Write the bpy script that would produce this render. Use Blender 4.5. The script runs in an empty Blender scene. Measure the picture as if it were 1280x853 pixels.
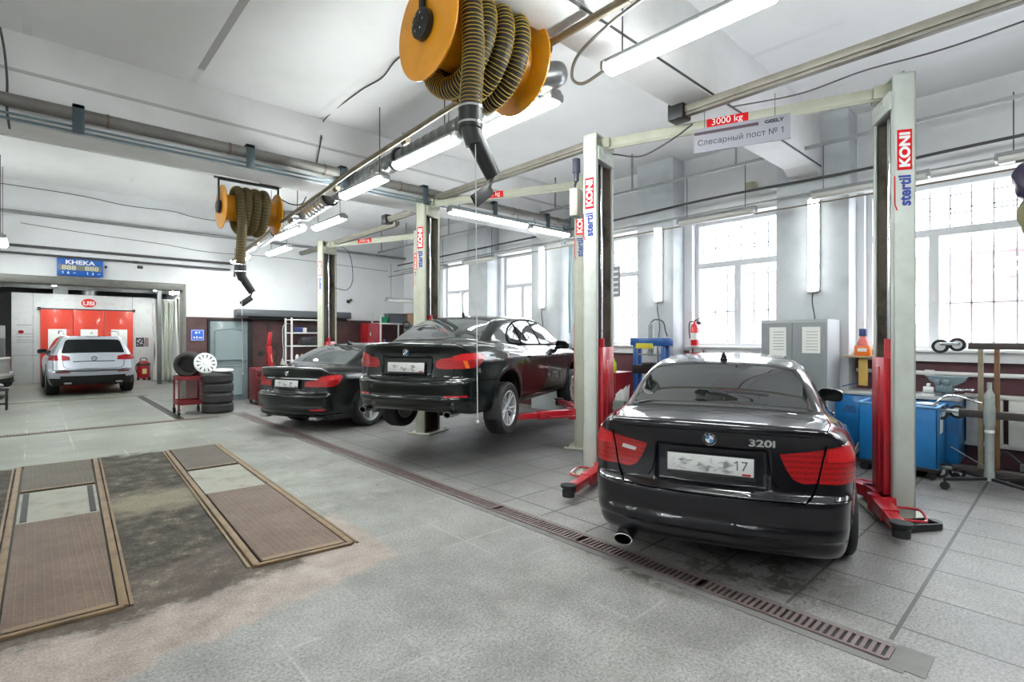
import bpy, bmesh, math, random
import numpy as np
from mathutils import Vector, Matrix, Euler
from mathutils.geometry import delaunay_2d_cdt
random.seed(7); np.random.seed(7)
PI = math.pi
SC = bpy.context.scene
COL = SC.collection
R = math.radians

# ------------------------------------------------------------------ materials
class NT:
    def __init__(s, name):
        s.m = bpy.data.materials.new(name); s.m.use_nodes = True
        s.n = s.m.node_tree.nodes; s.l = s.m.node_tree.links
        s.b = s.n['Principled BSDF']; s.out = s.n['Material Output']
    def node(s, t, **kw):
        n = s.n.new(t)
        for k, v in kw.items():
            if k in n.inputs: s.set(n.inputs[k], v)
            else: setattr(n, k, v)
        return n
    def set(s, sock, v):
        if hasattr(v, 'is_output') or isinstance(v, bpy.types.NodeSocket): s.l.new(v, sock)
        else: sock.default_value = v
    def math(s, op, a, b=0.0, c=0.0):
        n = s.n.new('ShaderNodeMath'); n.operation = op
        s.set(n.inputs[0], a); s.set(n.inputs[1], b)
        if len(n.inputs) > 2: s.set(n.inputs[2], c)
        return n.outputs[0]
    def noise(s, scale, detail=4, rough=.55, vec=None, dist=0.0):
        n = s.n.new('ShaderNodeTexNoise'); n.inputs['Scale'].default_value = scale
        n.inputs['Detail'].default_value = detail; n.inputs['Roughness'].default_value = rough
        n.inputs['Distortion'].default_value = dist
        s.l.new(vec if vec is not None else s.co(), n.inputs['Vector'])
        return n.outputs['Fac']
    def co(s):
        if not hasattr(s, '_co'): s._co = s.n.new('ShaderNodeTexCoord').outputs['Object']
        return s._co
    def xyz(s):
        if not hasattr(s, '_xyz'):
            n = s.n.new('ShaderNodeSeparateXYZ'); s.l.new(s.co(), n.inputs[0]); s._xyz = n.outputs
        return s._xyz
    def ramp(s, f, stops):
        n = s.n.new('ShaderNodeValToRGB'); s.set(n.inputs[0], f)
        e = n.color_ramp.elements
        while len(e) < len(stops): e.new(.5)
        for el, (p, c) in zip(e, stops):
            el.position = p; el.color = (c, c, c, 1) if isinstance(c, (int, float)) else (*c, 1)
        return n.outputs[0]
    def mix(s, f, a, b, mode='MIX'):
        n = s.n.new('ShaderNodeMix'); n.data_type = 'RGBA'; n.blend_type = mode
        s.set(n.inputs[0], f)
        for i, v in ((6, a), (7, b)):
            if isinstance(v, tuple): n.inputs[i].default_value = (*v[:3], 1)
            else: s.l.new(v, n.inputs[i])
        return n.outputs[2]
    def box(s, v, a, b, soft):           # 1 inside [a,b] with soft edge
        lo = s.math('MULTIPLY_ADD', s.math('SUBTRACT', v, a), 1/soft, .5)
        hi = s.math('MULTIPLY_ADD', s.math('SUBTRACT', b, v), 1/soft, .5)
        n = s.math('MINIMUM', lo, hi); m = s.n.new('ShaderNodeClamp'); s.l.new(n, m.inputs[0]); return m.outputs[0]
    def bump(s, h, strength=.2, dist=.01):
        n = s.n.new('ShaderNodeBump'); n.inputs['Strength'].default_value = strength; n.inputs['Distance'].default_value = dist
        s.l.new(h, n.inputs['Height']); s.l.new(n.outputs[0], s.b.inputs['Normal'])

def mat(name, col, rough=.5, metal=0, grime=0, gcol=None, gscale=6, coat=0, coatr=.05, bump=0, emit=0, trans=0, spec=None, alpha=1, rvar=0):
    t = NT(name); b = t.b
    b.inputs['Base Color'].default_value = (*col, 1)
    b.inputs['Roughness'].default_value = rough; b.inputs['Metallic'].default_value = metal
    if coat: b.inputs['Coat Weight'].default_value = coat; b.inputs['Coat Roughness'].default_value = coatr
    if spec is not None: b.inputs['Specular IOR Level'].default_value = spec
    n = t.noise(gscale, 6, .62)
    if grime:
        g = gcol or tuple(c*.35 for c in col)
        f = t.ramp(n, [(.48, 0), (.72, 1)])
        t.l.new(t.mix(t.math('MULTIPLY', f, grime), col, g), b.inputs['Base Color'])
    else:
        t.l.new(t.mix(t.math('MULTIPLY', n, .18), col, tuple(c*.8 for c in col)), b.inputs['Base Color'])
    if rvar: t.l.new(t.math('MULTIPLY_ADD', n, rvar, rough - rvar/2), b.inputs['Roughness'])
    if bump: t.bump(t.noise(gscale*12, 3), bump, .004)
    if emit:
        b.inputs['Emission Color'].default_value = (*col, 1); b.inputs['Emission Strength'].default_value = emit
    if trans: b.inputs['Transmission Weight'].default_value = trans
    return t.m

# ------------------------------------------------------------------ mesh building
class MB:
    def __init__(s): s.v = []; s.f = []; s.mi = []; s.cur = 0
    def add(s, vs, fs, M=None):
        o = len(s.v)
        for v in vs:
            v = Vector(v); s.v.append(tuple(M @ v if M is not None else v))
        for f in fs: s.f.append([i+o for i in f]); s.mi.append(s.cur)
        return s
    def box(s, c, d, rot=None, M=None, bev=0):
        x, y, z = d[0]/2, d[1]/2, d[2]/2
        if bev:
            b = min(bev, x*.9, y*.9, z*.9)
            bm = bmesh.new(); bmesh.ops.create_cube(bm, size=1)
            for v in bm.verts: v.co = Vector((v.co.x*2*x, v.co.y*2*y, v.co.z*2*z))
            bmesh.ops.bevel(bm, geom=bm.edges[:], offset=b, segments=2, affect='EDGES', profile=.5)
            vs = [v.co.copy() for v in bm.verts]; fs = [[v.index for v in f.verts] for f in bm.faces]; bm.free()
        else:
            vs = [Vector(p) for p in ((-x,-y,-z),(x,-y,-z),(x,y,-z),(-x,y,-z),(-x,-y,z),(x,-y,z),(x,y,z),(-x,y,z))]
            fs = [(0,3,2,1),(4,5,6,7),(0,1,5,4),(1,2,6,5),(2,3,7,6),(3,0,4,7)]
        T = Matrix.Translation(c)
        if rot is not None: T = T @ (Euler(rot).to_matrix().to_4x4() if not isinstance(rot, Matrix) else rot.to_4x4())
        if M is not None: T = M @ T
        return s.add(vs, fs, T)
    def b2(s, lo, hi, bev=0, M=None):
        return s.box([(a+b)/2 for a, b in zip(lo, hi)], [abs(b-a) for a, b in zip(lo, hi)], bev=bev, M=M)
    def bar(s, p, q, w, h, up=(0,0,1), bev=0):     # box along p-q
        p = Vector(p); q = Vector(q); d = q-p; L = d.length; d.normalize(); up = Vector(up)
        if abs(d.dot(up)) > .98: up = Vector((1,0,0))
        sx = d.cross(up).normalized(); u = sx.cross(d)
        M = Matrix((sx, d, u)).transposed().to_4x4(); M.translation = (p+q)/2
        return s.box((0,0,0), (w, L, h), M=M, bev=bev)
    def tube(s, pts, r, seg=10, caps=True, closed=False):
        pts = [Vector(p) for p in pts]; n = len(pts); rr = r if hasattr(r, '__len__') else [r]*n
        vs = []; fs = []; prev = None
        for i, p in enumerate(pts):
            if closed: t = pts[(i+1) % n]-pts[i-1]
            else: t = pts[min(i+1, n-1)]-pts[max(i-1, 0)]
            t.normalize()
            if prev is None:
                a = Vector((0,0,1)) if abs(t.z) < .9 else Vector((1,0,0))
                u = t.cross(a).normalized()
            else:
                u = (prev-t*prev.dot(t))
                u = u.normalized() if u.length > 1e-6 else t.orthogonal().normalized()
            prev = u; w = t.cross(u)
            for k in range(seg):
                a = 2*PI*k/seg; vs.append(p+(u*math.cos(a)+w*math.sin(a))*rr[i])
        for i in range(n if closed else n-1):
            j = (i+1) % n
            for k in range(seg):
                k2 = (k+1) % seg
                fs.append((i*seg+k, i*seg+k2, j*seg+k2, j*seg+k))
        if caps and not closed: fs.append(tuple(range(seg))[::-1]); fs.append(tuple((n-1)*seg+k for k in range(seg)))
        return s.add(vs, fs)
    def cyl(s, p, q, r, seg=20, r2=None):
        return s.tube([p, q], [r, r if r2 is None else r2], seg)
    def lathe(s, prof, seg=32, M=None, closed=False):  # prof: (r, h) about local z
        n = len(prof); vs = []; fs = []
        for r, h in prof:
            for k in range(seg):
                a = 2*PI*k/seg; vs.append((r*math.cos(a), r*math.sin(a), h))
        for i in range(n if closed else n-1):
            j = (i+1) % n
            for k in range(seg):
                k2 = (k+1) % seg; fs.append((i*seg+k, i*seg+k2, j*seg+k2, j*seg+k))
        if not closed:
            if prof[0][0] > 1e-5: fs.append(tuple(range(seg))[::-1])
            if prof[-1][0] > 1e-5: fs.append(tuple((n-1)*seg+k for k in range(seg)))
        return s.add(vs, fs, M)
    def prism(s, poly, h0, h1, M=None):            # polygon in xy, extruded z
        n = len(poly)
        vs = [(x, y, h0) for x, y in poly]+[(x, y, h1) for x, y in poly]
        fs = [tuple(range(n))[::-1], tuple(range(n, 2*n))]+[(i, (i+1) % n, n+(i+1) % n, n+i) for i in range(n)]
        return s.add(vs, fs, M)
    def sphere(s, c, r, seg=16, rings=10, sc=(1,1,1), M=None):
        pr = [(max(math.sin(PI*i/rings), 0)*r, -math.cos(PI*i/rings)*r) for i in range(rings+1)]
        pr[0] = (1e-6, -r); pr[-1] = (1e-6, r)
        T = Matrix.Translation(c) @ Matrix.Diagonal((*sc, 1))
        return s.lathe(pr, seg, T if M is None else M @ T)
    def build(s, name, m=None, parent=None, smooth=35, loc=None):
        me = bpy.data.meshes.new(name); me.from_pydata(s.v, [], s.f)
        ms = m if isinstance(m, (list, tuple)) else [m]
        for q in ms:
            if q: me.materials.append(q)
        if len(ms) > 1: me.polygons.foreach_set('material_index', s.mi)
        bm = bmesh.new(); bm.from_mesh(me)
        bmesh.ops.recalc_face_normals(bm, faces=bm.faces[:])
        bm.to_mesh(me); bm.free()
        if smooth:
            me.shade_smooth(); me.set_sharp_from_angle(angle=R(smooth))
        o = bpy.data.objects.new(name, me); COL.objects.link(o)
        if parent: o.parent = parent
        if loc: o.location = loc
        return o

def tag(o, label=None, cat=None, group=None, kind=None):
    if label: o['label'] = label
    if cat: o['category'] = cat
    if group: o['group'] = group
    if kind: o['kind'] = kind
    return o
def thing(name, label, cat, loc=(0,0,0), rz=0, group=None):
    o = bpy.data.objects.new(name, None); COL.objects.link(o); o.empty_display_size = .05
    o.location = loc; o.rotation_euler = (0, 0, rz)
    return tag(o, label, cat, group)
def copy_tree(o, parent=None):
    c = o.copy(); COL.objects.link(c)
    if parent is not None: c.parent = parent
    for ch in list(o.children): copy_tree(ch, c)
    return c
def arc(c, r, a0, a1, n, plane='xz'):
    out = []
    for i in range(n+1):
        a = a0+(a1-a0)*i/n; u = r*math.cos(a); v = r*math.sin(a)
        out.append({'xz': (c[0]+u, c[1], c[2]+v), 'yz': (c[0], c[1]+u, c[2]+v), 'xy': (c[0]+u, c[1]+v, c[2])}[plane])
    return out
def spline(pts, n=8):
    P = [Vector(p) for p in pts]; P = [P[0]*2-P[1]]+P+[P[-1]*2-P[-2]]; out = []
    for i in range(1, len(P)-2):
        a, b, c, d = P[i-1:i+3]
        for k in range(n):
            t = k/n; out.append(.5*((2*b)+(c-a)*t+(2*a-5*b+4*c-d)*t*t+(-a+3*b-3*c+d)*t**3))
    out.append(P[-2]); return out

_tc = {}
def glyph(txt, ext, bold, ln=0):
    k = (txt, ext, bold)
    if k not in _tc:
        cu = bpy.data.curves.new('t', 'FONT'); cu.body = txt; cu.size = 1; cu.extrude = ext; cu.resolution_u = 4; cu.offset = bold
        o = bpy.data.objects.new('t', cu); COL.objects.link(o)
        dg = bpy.context.evaluated_depsgraph_get(); e = o.evaluated_get(dg); me = e.to_mesh()
        _tc[k] = ([v.co.copy() for v in me.vertices], [tuple(p.vertices) for p in me.polygons])
        e.to_mesh_clear(); bpy.data.objects.remove(o); bpy.data.curves.remove(cu)
        if txt in ('н', 'ы', '1'): _tc[k] = drawn(txt, _tc[k][0], ext, bold)
    return _tc[k]
def drawn(c, vs, ext, bold):
    """letters whose built-in outline does not fill cleanly, drawn from strokes"""
    x0, x1 = min(v.x for v in vs), max(v.x for v in vs); y1 = max(v.y for v in vs); w = .085+2*bold; b = MB()
    bx = lambda a, p, d, q: b.b2((a, p, -ext), (d, q, ext))
    if c == 'н': bx(x0, 0, x0+w, y1); bx(x1-w, 0, x1, y1); bx(x0+w, y1*.5-w*.45, x1-w, y1*.5+w*.45)
    elif c == '1': bx(x1-w, 0, x1, y1); b.prism([(x1-w, y1), (x1-w-.17, y1-.13), (x1-w-.17, y1-.13-w*1.1), (x1-w, y1-w*1.25)], -ext, ext)
    else:
        bx(x0, 0, x0+w, y1); bx(x1-w, 0, x1, y1); xb = x0+(x1-x0)*.50; h = y1*.58; r = h/2; o = []; i = []
        for k in range(13):
            a = -PI/2+PI*k/12; o.append((xb+r*.9*math.cos(a), r+r*math.sin(a))); i.append((xb+(r*.9-w)*math.cos(a), r+(r-w*.9)*math.sin(a)))
        for k in range(12): b.prism([o[k], o[k+1], i[k+1], i[k]], -ext, ext)
        bx(x0+w, 0, xb, w*.9); bx(x0+w, h-w*.9, xb, h)
    return [Vector(v) for v in b.v], [tuple(f) for f in b.f]
def text_mesh(txt, size, M, ext=.002, sx=1.0, align='CENTER', bold=0.0):
    """text built glyph by glyph in local xy, centred, transformed by M; returns (verts, faces)"""
    vs = []; fs = []
    for i, c in enumerate(txt):
        if c in ' ': continue
        gv, gf = glyph(c, ext/size, bold/size)
        if not gv: continue
        pv, _ = glyph(txt[:i+1], ext/size, bold/size) if i else (gv, 0)
        dx = max(v.x for v in pv)-max(v.x for v in gv); o = len(vs)
        vs += [Vector((v.x+dx, v.y, v.z)) for v in gv]; fs += [tuple(q+o for q in f) for f in gf]
    x0, x1 = min(v.x for v in vs), max(v.x for v in vs); y0, y1 = min(v.y for v in vs), max(v.y for v in vs)
    cx, cy = (x0+x1)/2, (y0+y1)/2
    return [M @ Vector(((v.x-cx)*size*sx, (v.y-cy)*size, v.z*size)) for v in vs], fs
def text_obj(name, txt, size, M, m, parent, **kw):
    vs, fs = text_mesh(txt, size, M, **kw)
    b = MB(); b.add(vs, fs); return b.build(name, m, parent, smooth=0)
def frame(origin, xdir, ydir):
    x = Vector(xdir).normalized(); y = Vector(ydir).normalized(); z = x.cross(y).normalized()
    M = Matrix((x, y, z)).transposed().to_4x4(); M.translation = Vector(origin); return M

# ------------------------------------------------------------------ palette
M_white = mat('white_paint', (.80,.80,.79), .55, grime=.25, gcol=(.45,.44,.42), gscale=1.3)
M_metalgrey = mat('grey_metal', (.30,.31,.31), .4, .6, grime=.3)
M_galv = mat('galvanised_steel', (.42,.44,.45), .32, .85, grime=.35, gcol=(.2,.2,.2), gscale=9)
M_dark = mat('black_plastic', (.012,.012,.013), .45)
M_rubber = mat('rubber', (.018,.018,.019), .75, bump=.15)
M_steel = mat('chrome', (.72,.73,.75), .12, 1)
M_alu = mat('alloy', (.62,.63,.65), .32, .35)
M_brown = mat('rusty_steel', (.17,.12,.085), .6, .3, grime=.7, gcol=(.06,.04,.03))
M_rod = mat('brass_brown_pipe', (.23,.19,.13), .5, .3, grime=.5)
M_red = mat('red_enamel', (.40,.008,.018), .3, grime=.35, gcol=(.12,.01,.01), coat=.5, rvar=.1)
M_post = mat('cream_grey_enamel', (.40,.41,.33), .5, grime=.4, gcol=(.24,.23,.17), gscale=4)
M_postL = mat('pale_enamel', (.50,.535,.50), .5, grime=.35, gcol=(.30,.29,.24), gscale=4)
M_blue = mat('blue_enamel', (.008,.17,.46), .38, grime=.3, gcol=(.01,.07,.18), coat=.3)
M_bluedk = mat('dark_blue_enamel', (.015,.08,.22), .4, grime=.3)
M_orange = mat('orange_canister', (.9,.20,.02), .35)
M_yellow = mat('yellow_reel_paint', (.86,.36,.01), .38, grime=.3, gcol=(.5,.2,.02), coat=.3)
M_wire = mat('yellow_spiral_wire', (.62,.42,.06), .5)
M_hose = mat('black_hose', (.02,.017,.014), .6)
M_lit = mat('lit_diffuser', (.95,1.0,.98), .4, emit=75)
M_lit2 = mat('lit_diffuser_soft', (.98,1.0,.97), .4, emit=9)
M_unlit = mat('unlit_diffuser', (.62,.62,.58), .4)
M_paper = mat('paper', (.82,.82,.80), .8)
M_cable = mat('cable', (.06,.06,.06), .6)
M_cablew = mat('pale_cable', (.62,.62,.6), .6)
M_ink = mat('dark_print', (.02,.02,.03), .6)
M_navy = mat('navy_print', (.01,.035,.26), .45)
M_redp = mat('red_print', (.60,.008,.012), .7, spec=.15)
M_whitep = mat('white_print', (.80,.80,.80), .7, spec=.15)
# ================================================================== ROOM
XW = 8.6; YB = 14.4; ZC = 4.75; XL = -7.0; YF = -6.5
def wallmat():
    t = NT('plaster_wall'); z = t.xyz()[2]
    n = t.noise(1.1, 6, .6); n2 = t.noise(14, 4)
    c = t.mix(t.math('MULTIPLY', t.ramp(n, [(.45, 0), (.75, 1)]), .35), (.80,.81,.82), (.58,.58,.57))
    t.l.new(c, t.b.inputs['Base Color']); t.b.inputs['Roughness'].default_value = .6
    t.bump(n2, .12, .004); return t.m
M_wall = wallmat()
def bandmat(ztop, cdark, name):
    t = NT(name); z = t.xyz()[2]; n = t.noise(1.6, 6, .6)
    up = t.mix(t.math('MULTIPLY', t.ramp(n, [(.45, 0), (.75, 1)]), .3), (.80,.81,.83), (.60,.60,.60))
    lo = t.mix(t.ramp(n, [(.4, 0), (.7, 1)]), cdark, tuple(c*1.9+.012 for c in cdark))
    f = t.math('GREATER_THAN', t.math('ADD', z, t.math('MULTIPLY', n, .01)), ztop)
    t.l.new(t.mix(f, lo, up), t.b.inputs['Base Color'])
    t.l.new(t.math('MULTIPLY_ADD', f, .2, .42), t.b.inputs['Roughness'])
    t.bump(t.noise(20, 4), .1, .004); return t.m
M_backwall = bandmat(2.08, (.060,.026,.026), 'back_wall_paint')
M_rwall = bandmat(1.36, (.075,.022,.030), 'window_wall_paint')

def floormat():
    t = NT('granite_tile_and_concrete'); X, Y, Z = t.xyz()
    def line(v, off, per, w):
        a = t.math('FRACT', t.math('DIVIDE', t.math('SUBTRACT', v, off), per))
        d = t.math('ABSOLUTE', t.math('SUBTRACT', a, .5))           # .5 at line
        return t.math('GREATER_THAN', d, .5-w/per/2)
    big = t.noise(.55, 6, .6, dist=.4); mid = t.noise(2.6, 6, .65); fine = t.noise(60, 4, .75); grit = t.noise(170, 2, .8)
    per = .515
    # per-tile tone
    fx = t.math('FLOOR', t.math('DIVIDE', t.math('SUBTRACT', X, 3.0), per)); fy = t.math('FLOOR', t.math('DIVIDE', t.math('SUBTRACT', Y, .152), per))
    cmb = t.node('ShaderNodeCombineXYZ'); t.l.new(fx, cmb.inputs[0]); t.l.new(fy, cmb.inputs[1])
    wn = t.node('ShaderNodeTexWhiteNoise', noise_dimensions='2D'); t.l.new(cmb.outputs[0], wn.inputs[0]); tone = wn.outputs['Value']
    g = t.ramp(t.math('MULTIPLY_ADD', mid, .5, t.math('MULTIPLY', big, .5)), [(.36, (.155,.150,.141)), (.5, (.245,.238,.229)), (.66, (.345,.336,.328))])
    g = t.mix(t.math('MULTIPLY', tone, .30), g, (.17,.165,.17))
    sp = t.ramp(fine, [(.30, (.40,.40,.40)), (.5, (1,1,1)), (.70, (1.5,1.5,1.53))])
    g = t.mix(.9, g, sp, 'MULTIPLY')
    g = t.mix(.6, g, t.ramp(grit, [(.32, (.5,.5,.5)), (.55, (1.05,1.05,1.05)), (.75, (1.3,1.3,1.3))]), 'MULTIPLY')
    # greener, slightly darker tone over the left part of the hall
    left = t.box(t.math('ADD', X, t.math('MULTIPLY_ADD', mid, .8, -.4)), -20, 2.6, 1.6)
    g = t.mix(t.math('MULTIPLY', left, t.box(Y, 4.2, 60, 3.0)), g, (.86,.92,.82), 'MULTIPLY')
    # grout
    right = t.math('GREATER_THAN', X, 3.33)
    lx = line(X, 3.0, per, .016); ly = t.math('MAXIMUM', line(Y, .152, per, .018), t.math('LESS_THAN', t.math('ABSOLUTE', t.math('SUBTRACT', Y, .667)), .011))
    gr = t.math('MAXIMUM', lx, ly)
    vis = t.math('MAXIMUM', right, t.ramp(t.noise(1.3, 3), [(.5, 0), (.6, .55)]))
    worn = t.math('MULTIPLY', t.math('MULTIPLY', gr, vis), t.math('SUBTRACT', 1.0, t.math('MULTIPLY', t.box(Y, -20, 6.0, .1), t.math('MULTIPLY', t.math('LESS_THAN', X, 3.1), .45))))
    palel = t.mix(t.math('LESS_THAN', X, 3.1), (.065,.062,.060), (.44,.43,.42))
    g = t.mix(t.math('MULTIPLY', worn, .88), g, palel)
    # dirty strip around the pits: brown grit, with a ragged border
    jit = t.math('MULTIPLY_ADD', t.noise(3.2, 5, .65), .7, -.35)
    xs = t.math('ADD', X, jit); ys = t.math('ADD', Y, jit)
    jit2 = t.math('MULTIPLY_ADD', t.noise(6, 5, .7), .22, -.11)
    pit = t.math('MULTIPLY', t.box(t.math('ADD', X, jit2), -2.0, 1.42, .05), t.box(ys, 3.62, 8.70, .14))
    dirt = t.ramp(t.math('MULTIPLY_ADD', t.noise(5, 7, .75), .7, t.math('MULTIPLY', fine, .3)), [(.40, (.012,.009,.007)), (.50, (.036,.029,.021)), (.57, (.085,.072,.052)), (.66, (.27,.24,.18))])
    sand = t.math('MULTIPLY', t.box(xs, .50, 1.25, .3), t.box(ys, 5.75, 6.5, .3))
    dirt = t.mix(t.math('MULTIPLY', sand, .7), dirt, t.ramp(fine, [(.35, (.13,.115,.075)), (.65, (.36,.32,.23))]))
    g = t.mix(t.math('MULTIPLY', pit, .96), g, dirt)
    halo = t.math('MULTIPLY', t.box(t.math('ADD', X, jit2), -2.0, 2.0, .06), t.math('MULTIPLY', t.box(t.math('SUBTRACT', ys, t.math('MULTIPLY', X, .22)), 2.95, 4.2, .10), .9))
    g = t.mix(t.math('MULTIPLY', halo, t.math('SUBTRACT', .92, t.math('MULTIPLY', pit, .75))), g, t.ramp(t.math('MULTIPLY_ADD', t.noise(75, 4, .8), .6, t.math('MULTIPLY', t.noise(4, 6, .7), .4)), [(.36, (.11,.075,.058)), (.50, (.26,.20,.17)), (.62, (.40,.335,.30))]))
    # oil stains
    oil = t.ramp(t.noise(2.1, 7, .72, dist=.8), [(.66, 0), (.73, 1)])
    g = t.mix(t.math('MULTIPLY', oil, .55), g, (.045,.043,.038))
    spots = t.ramp(t.noise(7.5, 3, .5), [(.735, 0), (.76, 1)])
    g = t.mix(t.math('MULTIPLY', spots, .8), g, (.05,.047,.04))
    drip = t.math('MAXIMUM', t.math('MULTIPLY', t.box(X, 3.25, 4.0, .4), t.box(Y, 1.05, 2.0, .4)), t.math('MULTIPLY', t.box(X, 2.93, 3.08, .08), t.box(Y, 1.65, 2.5, .3)))
    ds = t.ramp(t.noise(6, 6, .7, dist=.5), [(.50, 0), (.54, 1)])
    g = t.mix(t.math('MULTIPLY', t.math('MULTIPLY', drip, ds), .8), g, (.055,.045,.03))
    car_shade = t.math('MULTIPLY', t.box(t.math('ADD', X, jit), 3.4, 6.4, .9), t.box(t.math('ADD', Y, jit), 3.9, 7.2, .9))  # shade under the raised car, painted into the floor colour
    g = t.mix(t.math('MULTIPLY', car_shade, .45), g, (.07,.07,.075))
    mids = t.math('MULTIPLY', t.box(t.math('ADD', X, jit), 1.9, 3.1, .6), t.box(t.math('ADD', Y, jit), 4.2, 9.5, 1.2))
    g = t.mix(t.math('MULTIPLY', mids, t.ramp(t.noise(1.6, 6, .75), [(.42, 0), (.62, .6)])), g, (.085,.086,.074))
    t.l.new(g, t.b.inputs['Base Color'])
    ro = t.math('MULTIPLY_ADD', mid, .40, .32)
    ro = t.math('ADD', ro, t.math('MULTIPLY', pit, .3)); t.l.new(ro, t.b.inputs['Roughness'])
    t.b.inputs['Specular IOR Level'].default_value = .32
    h = t.math('ADD', t.math('MULTIPLY', gr, -.6), t.math('MULTIPLY', fine, .25))
    t.bump(t.math('ADD', h, t.math('MULTIPLY', t.math('MULTIPLY', pit, t.noise(60, 4, .7)), 1.2)), .22, .006)
    return t.m
M_floor = floormat()
def ceilmat():
    t = NT('ceiling_slabs'); X, Y, Z = t.xyz(); n = t.noise(.8, 6, .6)
    c = t.mix(t.math('MULTIPLY', t.ramp(n, [(.4, 0), (.7, 1)]), .5), (.88,.885,.89), (.74,.74,.74))
    a = t.math('ABSOLUTE', t.math('SUBTRACT', t.math('FRACT', t.math('DIVIDE', t.math('SUBTRACT', X, 1.45), 1.5)), .5))
    j = t.math('MULTIPLY', t.math('GREATER_THAN', a, .475), t.math('MAXIMUM', t.math('MULTIPLY', t.math('LESS_THAN', t.math('ABSOLUTE', t.math('SUBTRACT', X, 1.45)), .2), t.math('MULTIPLY', t.box(Y, 4.2, 7.0, .1), .8)), t.ramp(t.noise(.9, 2), [(.5, .0), (.65, .14)])))
    t.l.new(t.mix(j, c, (.32,.31,.30)), t.b.inputs['Base Color']); t.b.inputs['Roughness'].default_value = .7
    t.bump(t.noise(9, 4), .1, .006); return t.m
M_ceil = ceilmat()
def struct(name, b, m, smooth=35):
    o = b.build(name, m, None, smooth); o['kind'] = 'structure'; return o

b = MB(); b.b2((XL-.2, YF-.2, -.2), (10.5, 26.5, 0)); struct('floor', b, M_floor)
b = MB(); b.b2((XL-.2, YF-.2, ZC), (XW+.6, YB+.3, ZC+.25)); struct('ceiling', b, M_ceil)
M_dkwall = mat('darkened_wall_paint', (.16,.15,.15), .6, grime=.5)  # wall behind the camera coloured dark to darken the car reflections
b = MB(); b.b2((XL-.25, YF, 0), (XL, YB, ZC)); struct('wall_left', b, M_wall)
b = MB(); b.b2((XL-.25, YF-.25, 0), (XW+.6, YF, ZC)); struct('wall_front', b, M_dkwall)
# back wall with the wide opening into the paint-booth hall
OX = 2.62; OZ = 2.82
b = MB(); b.b2((OX, YB, 0), (XW+.6, YB+.3, ZC)); b.b2((-4.6, YB, OZ), (OX, YB+.3, ZC)); b.b2((XL, YB, 0), (-4.6, YB+.3, ZC))
struct('wall_back', b, M_backwall)
# steel frame round the opening
b = MB(); b.b2((-4.6, YB-.05, OZ-.13), (OX, YB+.36, OZ+.03), bev=.01); b.b2((OX-.025, YB-.03, 0), (OX+.05, YB+.31, OZ+.03), bev=.006)
struct('trim_1', b, mat('opening_steel_frame', (.16,.16,.145), .5, .3, grime=.4))
# window wall: piers and spandrels; openings between
WIN = [(-4.6,-2.6),(-1.55,.02-.02),(0.03-.03,.0)]
openings = [(-4.9,-2.9), (-1.45, 2.03), (3.19, 4.63), (5.62, 7.28), (8.48, 9.74), (10.79, 12.25)]
ZS = 1.42; ZT = 3.62
b = MB(); b.b2((XW, YF, 0), (XW+.35, YB, ZS)); b.b2((XW, YF, ZT), (XW+.35, YB, ZC))
# taller first window
edges = [YF]+[e for o in openings for e in o]+[YB]
for i in range(0, len(edges), 2): b.b2((XW, edges[i], ZS), (XW+.35, edges[i+1], ZT))
struct('wall_right', b, M_rwall)
# piers projecting into the room
M_pier = mat('pier_plaster', (.60,.63,.66), .55, grime=.5, gcol=(.38,.42,.43), gscale=2.2, bump=.1)
for i, (y0, y1) in enumerate([(2.12,3.06), (4.78,5.52), (7.42,8.3), (9.84,10.6), (12.4,13.0)]):
    b = MB(); b.b2((8.22, y0, 0), (XW+.02, y1, ZC), bev=.01); struct('trim_%d' % (i+2), b, M_pier)
# girders
M_gird = mat('white_girder', (.80,.80,.80), .6, grime=.35, gcol=(.55,.54,.52), gscale=1.5)
for i, (y0, y1, zb) in enumerate([(2.47,2.87,4.0), (7.4,7.95,3.80), (-3.2,-2.75,3.85)]):
    b = MB(); b.b2((XL, y0, zb), (XW, y1, ZC), bev=.015)
    b.prism([(XW, zb-.0), (XW, zb-.28), (XW-.65, zb)], y0, y1, M=frame((0,0,0), (1,0,0), (0,0,1)) @ Matrix.Scale(-1, 4, (0,0,1)))
    struct('trim_%d' % (i+7), b, M_gird)
b = MB(); b.b2((XL, 7.385, 4.33), (XW, 7.402, 4.36)); struct('trim_10', b, mat('girder_seam', (.5,.5,.5), .7))
# ledge / lintel beam above the windows and the sill board
b = MB(); b.b2((XW-.16, YF, 3.62), (XW+.02, YB, 3.74), bev=.01); struct('trim_11', b, M_white)
b = MB()
for (y0, y1) in openings: b.b2((XW-.17, y0-.02, 1.40), (XW+.12, y1+.02, 1.44), bev=.008); b.b2((XW-.10, y0, 1.28), (XW+.0, y1, 1.40))
struct('trim_12', b, mat('sill_white', (.78,.78,.79), .35))

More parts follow.
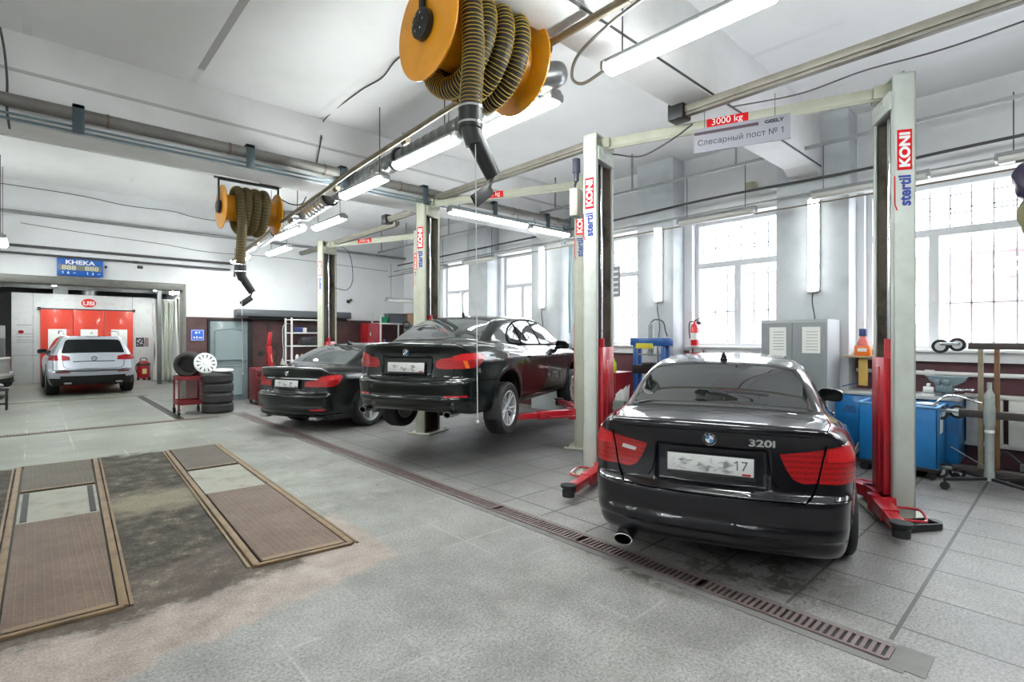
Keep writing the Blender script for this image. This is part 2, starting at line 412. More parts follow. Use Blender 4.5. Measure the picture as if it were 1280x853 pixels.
# ------------------------------------------------ windows
M_frame = mat('window_pvc', (.66,.67,.69), .4)
t = NT('window_glass')
gl = t.node('ShaderNodeBsdfGlossy'); gl.inputs['Roughness'].default_value = .02
tr = t.node('ShaderNodeBsdfTransparent'); tr.inputs[0].default_value = (.96,.98,.98,1)
fr = t.node('ShaderNodeLayerWeight'); fr.inputs[0].default_value = .5; mx = t.node('ShaderNodeMixShader')
t.l.new(t.math('MULTIPLY_ADD', t.math('POWER', fr.outputs['Facing'], 5.0), .5, .03), mx.inputs[0]); t.l.new(tr.outputs[0], mx.inputs[1]); t.l.new(gl.outputs[0], mx.inputs[2]); t.l.new(mx.outputs[0], t.out.inputs[0])
M_glass = t.m
M_grille = mat('window_grille', (.55,.54,.55), .5)
def window(i, y0, y1, ztr, muls):
    X = XW+.16; b = MB(); w = .07
    for k, (a0, a1, z0, z1) in enumerate([(y0, y0+w, ZS, ZT), (y1-w, y1, ZS, ZT), (y0+.001, y1-.001, ZS+.001, ZS+w), (y0+.001, y1-.001, ZT-w, ZT-.001), (y0+.001, y1-.001, ztr-.05, ztr+.05)]):
        dd = .04 if k < 2 else .037
        b.b2((X-dd, a0, z0), (X+dd, a1, z1), bev=.006)
    for m in muls: b.b2((X-.045, m-.055, ZS), (X+.045, m+.055, ztr), bev=.006)
    root = struct('window_%d' % i, b, M_frame)
    g = MB(); g.b2((X-.006, y0+w, ZS+w), (X+.006, y1-w, ZT-w)); g.build('pane', M_glass, root)
    g = MB(); k = y0+.12; XG = XW+.33
    n = int((y1-y0)/.21)
    for j in range(n+1): yy = y0+.04+(y1-y0-.08)*j/n; g.b2((XG, yy-.010, ZS), (XG+.014, yy+.010, ZT))
    for zz in (ZS+.1, ZS+.62, ztr+.32): g.b2((XG, y0, zz-.008), (XG+.012, y1, zz+.008))
    for j in range(n):
        zz = ztr+.10+.16*(j % 2); ya = y0+.04+(y1-y0-.08)*j/n; g.b2((XG, ya, zz-.009), (XG+.012, ya+(y1-y0-.08)/n, zz+.009))
        zz = ztr+.50+.14*((j+1) % 2); g.b2((XG, ya, zz-.009), (XG+.012, ya+(y1-y0-.08)/n, zz+.009))
    g.build('security_grille', M_grille, root)
    h = MB()
    for m in muls: h.b2((X-.075, m-.015, 2.05), (X-.045, m+.015, 2.2), bev=.005)
    h.build('handle', M_white, root)
for i, ((y0, y1), ztr, mu) in enumerate(zip(openings, [2.85, 2.97, 2.85, 2.85, 2.85, 2.85],
      [[-3.9], [-.55, 1.28], [4.0-.13], [6.45], [9.1], [11.5]])):
    window(i+1, y0, y1, ztr, mu)
# ------------------------------------------------ street outside
M_fac = mat('pink_facade', (.30,.20,.205), .8, grime=.25, gcol=(.24,.17,.18))
fb = thing('apartment_building', 'pale pink apartment block across the street, hazy through the windows', 'building', (26,0,0))
b = MB(); b.b2((0,-26,-.2), (8, 34, 4.8)); b.build('wall', M_fac, fb)
M_fw = mat('facade_window', (.16,.18,.20), .3); M_ff = mat('facade_trim', (.5,.5,.51), .7)
for zf in (2.1,):
    for k in range(12):
        yy = -18+k*3.6
        if zf > 6 and k % 2: continue
        w = MB(); w.b2((-.08, yy, zf), (.02, yy+1.5, zf+1.7)); f = w.build('window', M_ff, fb)
        w = MB(); w.b2((-.1, yy+.12, zf+.12), (-.07, yy+.7, zf+1.55)); w.b2((-.1, yy+.8, zf+.12), (-.07, yy+1.38, zf+1.55)); w.build('pane', M_fw, f)
w = MB(); w.b2((-.35,-26,4.75), (8.4,34,4.95)); w.build('cornice', M_ff, fb)
proto = None
for (yy, zz) in [(-1.6,4.1), (-3.3,3.3), (1.3,4.1), (-7.6,4.0)]:
    if proto is None:
        ac = thing('air_conditioner', 'white air conditioner unit on the pink facade outside the nearest window', 'air conditioner', (25.8, yy, zz), 0, 'air conditioners on the facade')
        w = MB(); w.b2((-.25,-.45,-.3), (.15,.45,.3), bev=.02); bd = w.build('casing', M_ff, ac)
        w = MB(); w.lathe([(.22,0),(.22,.02),(.05,.03)], 24, frame((-.25,-.12,0), (0,1,0), (0,0,1)) @ Matrix.Scale(-1,4,(0,0,1))); w.build('fan_grille', M_metalgrey, ac)
        proto = ac
    else: c = copy_tree(proto); c.location = (25.8, yy, zz)
b = MB(); b.b2((10.5,-40,-.25), (26,50,-.1)); tag(b.build('street', mat('pale_paving', (.74,.74,.75), .8)), kind='structure')  # unseen ground made pale to bounce daylight up to the ceiling

# ------------------------------------------------ hall behind the opening
M_dkceil = mat('dark_hall_roof', (.10,.105,.11), .8, grime=.5)
b = MB(); b.b2((XL-.2, YB+.3, 3.5), (4.5, 26.4, 3.7))
struct('trim_13', b, M_dkceil)
b = MB(); b.b2((4.1, YB+.3, 0), (4.35, 26.2, 3.5)); struct('trim_14', b, M_wall)
b = MB(); b.b2((XL-.2, 26.0, 0), (4.35, 26.3, 3.5)); struct('trim_15', b, mat('dark_end_wall', (.12,.12,.12), .7, grime=.4))
b = MB(); b.b2((XL-.25, YB+.3, 0), (XL, 26.2, 3.5)); struct('trim_16', b, M_wall)
for k in range(5):
    b = MB(); yy = 15.6+k*2.2; b.b2((XL, yy, 3.28), (4.1, yy+.1, 3.48)); struct('trim_%d' % (17+k), b, M_metalgrey)
# ================================================================== CARS (implicit surfaces turned into meshes)
class Crv:
    """monotone cubic through knots, tabulated"""
    def __init__(s, pts):
        x = np.array([p[0] for p in pts], float); y = np.array([p[1] for p in pts], float)
        h = np.diff(x); d = np.diff(y)/h; m = np.zeros_like(y); m[0] = d[0]; m[-1] = d[-1]
        for i in range(1, len(x)-1):
            if d[i-1]*d[i] > 0:
                w1 = 2*h[i]+h[i-1]; w2 = h[i]+2*h[i-1]; m[i] = (w1+w2)/(w1/d[i-1]+w2/d[i])
        X = np.linspace(x[0], x[-1], 3000); k = np.clip(np.searchsorted(x, X)-1, 0, len(h)-1); t = (X-x[k])/h[k]; H = h[k]
        s.X = X; s.Y = (2*t**3-3*t**2+1)*y[k]+(t**3-2*t**2+t)*H*m[k]+(-2*t**3+3*t**2)*y[k+1]+(t**3-t**2)*H*m[k+1]
    def __call__(s, v): return np.interp(v, s.X, s.Y)
def smax(a, b, k): h = np.maximum(k-np.abs(a-b), 0)/k; return np.maximum(a, b)+h*h*k*.25
def smin(a, b, k): h = np.maximum(k-np.abs(a-b), 0)/k; return np.minimum(a, b)-h*h*k*.25
def sstep(a, b, v): t = np.clip((v-a)/(b-a), 0, 1); return t*t*(3-2*t)

def surface_nets(f, lo, hi, h):
    ax = [np.arange(lo[i], hi[i]+h, h) for i in range(3)]
    V = f(ax[0][:,None,None], ax[1][None,:,None], ax[2][None,None,:]); V = np.broadcast_to(V, tuple(len(a) for a in ax)).astype(np.float64)
    S = V < 0; nx, ny, nz = V.shape
    acc = np.zeros((nx-1,ny-1,nz-1,3)); cnt = np.zeros((nx-1,ny-1,nz-1))
    cross = []
    for a in range(3):
        sl0 = [slice(None)]*3; sl1 = [slice(None)]*3; sl0[a] = slice(0,-1); sl1[a] = slice(1,None)
        A = V[tuple(sl0)]; B = V[tuple(sl1)]; C = S[tuple(sl0)] != S[tuple(sl1)]
        idx = np.argwhere(C); t = (A/(A-B+1e-30))[C]; p = idx.astype(float); p[:,a] += t
        cross.append((idx, S[tuple(sl0)][C]))
        o = [q for q in range(3) if q != a]
        for d0 in (0,-1):
            for d1 in (0,-1):
                c = idx.copy(); c[:,o[0]] += d0; c[:,o[1]] += d1
                ok = np.all((c >= 0) & (c < np.array([nx-1,ny-1,nz-1])), axis=1)
                ci = c[ok]; np.add.at(acc, (ci[:,0],ci[:,1],ci[:,2]), p[ok]); np.add.at(cnt, (ci[:,0],ci[:,1],ci[:,2]), 1)
    m = cnt > 0; ids = -np.ones(cnt.shape, int); ids[m] = np.arange(m.sum())
    P = acc[m]/cnt[m][:,None]*h+np.array(lo)
    F = []
    for a in range(3):
        idx, ins = cross[a]; u, v = (a+1) % 3, (a+2) % 3
        q = []
        for (du, dv) in ((0,0),(-1,0),(-1,-1),(0,-1)):
            c = idx.copy(); c[:,u] += du; c[:,v] += dv; q.append(c)
        ok = np.ones(len(idx), bool)
        for c in q: ok &= np.all((c >= 0) & (c < np.array(cnt.shape)), axis=1)
        Q = np.stack([ids[c[ok][:,0],c[ok][:,1],c[ok][:,2]] for c in q], 1)
        r = ~ins[ok]; Q[r] = Q[r][:, ::-1]; F.append(Q)
    return P, np.concatenate(F)

class Body:
    def __init__(s, f): s.f = f
    def F(s, P): return s.f(P[:,0], P[:,1], P[:,2])
    def grad(s, P, e=.004):
        G = np.zeros_like(P)
        for a in range(3):
            d = np.zeros(3); d[a] = e; G[:,a] = (s.F(P+d)-s.F(P-d))/(2*e)
        return G
    def project(s, P, n=4):
        P = P.copy()
        for _ in range(n):
            v = s.F(P); G = s.grad(P, .002); g2 = (G*G).sum(1)+1e-9
            st = G*(v/g2)[:,None]; L = np.linalg.norm(st, axis=1); st *= np.minimum(1, .02/(L+1e-9))[:,None]; P -= st
        return P
    def normal(s, P):
        G = s.grad(P); return G/(np.linalg.norm(G, axis=1)[:,None]+1e-9)
    def cast(s, O, D, L=1.6, n=160):
        """first hit along rays"""
        T = np.linspace(0, L, n); hit = np.full(len(O), np.nan); prev = np.zeros(len(O)); done = np.zeros(len(O), bool)
        lo = np.zeros(len(O)); hi = np.zeros(len(O))
        for t in T:
            v = s.F(O+D*t); new = (v < 0) & ~done; lo[new] = prev[new]; hi[new] = t; done |= new; prev[:] = t
        for _ in range(22):
            mid = (lo+hi)/2; v = s.F(O+D*mid[:,None]); ins = v < 0; hi = np.where(ins, mid, hi); lo = np.where(ins, lo, mid)
        return O+D*hi[:,None], done

def mesh_obj(name, P, F, mats, parent, normals=None, mi=None):
    me = bpy.data.meshes.new(name); me.from_pydata([tuple(p) for p in P], [], [tuple(int(i) for i in f) for f in F])
    for m in mats: me.materials.append(m)
    if mi is not None: me.polygons.foreach_set('material_index', np.asarray(mi, dtype=np.int32))
    me.shade_smooth()
    if normals is not None: me.normals_split_custom_set_from_vertices([tuple(n) for n in normals])
    o = bpy.data.objects.new(name, me); COL.objects.link(o)
    if parent: o.parent = parent
    return o

# projection modes: give (a,b) -> ray origin, direction
def mode_rear(a, b): n = len(a); return np.stack([a, np.full(n, -.6), b], 1), np.tile([0,1.,0], (n,1))
def mode_side(sgn):
    def g(a, b): n = len(a); return np.stack([np.full(n, sgn*1.3), a, b], 1), np.tile([-sgn*1.,0,0], (n,1))
    return g
def mode_top(a, b): n = len(a); return np.stack([a, b, np.full(n, 2.6)], 1), np.tile([0,0,-1.], (n,1))
def mode_corner(sgn, cx, cy, front=False):
    def g(a, b):
        an = np.radians(a); d = np.stack([sgn*np.sin(an), (np.cos(an) if front else -np.cos(an)), 0*an], 1)
        return np.stack([sgn*cx+d[:,0]*1.2, cy+d[:,1]*1.2, b], 1), -d
    return g
def mode_slope(y0, z0, ang, front=False):
    """plane leaning: a = x, b = distance up the slope"""
    c, s_ = math.cos(R(ang)), math.sin(R(ang)); fy = -1 if front else 1
    def g(a, b):
        n = len(a); base = np.stack([a, y0+fy*b*c, z0+b*s_], 1); nn = np.array([0, -fy*s_, c]); return base+nn*.7, np.tile(-nn, (n,1))
    return g
def dens(poly, h, closed=True):
    out = []; n = len(poly)
    for i in range(n if closed else n-1):
        p = np.array(poly[i], float); q = np.array(poly[(i+1) % n], float); k = max(1, int(np.ceil(np.linalg.norm((q-p)/h))))
        for j in range(k): out.append(p+(q-p)*j/k)
    if not closed: out.append(np.array(poly[-1], float))
    return np.array(out)
def rounded(poly, r, n=5):
    out = []; m = len(poly)
    for i in range(m):
        p0, p, p1 = [np.array(poly[(i+k) % m], float) for k in (-1,0,1)]
        rr = r if not hasattr(r, '__len__') else r[i]
        a = p0-p; b = p1-p; la, lb = np.linalg.norm(a), np.linalg.norm(b); q = min(rr, la*.45, lb*.45)
        A = p+a/la*q; B = p+b/lb*q
        for k in range(n+1):
            t = k/n; out.append((1-t)**2*A+2*t*(1-t)*p+t*t*B)
    return [tuple(q) for q in out]
def patch(body, name, poly, mode, m, parent, off=.003, h=.03, thick=.006, scale=(1,1)):
    """conforming plate over a closed outline"""
    sc = np.array(scale, float)
    B = dens(poly, h*.6*sc); lo, hi = B.min(0), B.max(0)
    gx = np.arange(lo[0]+h*sc[0]*.5, hi[0], h*sc[0]); gy = np.arange(lo[1]+h*sc[1]*.5, hi[1], h*sc[1])
    G = np.array([(x, y) for x in gx for y in gy]).reshape(-1, 2)
    if len(G):   # inside test & away from the border
        x, y = G[:,0], G[:,1]; ins = np.zeros(len(G), bool); n = len(B); j = n-1
        dm = np.full(len(G), 1e9)
        for i in range(n):
            xi, yi = B[i]; xj, yj = B[j]
            c = ((yi > y) != (yj > y)) & (x < (xj-xi)*(y-yi)/(yj-yi+1e-12)+xi); ins ^= c; j = i
            dm = np.minimum(dm, ((x-xi)/sc[0])**2+((y-yi)/sc[1])**2)
        G = G[ins & (dm > (h*.35)**2)]
    A = np.vstack([B, G]) if len(G) else B
    r = delaunay_2d_cdt([Vector((a[0]/sc[0], a[1]/sc[1])) for a in A], [], [list(range(len(B)))], 1, 1e-6)
    V2 = np.array([(v.x*sc[0], v.y*sc[1]) for v in r[0]]); F = [tuple(f) for f in r[2]]
    O, D = mode(V2[:,0], V2[:,1]); P, ok = body.cast(O, D)
    N = body.normal(P); Po = P+N*off
    # orient
    f0 = F[len(F)//2]; nn = np.cross(Po[f0[1]]-Po[f0[0]], Po[f0[2]]-Po[f0[0]])
    if nn.dot(N[f0[0]]) < 0: F = [f[::-1] for f in F]
    nb = len(V2); ed = {}
    for f in F:
        for i in range(3):
            e = (f[i], f[(i+1) % 3]); ed[e] = 1
    bd = [e for e in ed if (e[1], e[0]) not in ed]
    bv = sorted(set(i for e in bd for i in e)); mp = {v: nb+k for k, v in enumerate(bv)}
    Pi = P[bv]-N[bv]*thick
    FF = F+[(e[1], e[0], mp[e[0]], mp[e[1]]) for e in bd]
    allP = np.vstack([Po, Pi]); allN = np.vstack([N, N[bv]])
    bad = [i for i in range(nb) if not ok[i]]
    if bad: bs = set(bad); FF = [f for f in FF if not any(i in bs for i in f)]
    return mesh_obj(name, allP, FF, [m], parent, allN)
def ribbon(body, name, lines, mode, m, parent, w=.006, off=.0015, h=.02, scale=(1,1)):
    """thin raised strips following polylines on the surface"""
    V = []; F = []; NN = []
    for ln in lines:
        md = mode
        if isinstance(ln, tuple) and callable(ln[0]): md, ln = ln
        q = dens(ln, h*np.array(scale), closed=False); O, D = md(q[:,0], q[:,1]); P, ok = body.cast(O, D)
        P = P[ok]
        if len(P) < 2: continue
        N = body.normal(P); T = np.gradient(P, axis=0); T /= np.linalg.norm(T, axis=1)[:,None]+1e-9; S = np.cross(T, N)
        o = len(V); n = len(P)
        for i in range(n):
            for k in (-1, 1):
                V.append(P[i]+S[i]*k*w/2+N[i]*off); NN.append(N[i])
        for i in range(n-1): F.append((o+2*i+1, o+2*i, o+2*i+2, o+2*i+3))
    return mesh_obj(name, V, F, [m], parent, NN)

# ---- paints
def paint(name, col, rough=.28, metal=0., flake=0.):
    t = NT(name); b = t.b; b.inputs['Base Color'].default_value = (*col, 1); b.inputs['Roughness'].default_value = rough
    b.inputs['Metallic'].default_value = metal; b.inputs['Coat Weight'].default_value = 1; b.inputs['Coat Roughness'].default_value = .025
    b.inputs['Coat IOR'].default_value = 1.45
    d = t.ramp(t.noise(3, 6, .7), [(.5, 0), (.8, 1)])
    t.l.new(t.mix(t.math('MULTIPLY', d, .35), col, tuple(c*.9+.0025 for c in col)), b.inputs['Base Color'])
    b.inputs['Specular IOR Level'].default_value = .12
    return t.m
M_pblack = paint('black_car_paint', (.0045,.0045,.0075))
M_pgreen = paint('black_green_car_paint', (.0035,.0060,.0060))
M_psilver = paint('silver_white_car_paint', (.46,.49,.55), .35, .15)
M_pgold = paint('old_silver_car_paint', (.40,.40,.36), .35, .3)
M_under = mat('underbody_black', (.012,.012,.012), .7)
M_seam = mat('panel_gap_black', (.002,.002,.002), .6)
M_cglass = mat('tinted_car_glass', (.006,.0075,.008), .02, spec=.9)
M_cglass.node_tree.nodes['Principled BSDF'].inputs['Coat Weight'].default_value = 1
M_cglass.node_tree.nodes['Principled BSDF'].inputs['Coat Roughness'].default_value = .0
M_cglass2 = mat('lighter_tinted_glass', (.035,.042,.045), .02, spec=.9, coat=1, coatr=0.0)
def lampmat(name, col, dk, sc):
    t = NT(name); b = t.b; X, Y, Z = t.xyz()
    a = t.math('ABSOLUTE', t.math('SUBTRACT', t.math('FRACT', t.math('MULTIPLY', Z, sc)), .5))
    f = t.ramp(a, [(.15, 0), (.30, 1)])
    v = t.node('ShaderNodeTexVoronoi'); v.inputs['Scale'].default_value = 90; t.l.new(t.co(), v.inputs['Vector'])
    c = t.mix(f, col, dk); c = t.mix(t.math('MULTIPLY', v.outputs['Distance'], .35), c, tuple(min(1, q*1.5+.02) for q in col))
    t.l.new(c, b.inputs['Base Color']); b.inputs['Roughness'].default_value = .35; b.inputs['Specular IOR Level'].default_value = .2; b.inputs['Coat Weight'].default_value = 1; b.inputs['Coat Roughness'].default_value = .02
    b.inputs['Subsurface Weight'].default_value = 0
    return t.m
M_tail = lampmat('tail_lamp_red', (.36,.002,.005), (.20,.001,.002), 30)
M_tailhi = lampmat('tail_lamp_bright_red', (.56,.006,.012), (.42,.004,.007), 60)
M_amber = mat('amber_lens', (.75,.16,.02), .2, coat=1)
M_clear = mat('clear_lens', (.62,.60,.60), .12, coat=1)
M_refl = mat('red_reflector', (.42,.004,.012), .2, coat=1)
def platemat():
    t = NT('blurred_plate'); X, Y, Z = t.xyz()
    mp = t.node('ShaderNodeMapping'); mp.inputs['Scale'].default_value = (16, 1, 26); t.l.new(t.co(), mp.inputs['Vector'])
    n = t.noise(1.0, 2, .4, vec=mp.outputs[0], dist=.6)
    f = t.math('MULTIPLY', t.ramp(n, [(.50, 0), (.66, 1)]), t.math('MULTIPLY', t.box(X, -.21, .14, .06), t.box(Z, -.045, .04, .03)))
    t.l.new(t.mix(t.math('MULTIPLY', f, .8), (.66,.67,.66), (.09,.09,.10)), t.b.inputs['Base Color']); t.b.inputs['Roughness'].default_value = .45
    return t.m
M_plate = platemat()
M_bmwb = mat('emblem_blue', (.05,.25,.62), .25, coat=1)
M_bmww = mat('emblem_white', (.82,.84,.86), .25, coat=1)

def place_grid(body, x, z, mode):   # single surface frame at (x,z)
    O, D = mode(np.array([x]), np.array([z])); P, ok = body.cast(O, D); N = body.normal(P); return Vector(P[0]), Vector(N[0])

# ---- a saloon described by curves (metres), scaled to the model
def make_sdf(c):
    sy, sx, sz = c['sy'], c['sx'], c['sz']; L = c['L']
    wz, wy, ry, deck, roof, gw, gy = [Crv(c[k]) for k in ('wz','wy','ry','deck','roof','gw','gy')]
    fz = Crv(c['fz']); rk = c.get('rk', .20); ya, yf = c['axles']; wr = c['wr']; arch = wr+c.get('archgap', .045)
    pl = c['plate_recess']; crown = c.get('crown', .055); kg = c.get('kg', .07)
    def f(x, y, z):
        ax = np.abs(x); axn = ax/sx; yn = y/sy; zn = z/sz
        fl = 0
        for yc in (ya, yf): fl = fl+.012*np.exp(-((np.hypot(y-yc, (z-wr))-arch-.02)/.05)**2)*(1+0*ax)
        W = wz(zn)*sx*wy(yn)+fl
        side = ax-W
        a9 = np.minimum(axn/.9, 1.3)
        rear = ry(zn)+rk*a9**2.8+.02*a9**2
        mk = sstep(pl[0]+.02, pl[0]-.005, ax)*sstep(pl[1]-.012, pl[1]+.012, z)*sstep(pl[2]+.012, pl[2]-.012, z)
        rear = rear+mk*c.get('recess', .022)-y
        front = y-(L-fz(zn)-.34*a9**2.6)
        top = z-(deck(yn)*sz-crown*a9**2.2)
        bot = (c.get('zb', .20)+.0*y+.05*sstep(.4*sy, 0, y)+.03*sstep(L-.5, L, y))-z
        re_ = smax(smax(rear, front, .03), top, c.get('kt', .04))
        low = smax(side, re_, .105); low = smax(low, bot, .05)
        gs = (ax-gw(zn)*sx*gy(yn))*.88
        gt = (z-(roof(yn)*sz-.035*(axn/.6)**2.4))*c.get('gts', .8)
        gh = smax(gs, gt, kg); gh = smax(gh, .7-z, .02)
        b = smin(low, gh, c.get('kj', .045))
        for yc in (ya, yf):
            cyl = np.hypot(y-yc, z-wr)-arch
            cyl = np.maximum(cyl, .55-ax)
            b = smax(b, -cyl, .008)
        return b
    return f

E90 = dict(L=4.53, sy=1, sx=1, sz=1, axles=(1.03, 3.79), wr=.318,
    wz=[(.12,.80),(.22,.842),(.32,.872),(.42,.888),(.60,.897),(.72,.903),(.80,.907),(.845,.903),(.87,.893),(.95,.862),(1.02,.825),(1.12,.76),(1.5,.60)],
    wy=[(-.2,.815),(0,.838),(.2,.878),(.5,.935),(.8,.978),(1.05,1.0),(2.3,1.0),(3.5,.992),(4.2,.965),(4.6,.93)],
    ry=[(.10,.20),(.20,.13),(.26,.075),(.30,.045),(.345,.035),(.375,.004),(.41,.0),(.44,.012),(.50,.004),(.57,.0),(.60,.006),(.615,.028),(.64,.058),(.70,.070),(.80,.080),(.90,.084),(.95,.078),(.99,.066),(1.02,.062),(1.05,.075),(1.2,.2)],
    deck=[(-.2,1.01),(0,1.035),(.10,1.052),(.20,1.058),(.5,1.068),(.8,1.06),(1.4,1.02),(2.3,.99),(3.2,.985),(3.5,.97),(3.9,.92),(4.25,.83),(4.45,.74),(4.7,.55)],
    roof=[(.0,.2),(.25,.75),(.45,1.0),(.62,1.075),(.85,1.20),(1.10,1.315),(1.32,1.385),(1.55,1.415),(1.9,1.43),(2.3,1.432),(2.65,1.41),(2.9,1.355),(3.2,1.22),(3.5,1.06),(3.75,.93),(4,.7),(4.3,.2)],
    gw=[(.6,.84),(.95,.812),(1.02,.795),(1.12,.745),(1.22,.69),(1.32,.632),(1.39,.585),(1.5,.5)],
    gy=[(.3,.80),(.62,.86),(.9,.915),(1.3,.965),(1.9,1.0),(2.6,1.0),(3.1,.975),(3.7,.90)],
    fz=[(.1,.16),(.25,.06),(.4,.0),(.55,.02),(.7,.06),(.85,.16),(1.0,.5)],
    plate_recess=(.33,.645,.885))
def scaled(base, L, W, H, **kw):
    c = dict(base); c['sy'] = L/4.53; c['sx'] = W/1.817; c['sz'] = H/1.421; c['L'] = L; c.update(kw); return c

def roundel(body, x, z, mode, r, parent):
    p, n = place_grid(body, x, z, mode); up = Vector((0,0,1)); xd = up.cross(n).normalized(); yd = n.cross(xd)
    M = frame(p+n*.002, xd, yd)
    e = MB(); e.lathe([(1e-6,0),(r,0),(r,.003),(r*.93,.006),(r*.9,.006),(r*.88,.004),(1e-6,.004)], 36, M); em = e.build('emblem', M_dark, parent)
    q = MB(); q.lathe([(r*.93,.0065),(r,.004),(r*1.02,.0035),(r*.98,.0075)], 36, M, closed=True); q.lathe([(r*.60,.006),(r*.64,.006),(r*.64,.0072),(r*.60,.0072)], 36, M, closed=True); q.build('emblem_ring', M_steel, em)
    for k in range(4):
        q = MB(); pts = [(0,0)]+[(r*.62*math.cos(a), r*.62*math.sin(a)) for a in [PI/2*k+PI/2*i/8 for i in range(9)]]
        q.prism(pts, .004, .0062, M); q.build('emblem_quarter', M_bmww if k % 2 == 0 else M_bmwb, em)
    for ch, a in (('B',135),('M',90),('W',45)):
        T = M @ Matrix.Translation((r*.78*math.cos(R(a)), r*.78*math.sin(R(a)), .005)) @ Matrix.Rotation(R(a-90), 4, 'Z')
        text_obj('emblem_letter', ch, r*.36, T, M_whitep, em, ext=.001)
    return em

def plate(body, z, parent, ylocal, digits='', wid=.52, x=0):
    r = thing('number_plate', None, None); r.parent = parent; r.location = (x, ylocal, z); r.rotation_euler = (R(-4), 0, 0)
    del_keys = [k for k in list(r.keys())]
    b = MB(); b.box((0,.004,0), (wid+.016,.008,.128), bev=.003); b.box((0,.002,-.066), (wid+.016,.012,.02), bev=.003); b.build('plate_holder', M_dark, r)
    b = MB(); b.box((0,-.003,.004), (wid,.004,.112), bev=.0015); b.build('plate_sheet', M_plate, r)
    if digits:
        text_obj('plate_digits', digits, .085, frame((wid*.36,-.0055,.010), (1,0,0), (0,0,1)), mat('plate_smudge_ink', (.10,.10,.12), .5), r, ext=.0005)
    b = MB(); b.box((wid*.42,-.0055,-.042), (.05,.001,.012)); b.build('plate_flag', M_refl, r)
    return r

# ---- wheel: x axis = axle, outer face towards +x
def make_wheel_mesh(rt, rr, w, spokes, twin=True, style=0):
    M = Matrix.Rotation(PI/2, 4, 'Y')   # local z -> +x
    b = MB(); h = w/2
    prof = [(rr-.008,-h+.02),(rr,-h+.008),(rr+.02,-h),(rt-.035,-h-.004),(rt-.012,-h+.012),(rt-.002,-h+.035)]
    for g in (-.06,-.02,.02,.06): prof += [(rt,g-.009),(rt-.008,g-.006),(rt-.008,g+.006),(rt,g+.009)]
    prof += [(rt-.002,h-.035),(rt-.012,h-.012),(rt-.035,h+.004),(rr+.02,h),(rr,h-.008),(rr-.008,h-.02)]
    b.lathe(prof, 48, M, closed=True); tyre = b
    r = MB(); r.lathe([(rr-.002,-h+.02),(rr+.004,h-.012),(rr-.004,h-.004),(rr-.012,h-.006),(rr-.020,h-.03),(rr-.03,-h+.02)], 48, M, closed=True)
    # hub and spokes
    hz = h-.035
    r.lathe([(1e-6,hz+.004),(.028,hz+.004),(.034,hz-.002),(.062,hz-.008),(.07,hz-.03),(.06,hz-.05)], 32, M)
    for k in range(spokes):
        a0 = 2*PI*k/spokes
        for da in ((-.5,.5) if twin else (0,)):
            ai = a0+da*.30; ao = a0+da*(.42 if style == 0 else .62); wi = .011 if twin else .022; wo = .013 if twin else (.034 if style == 1 else .020)
            pts = []
            for (rad, aa, ww, zz, th) in ((.05, ai, wi, hz-.006, .03), (rr*.55, (ai+ao)/2, (wi+wo)/2*.9, hz+.006, .022), (rr-.012, ao, wo, h-.018, .02)):
                c, s_ = math.cos(aa), math.sin(aa)
                for (dx, dz) in ((-1,0),(-.55,1),(.55,1),(1,0),(.8,-1),(-.8,-1)):
                    pts.append(M @ Vector((rad*c-dx*ww*s_, rad*s_+dx*ww*c, zz+(dz*.004 if dz >= 0 else -th))))
            fs = []
            for i in range(2):
                for j in range(6): fs.append((i*6+j, i*6+(j+1) % 6, (i+1)*6+(j+1) % 6, (i+1)*6+j))
            r.add(pts, fs+[(0,1,2,3,4,5),(17,16,15,14,13,12)])
    for k in range(5):
        a = 2*PI*(k+.5)/5; r.cyl(M @ Vector((.045*math.cos(a),.045*math.sin(a),hz-.006)), M @ Vector((.045*math.cos(a),.045*math.sin(a),hz+.006)), .008, 8)
    d = MB(); d.lathe([(.06,-.01),(rr*.78,-.01),(rr*.78,.012),(.06,.012)], 36, M); d.lathe([(1e-6,-h+.03),(rr-.02,-h+.03),(rr-.02,-h+.04),(1e-6,-h+.04)], 36, M)
    return tyre, r, d
def wheels(root, cfg, track, wset):
    tyre, rim, disc = wset
    pr = None
    for yc in cfg['axles']:
        for s_ in (-1, 1):
            if pr is None:
                t = tyre.build('wheel', M_rubber, root); rm = rim.build('rim', M_alu, t); ds = disc.build('brake_disc', M_metalgrey, t)
                bm = MB(); bm.lathe([(1e-6,.0),(.022,.0),(.022,.003),(1e-6,.004)], 20, Matrix.Rotation(PI/2, 4, 'Y') @ Matrix.Translation((0,0,cfg['tw']/2-.031))); bm.build('hub_cap', M_bmwb, t); pr = t
                o = t
            else: o = copy_tree(pr, root)
            o.location = (s_*track, yc, cfg['wr']-cfg.get('droop', 0)); o.rotation_euler = (.3*yc+s_, 0, 0) if s_ > 0 else (.4*yc, 0, PI)

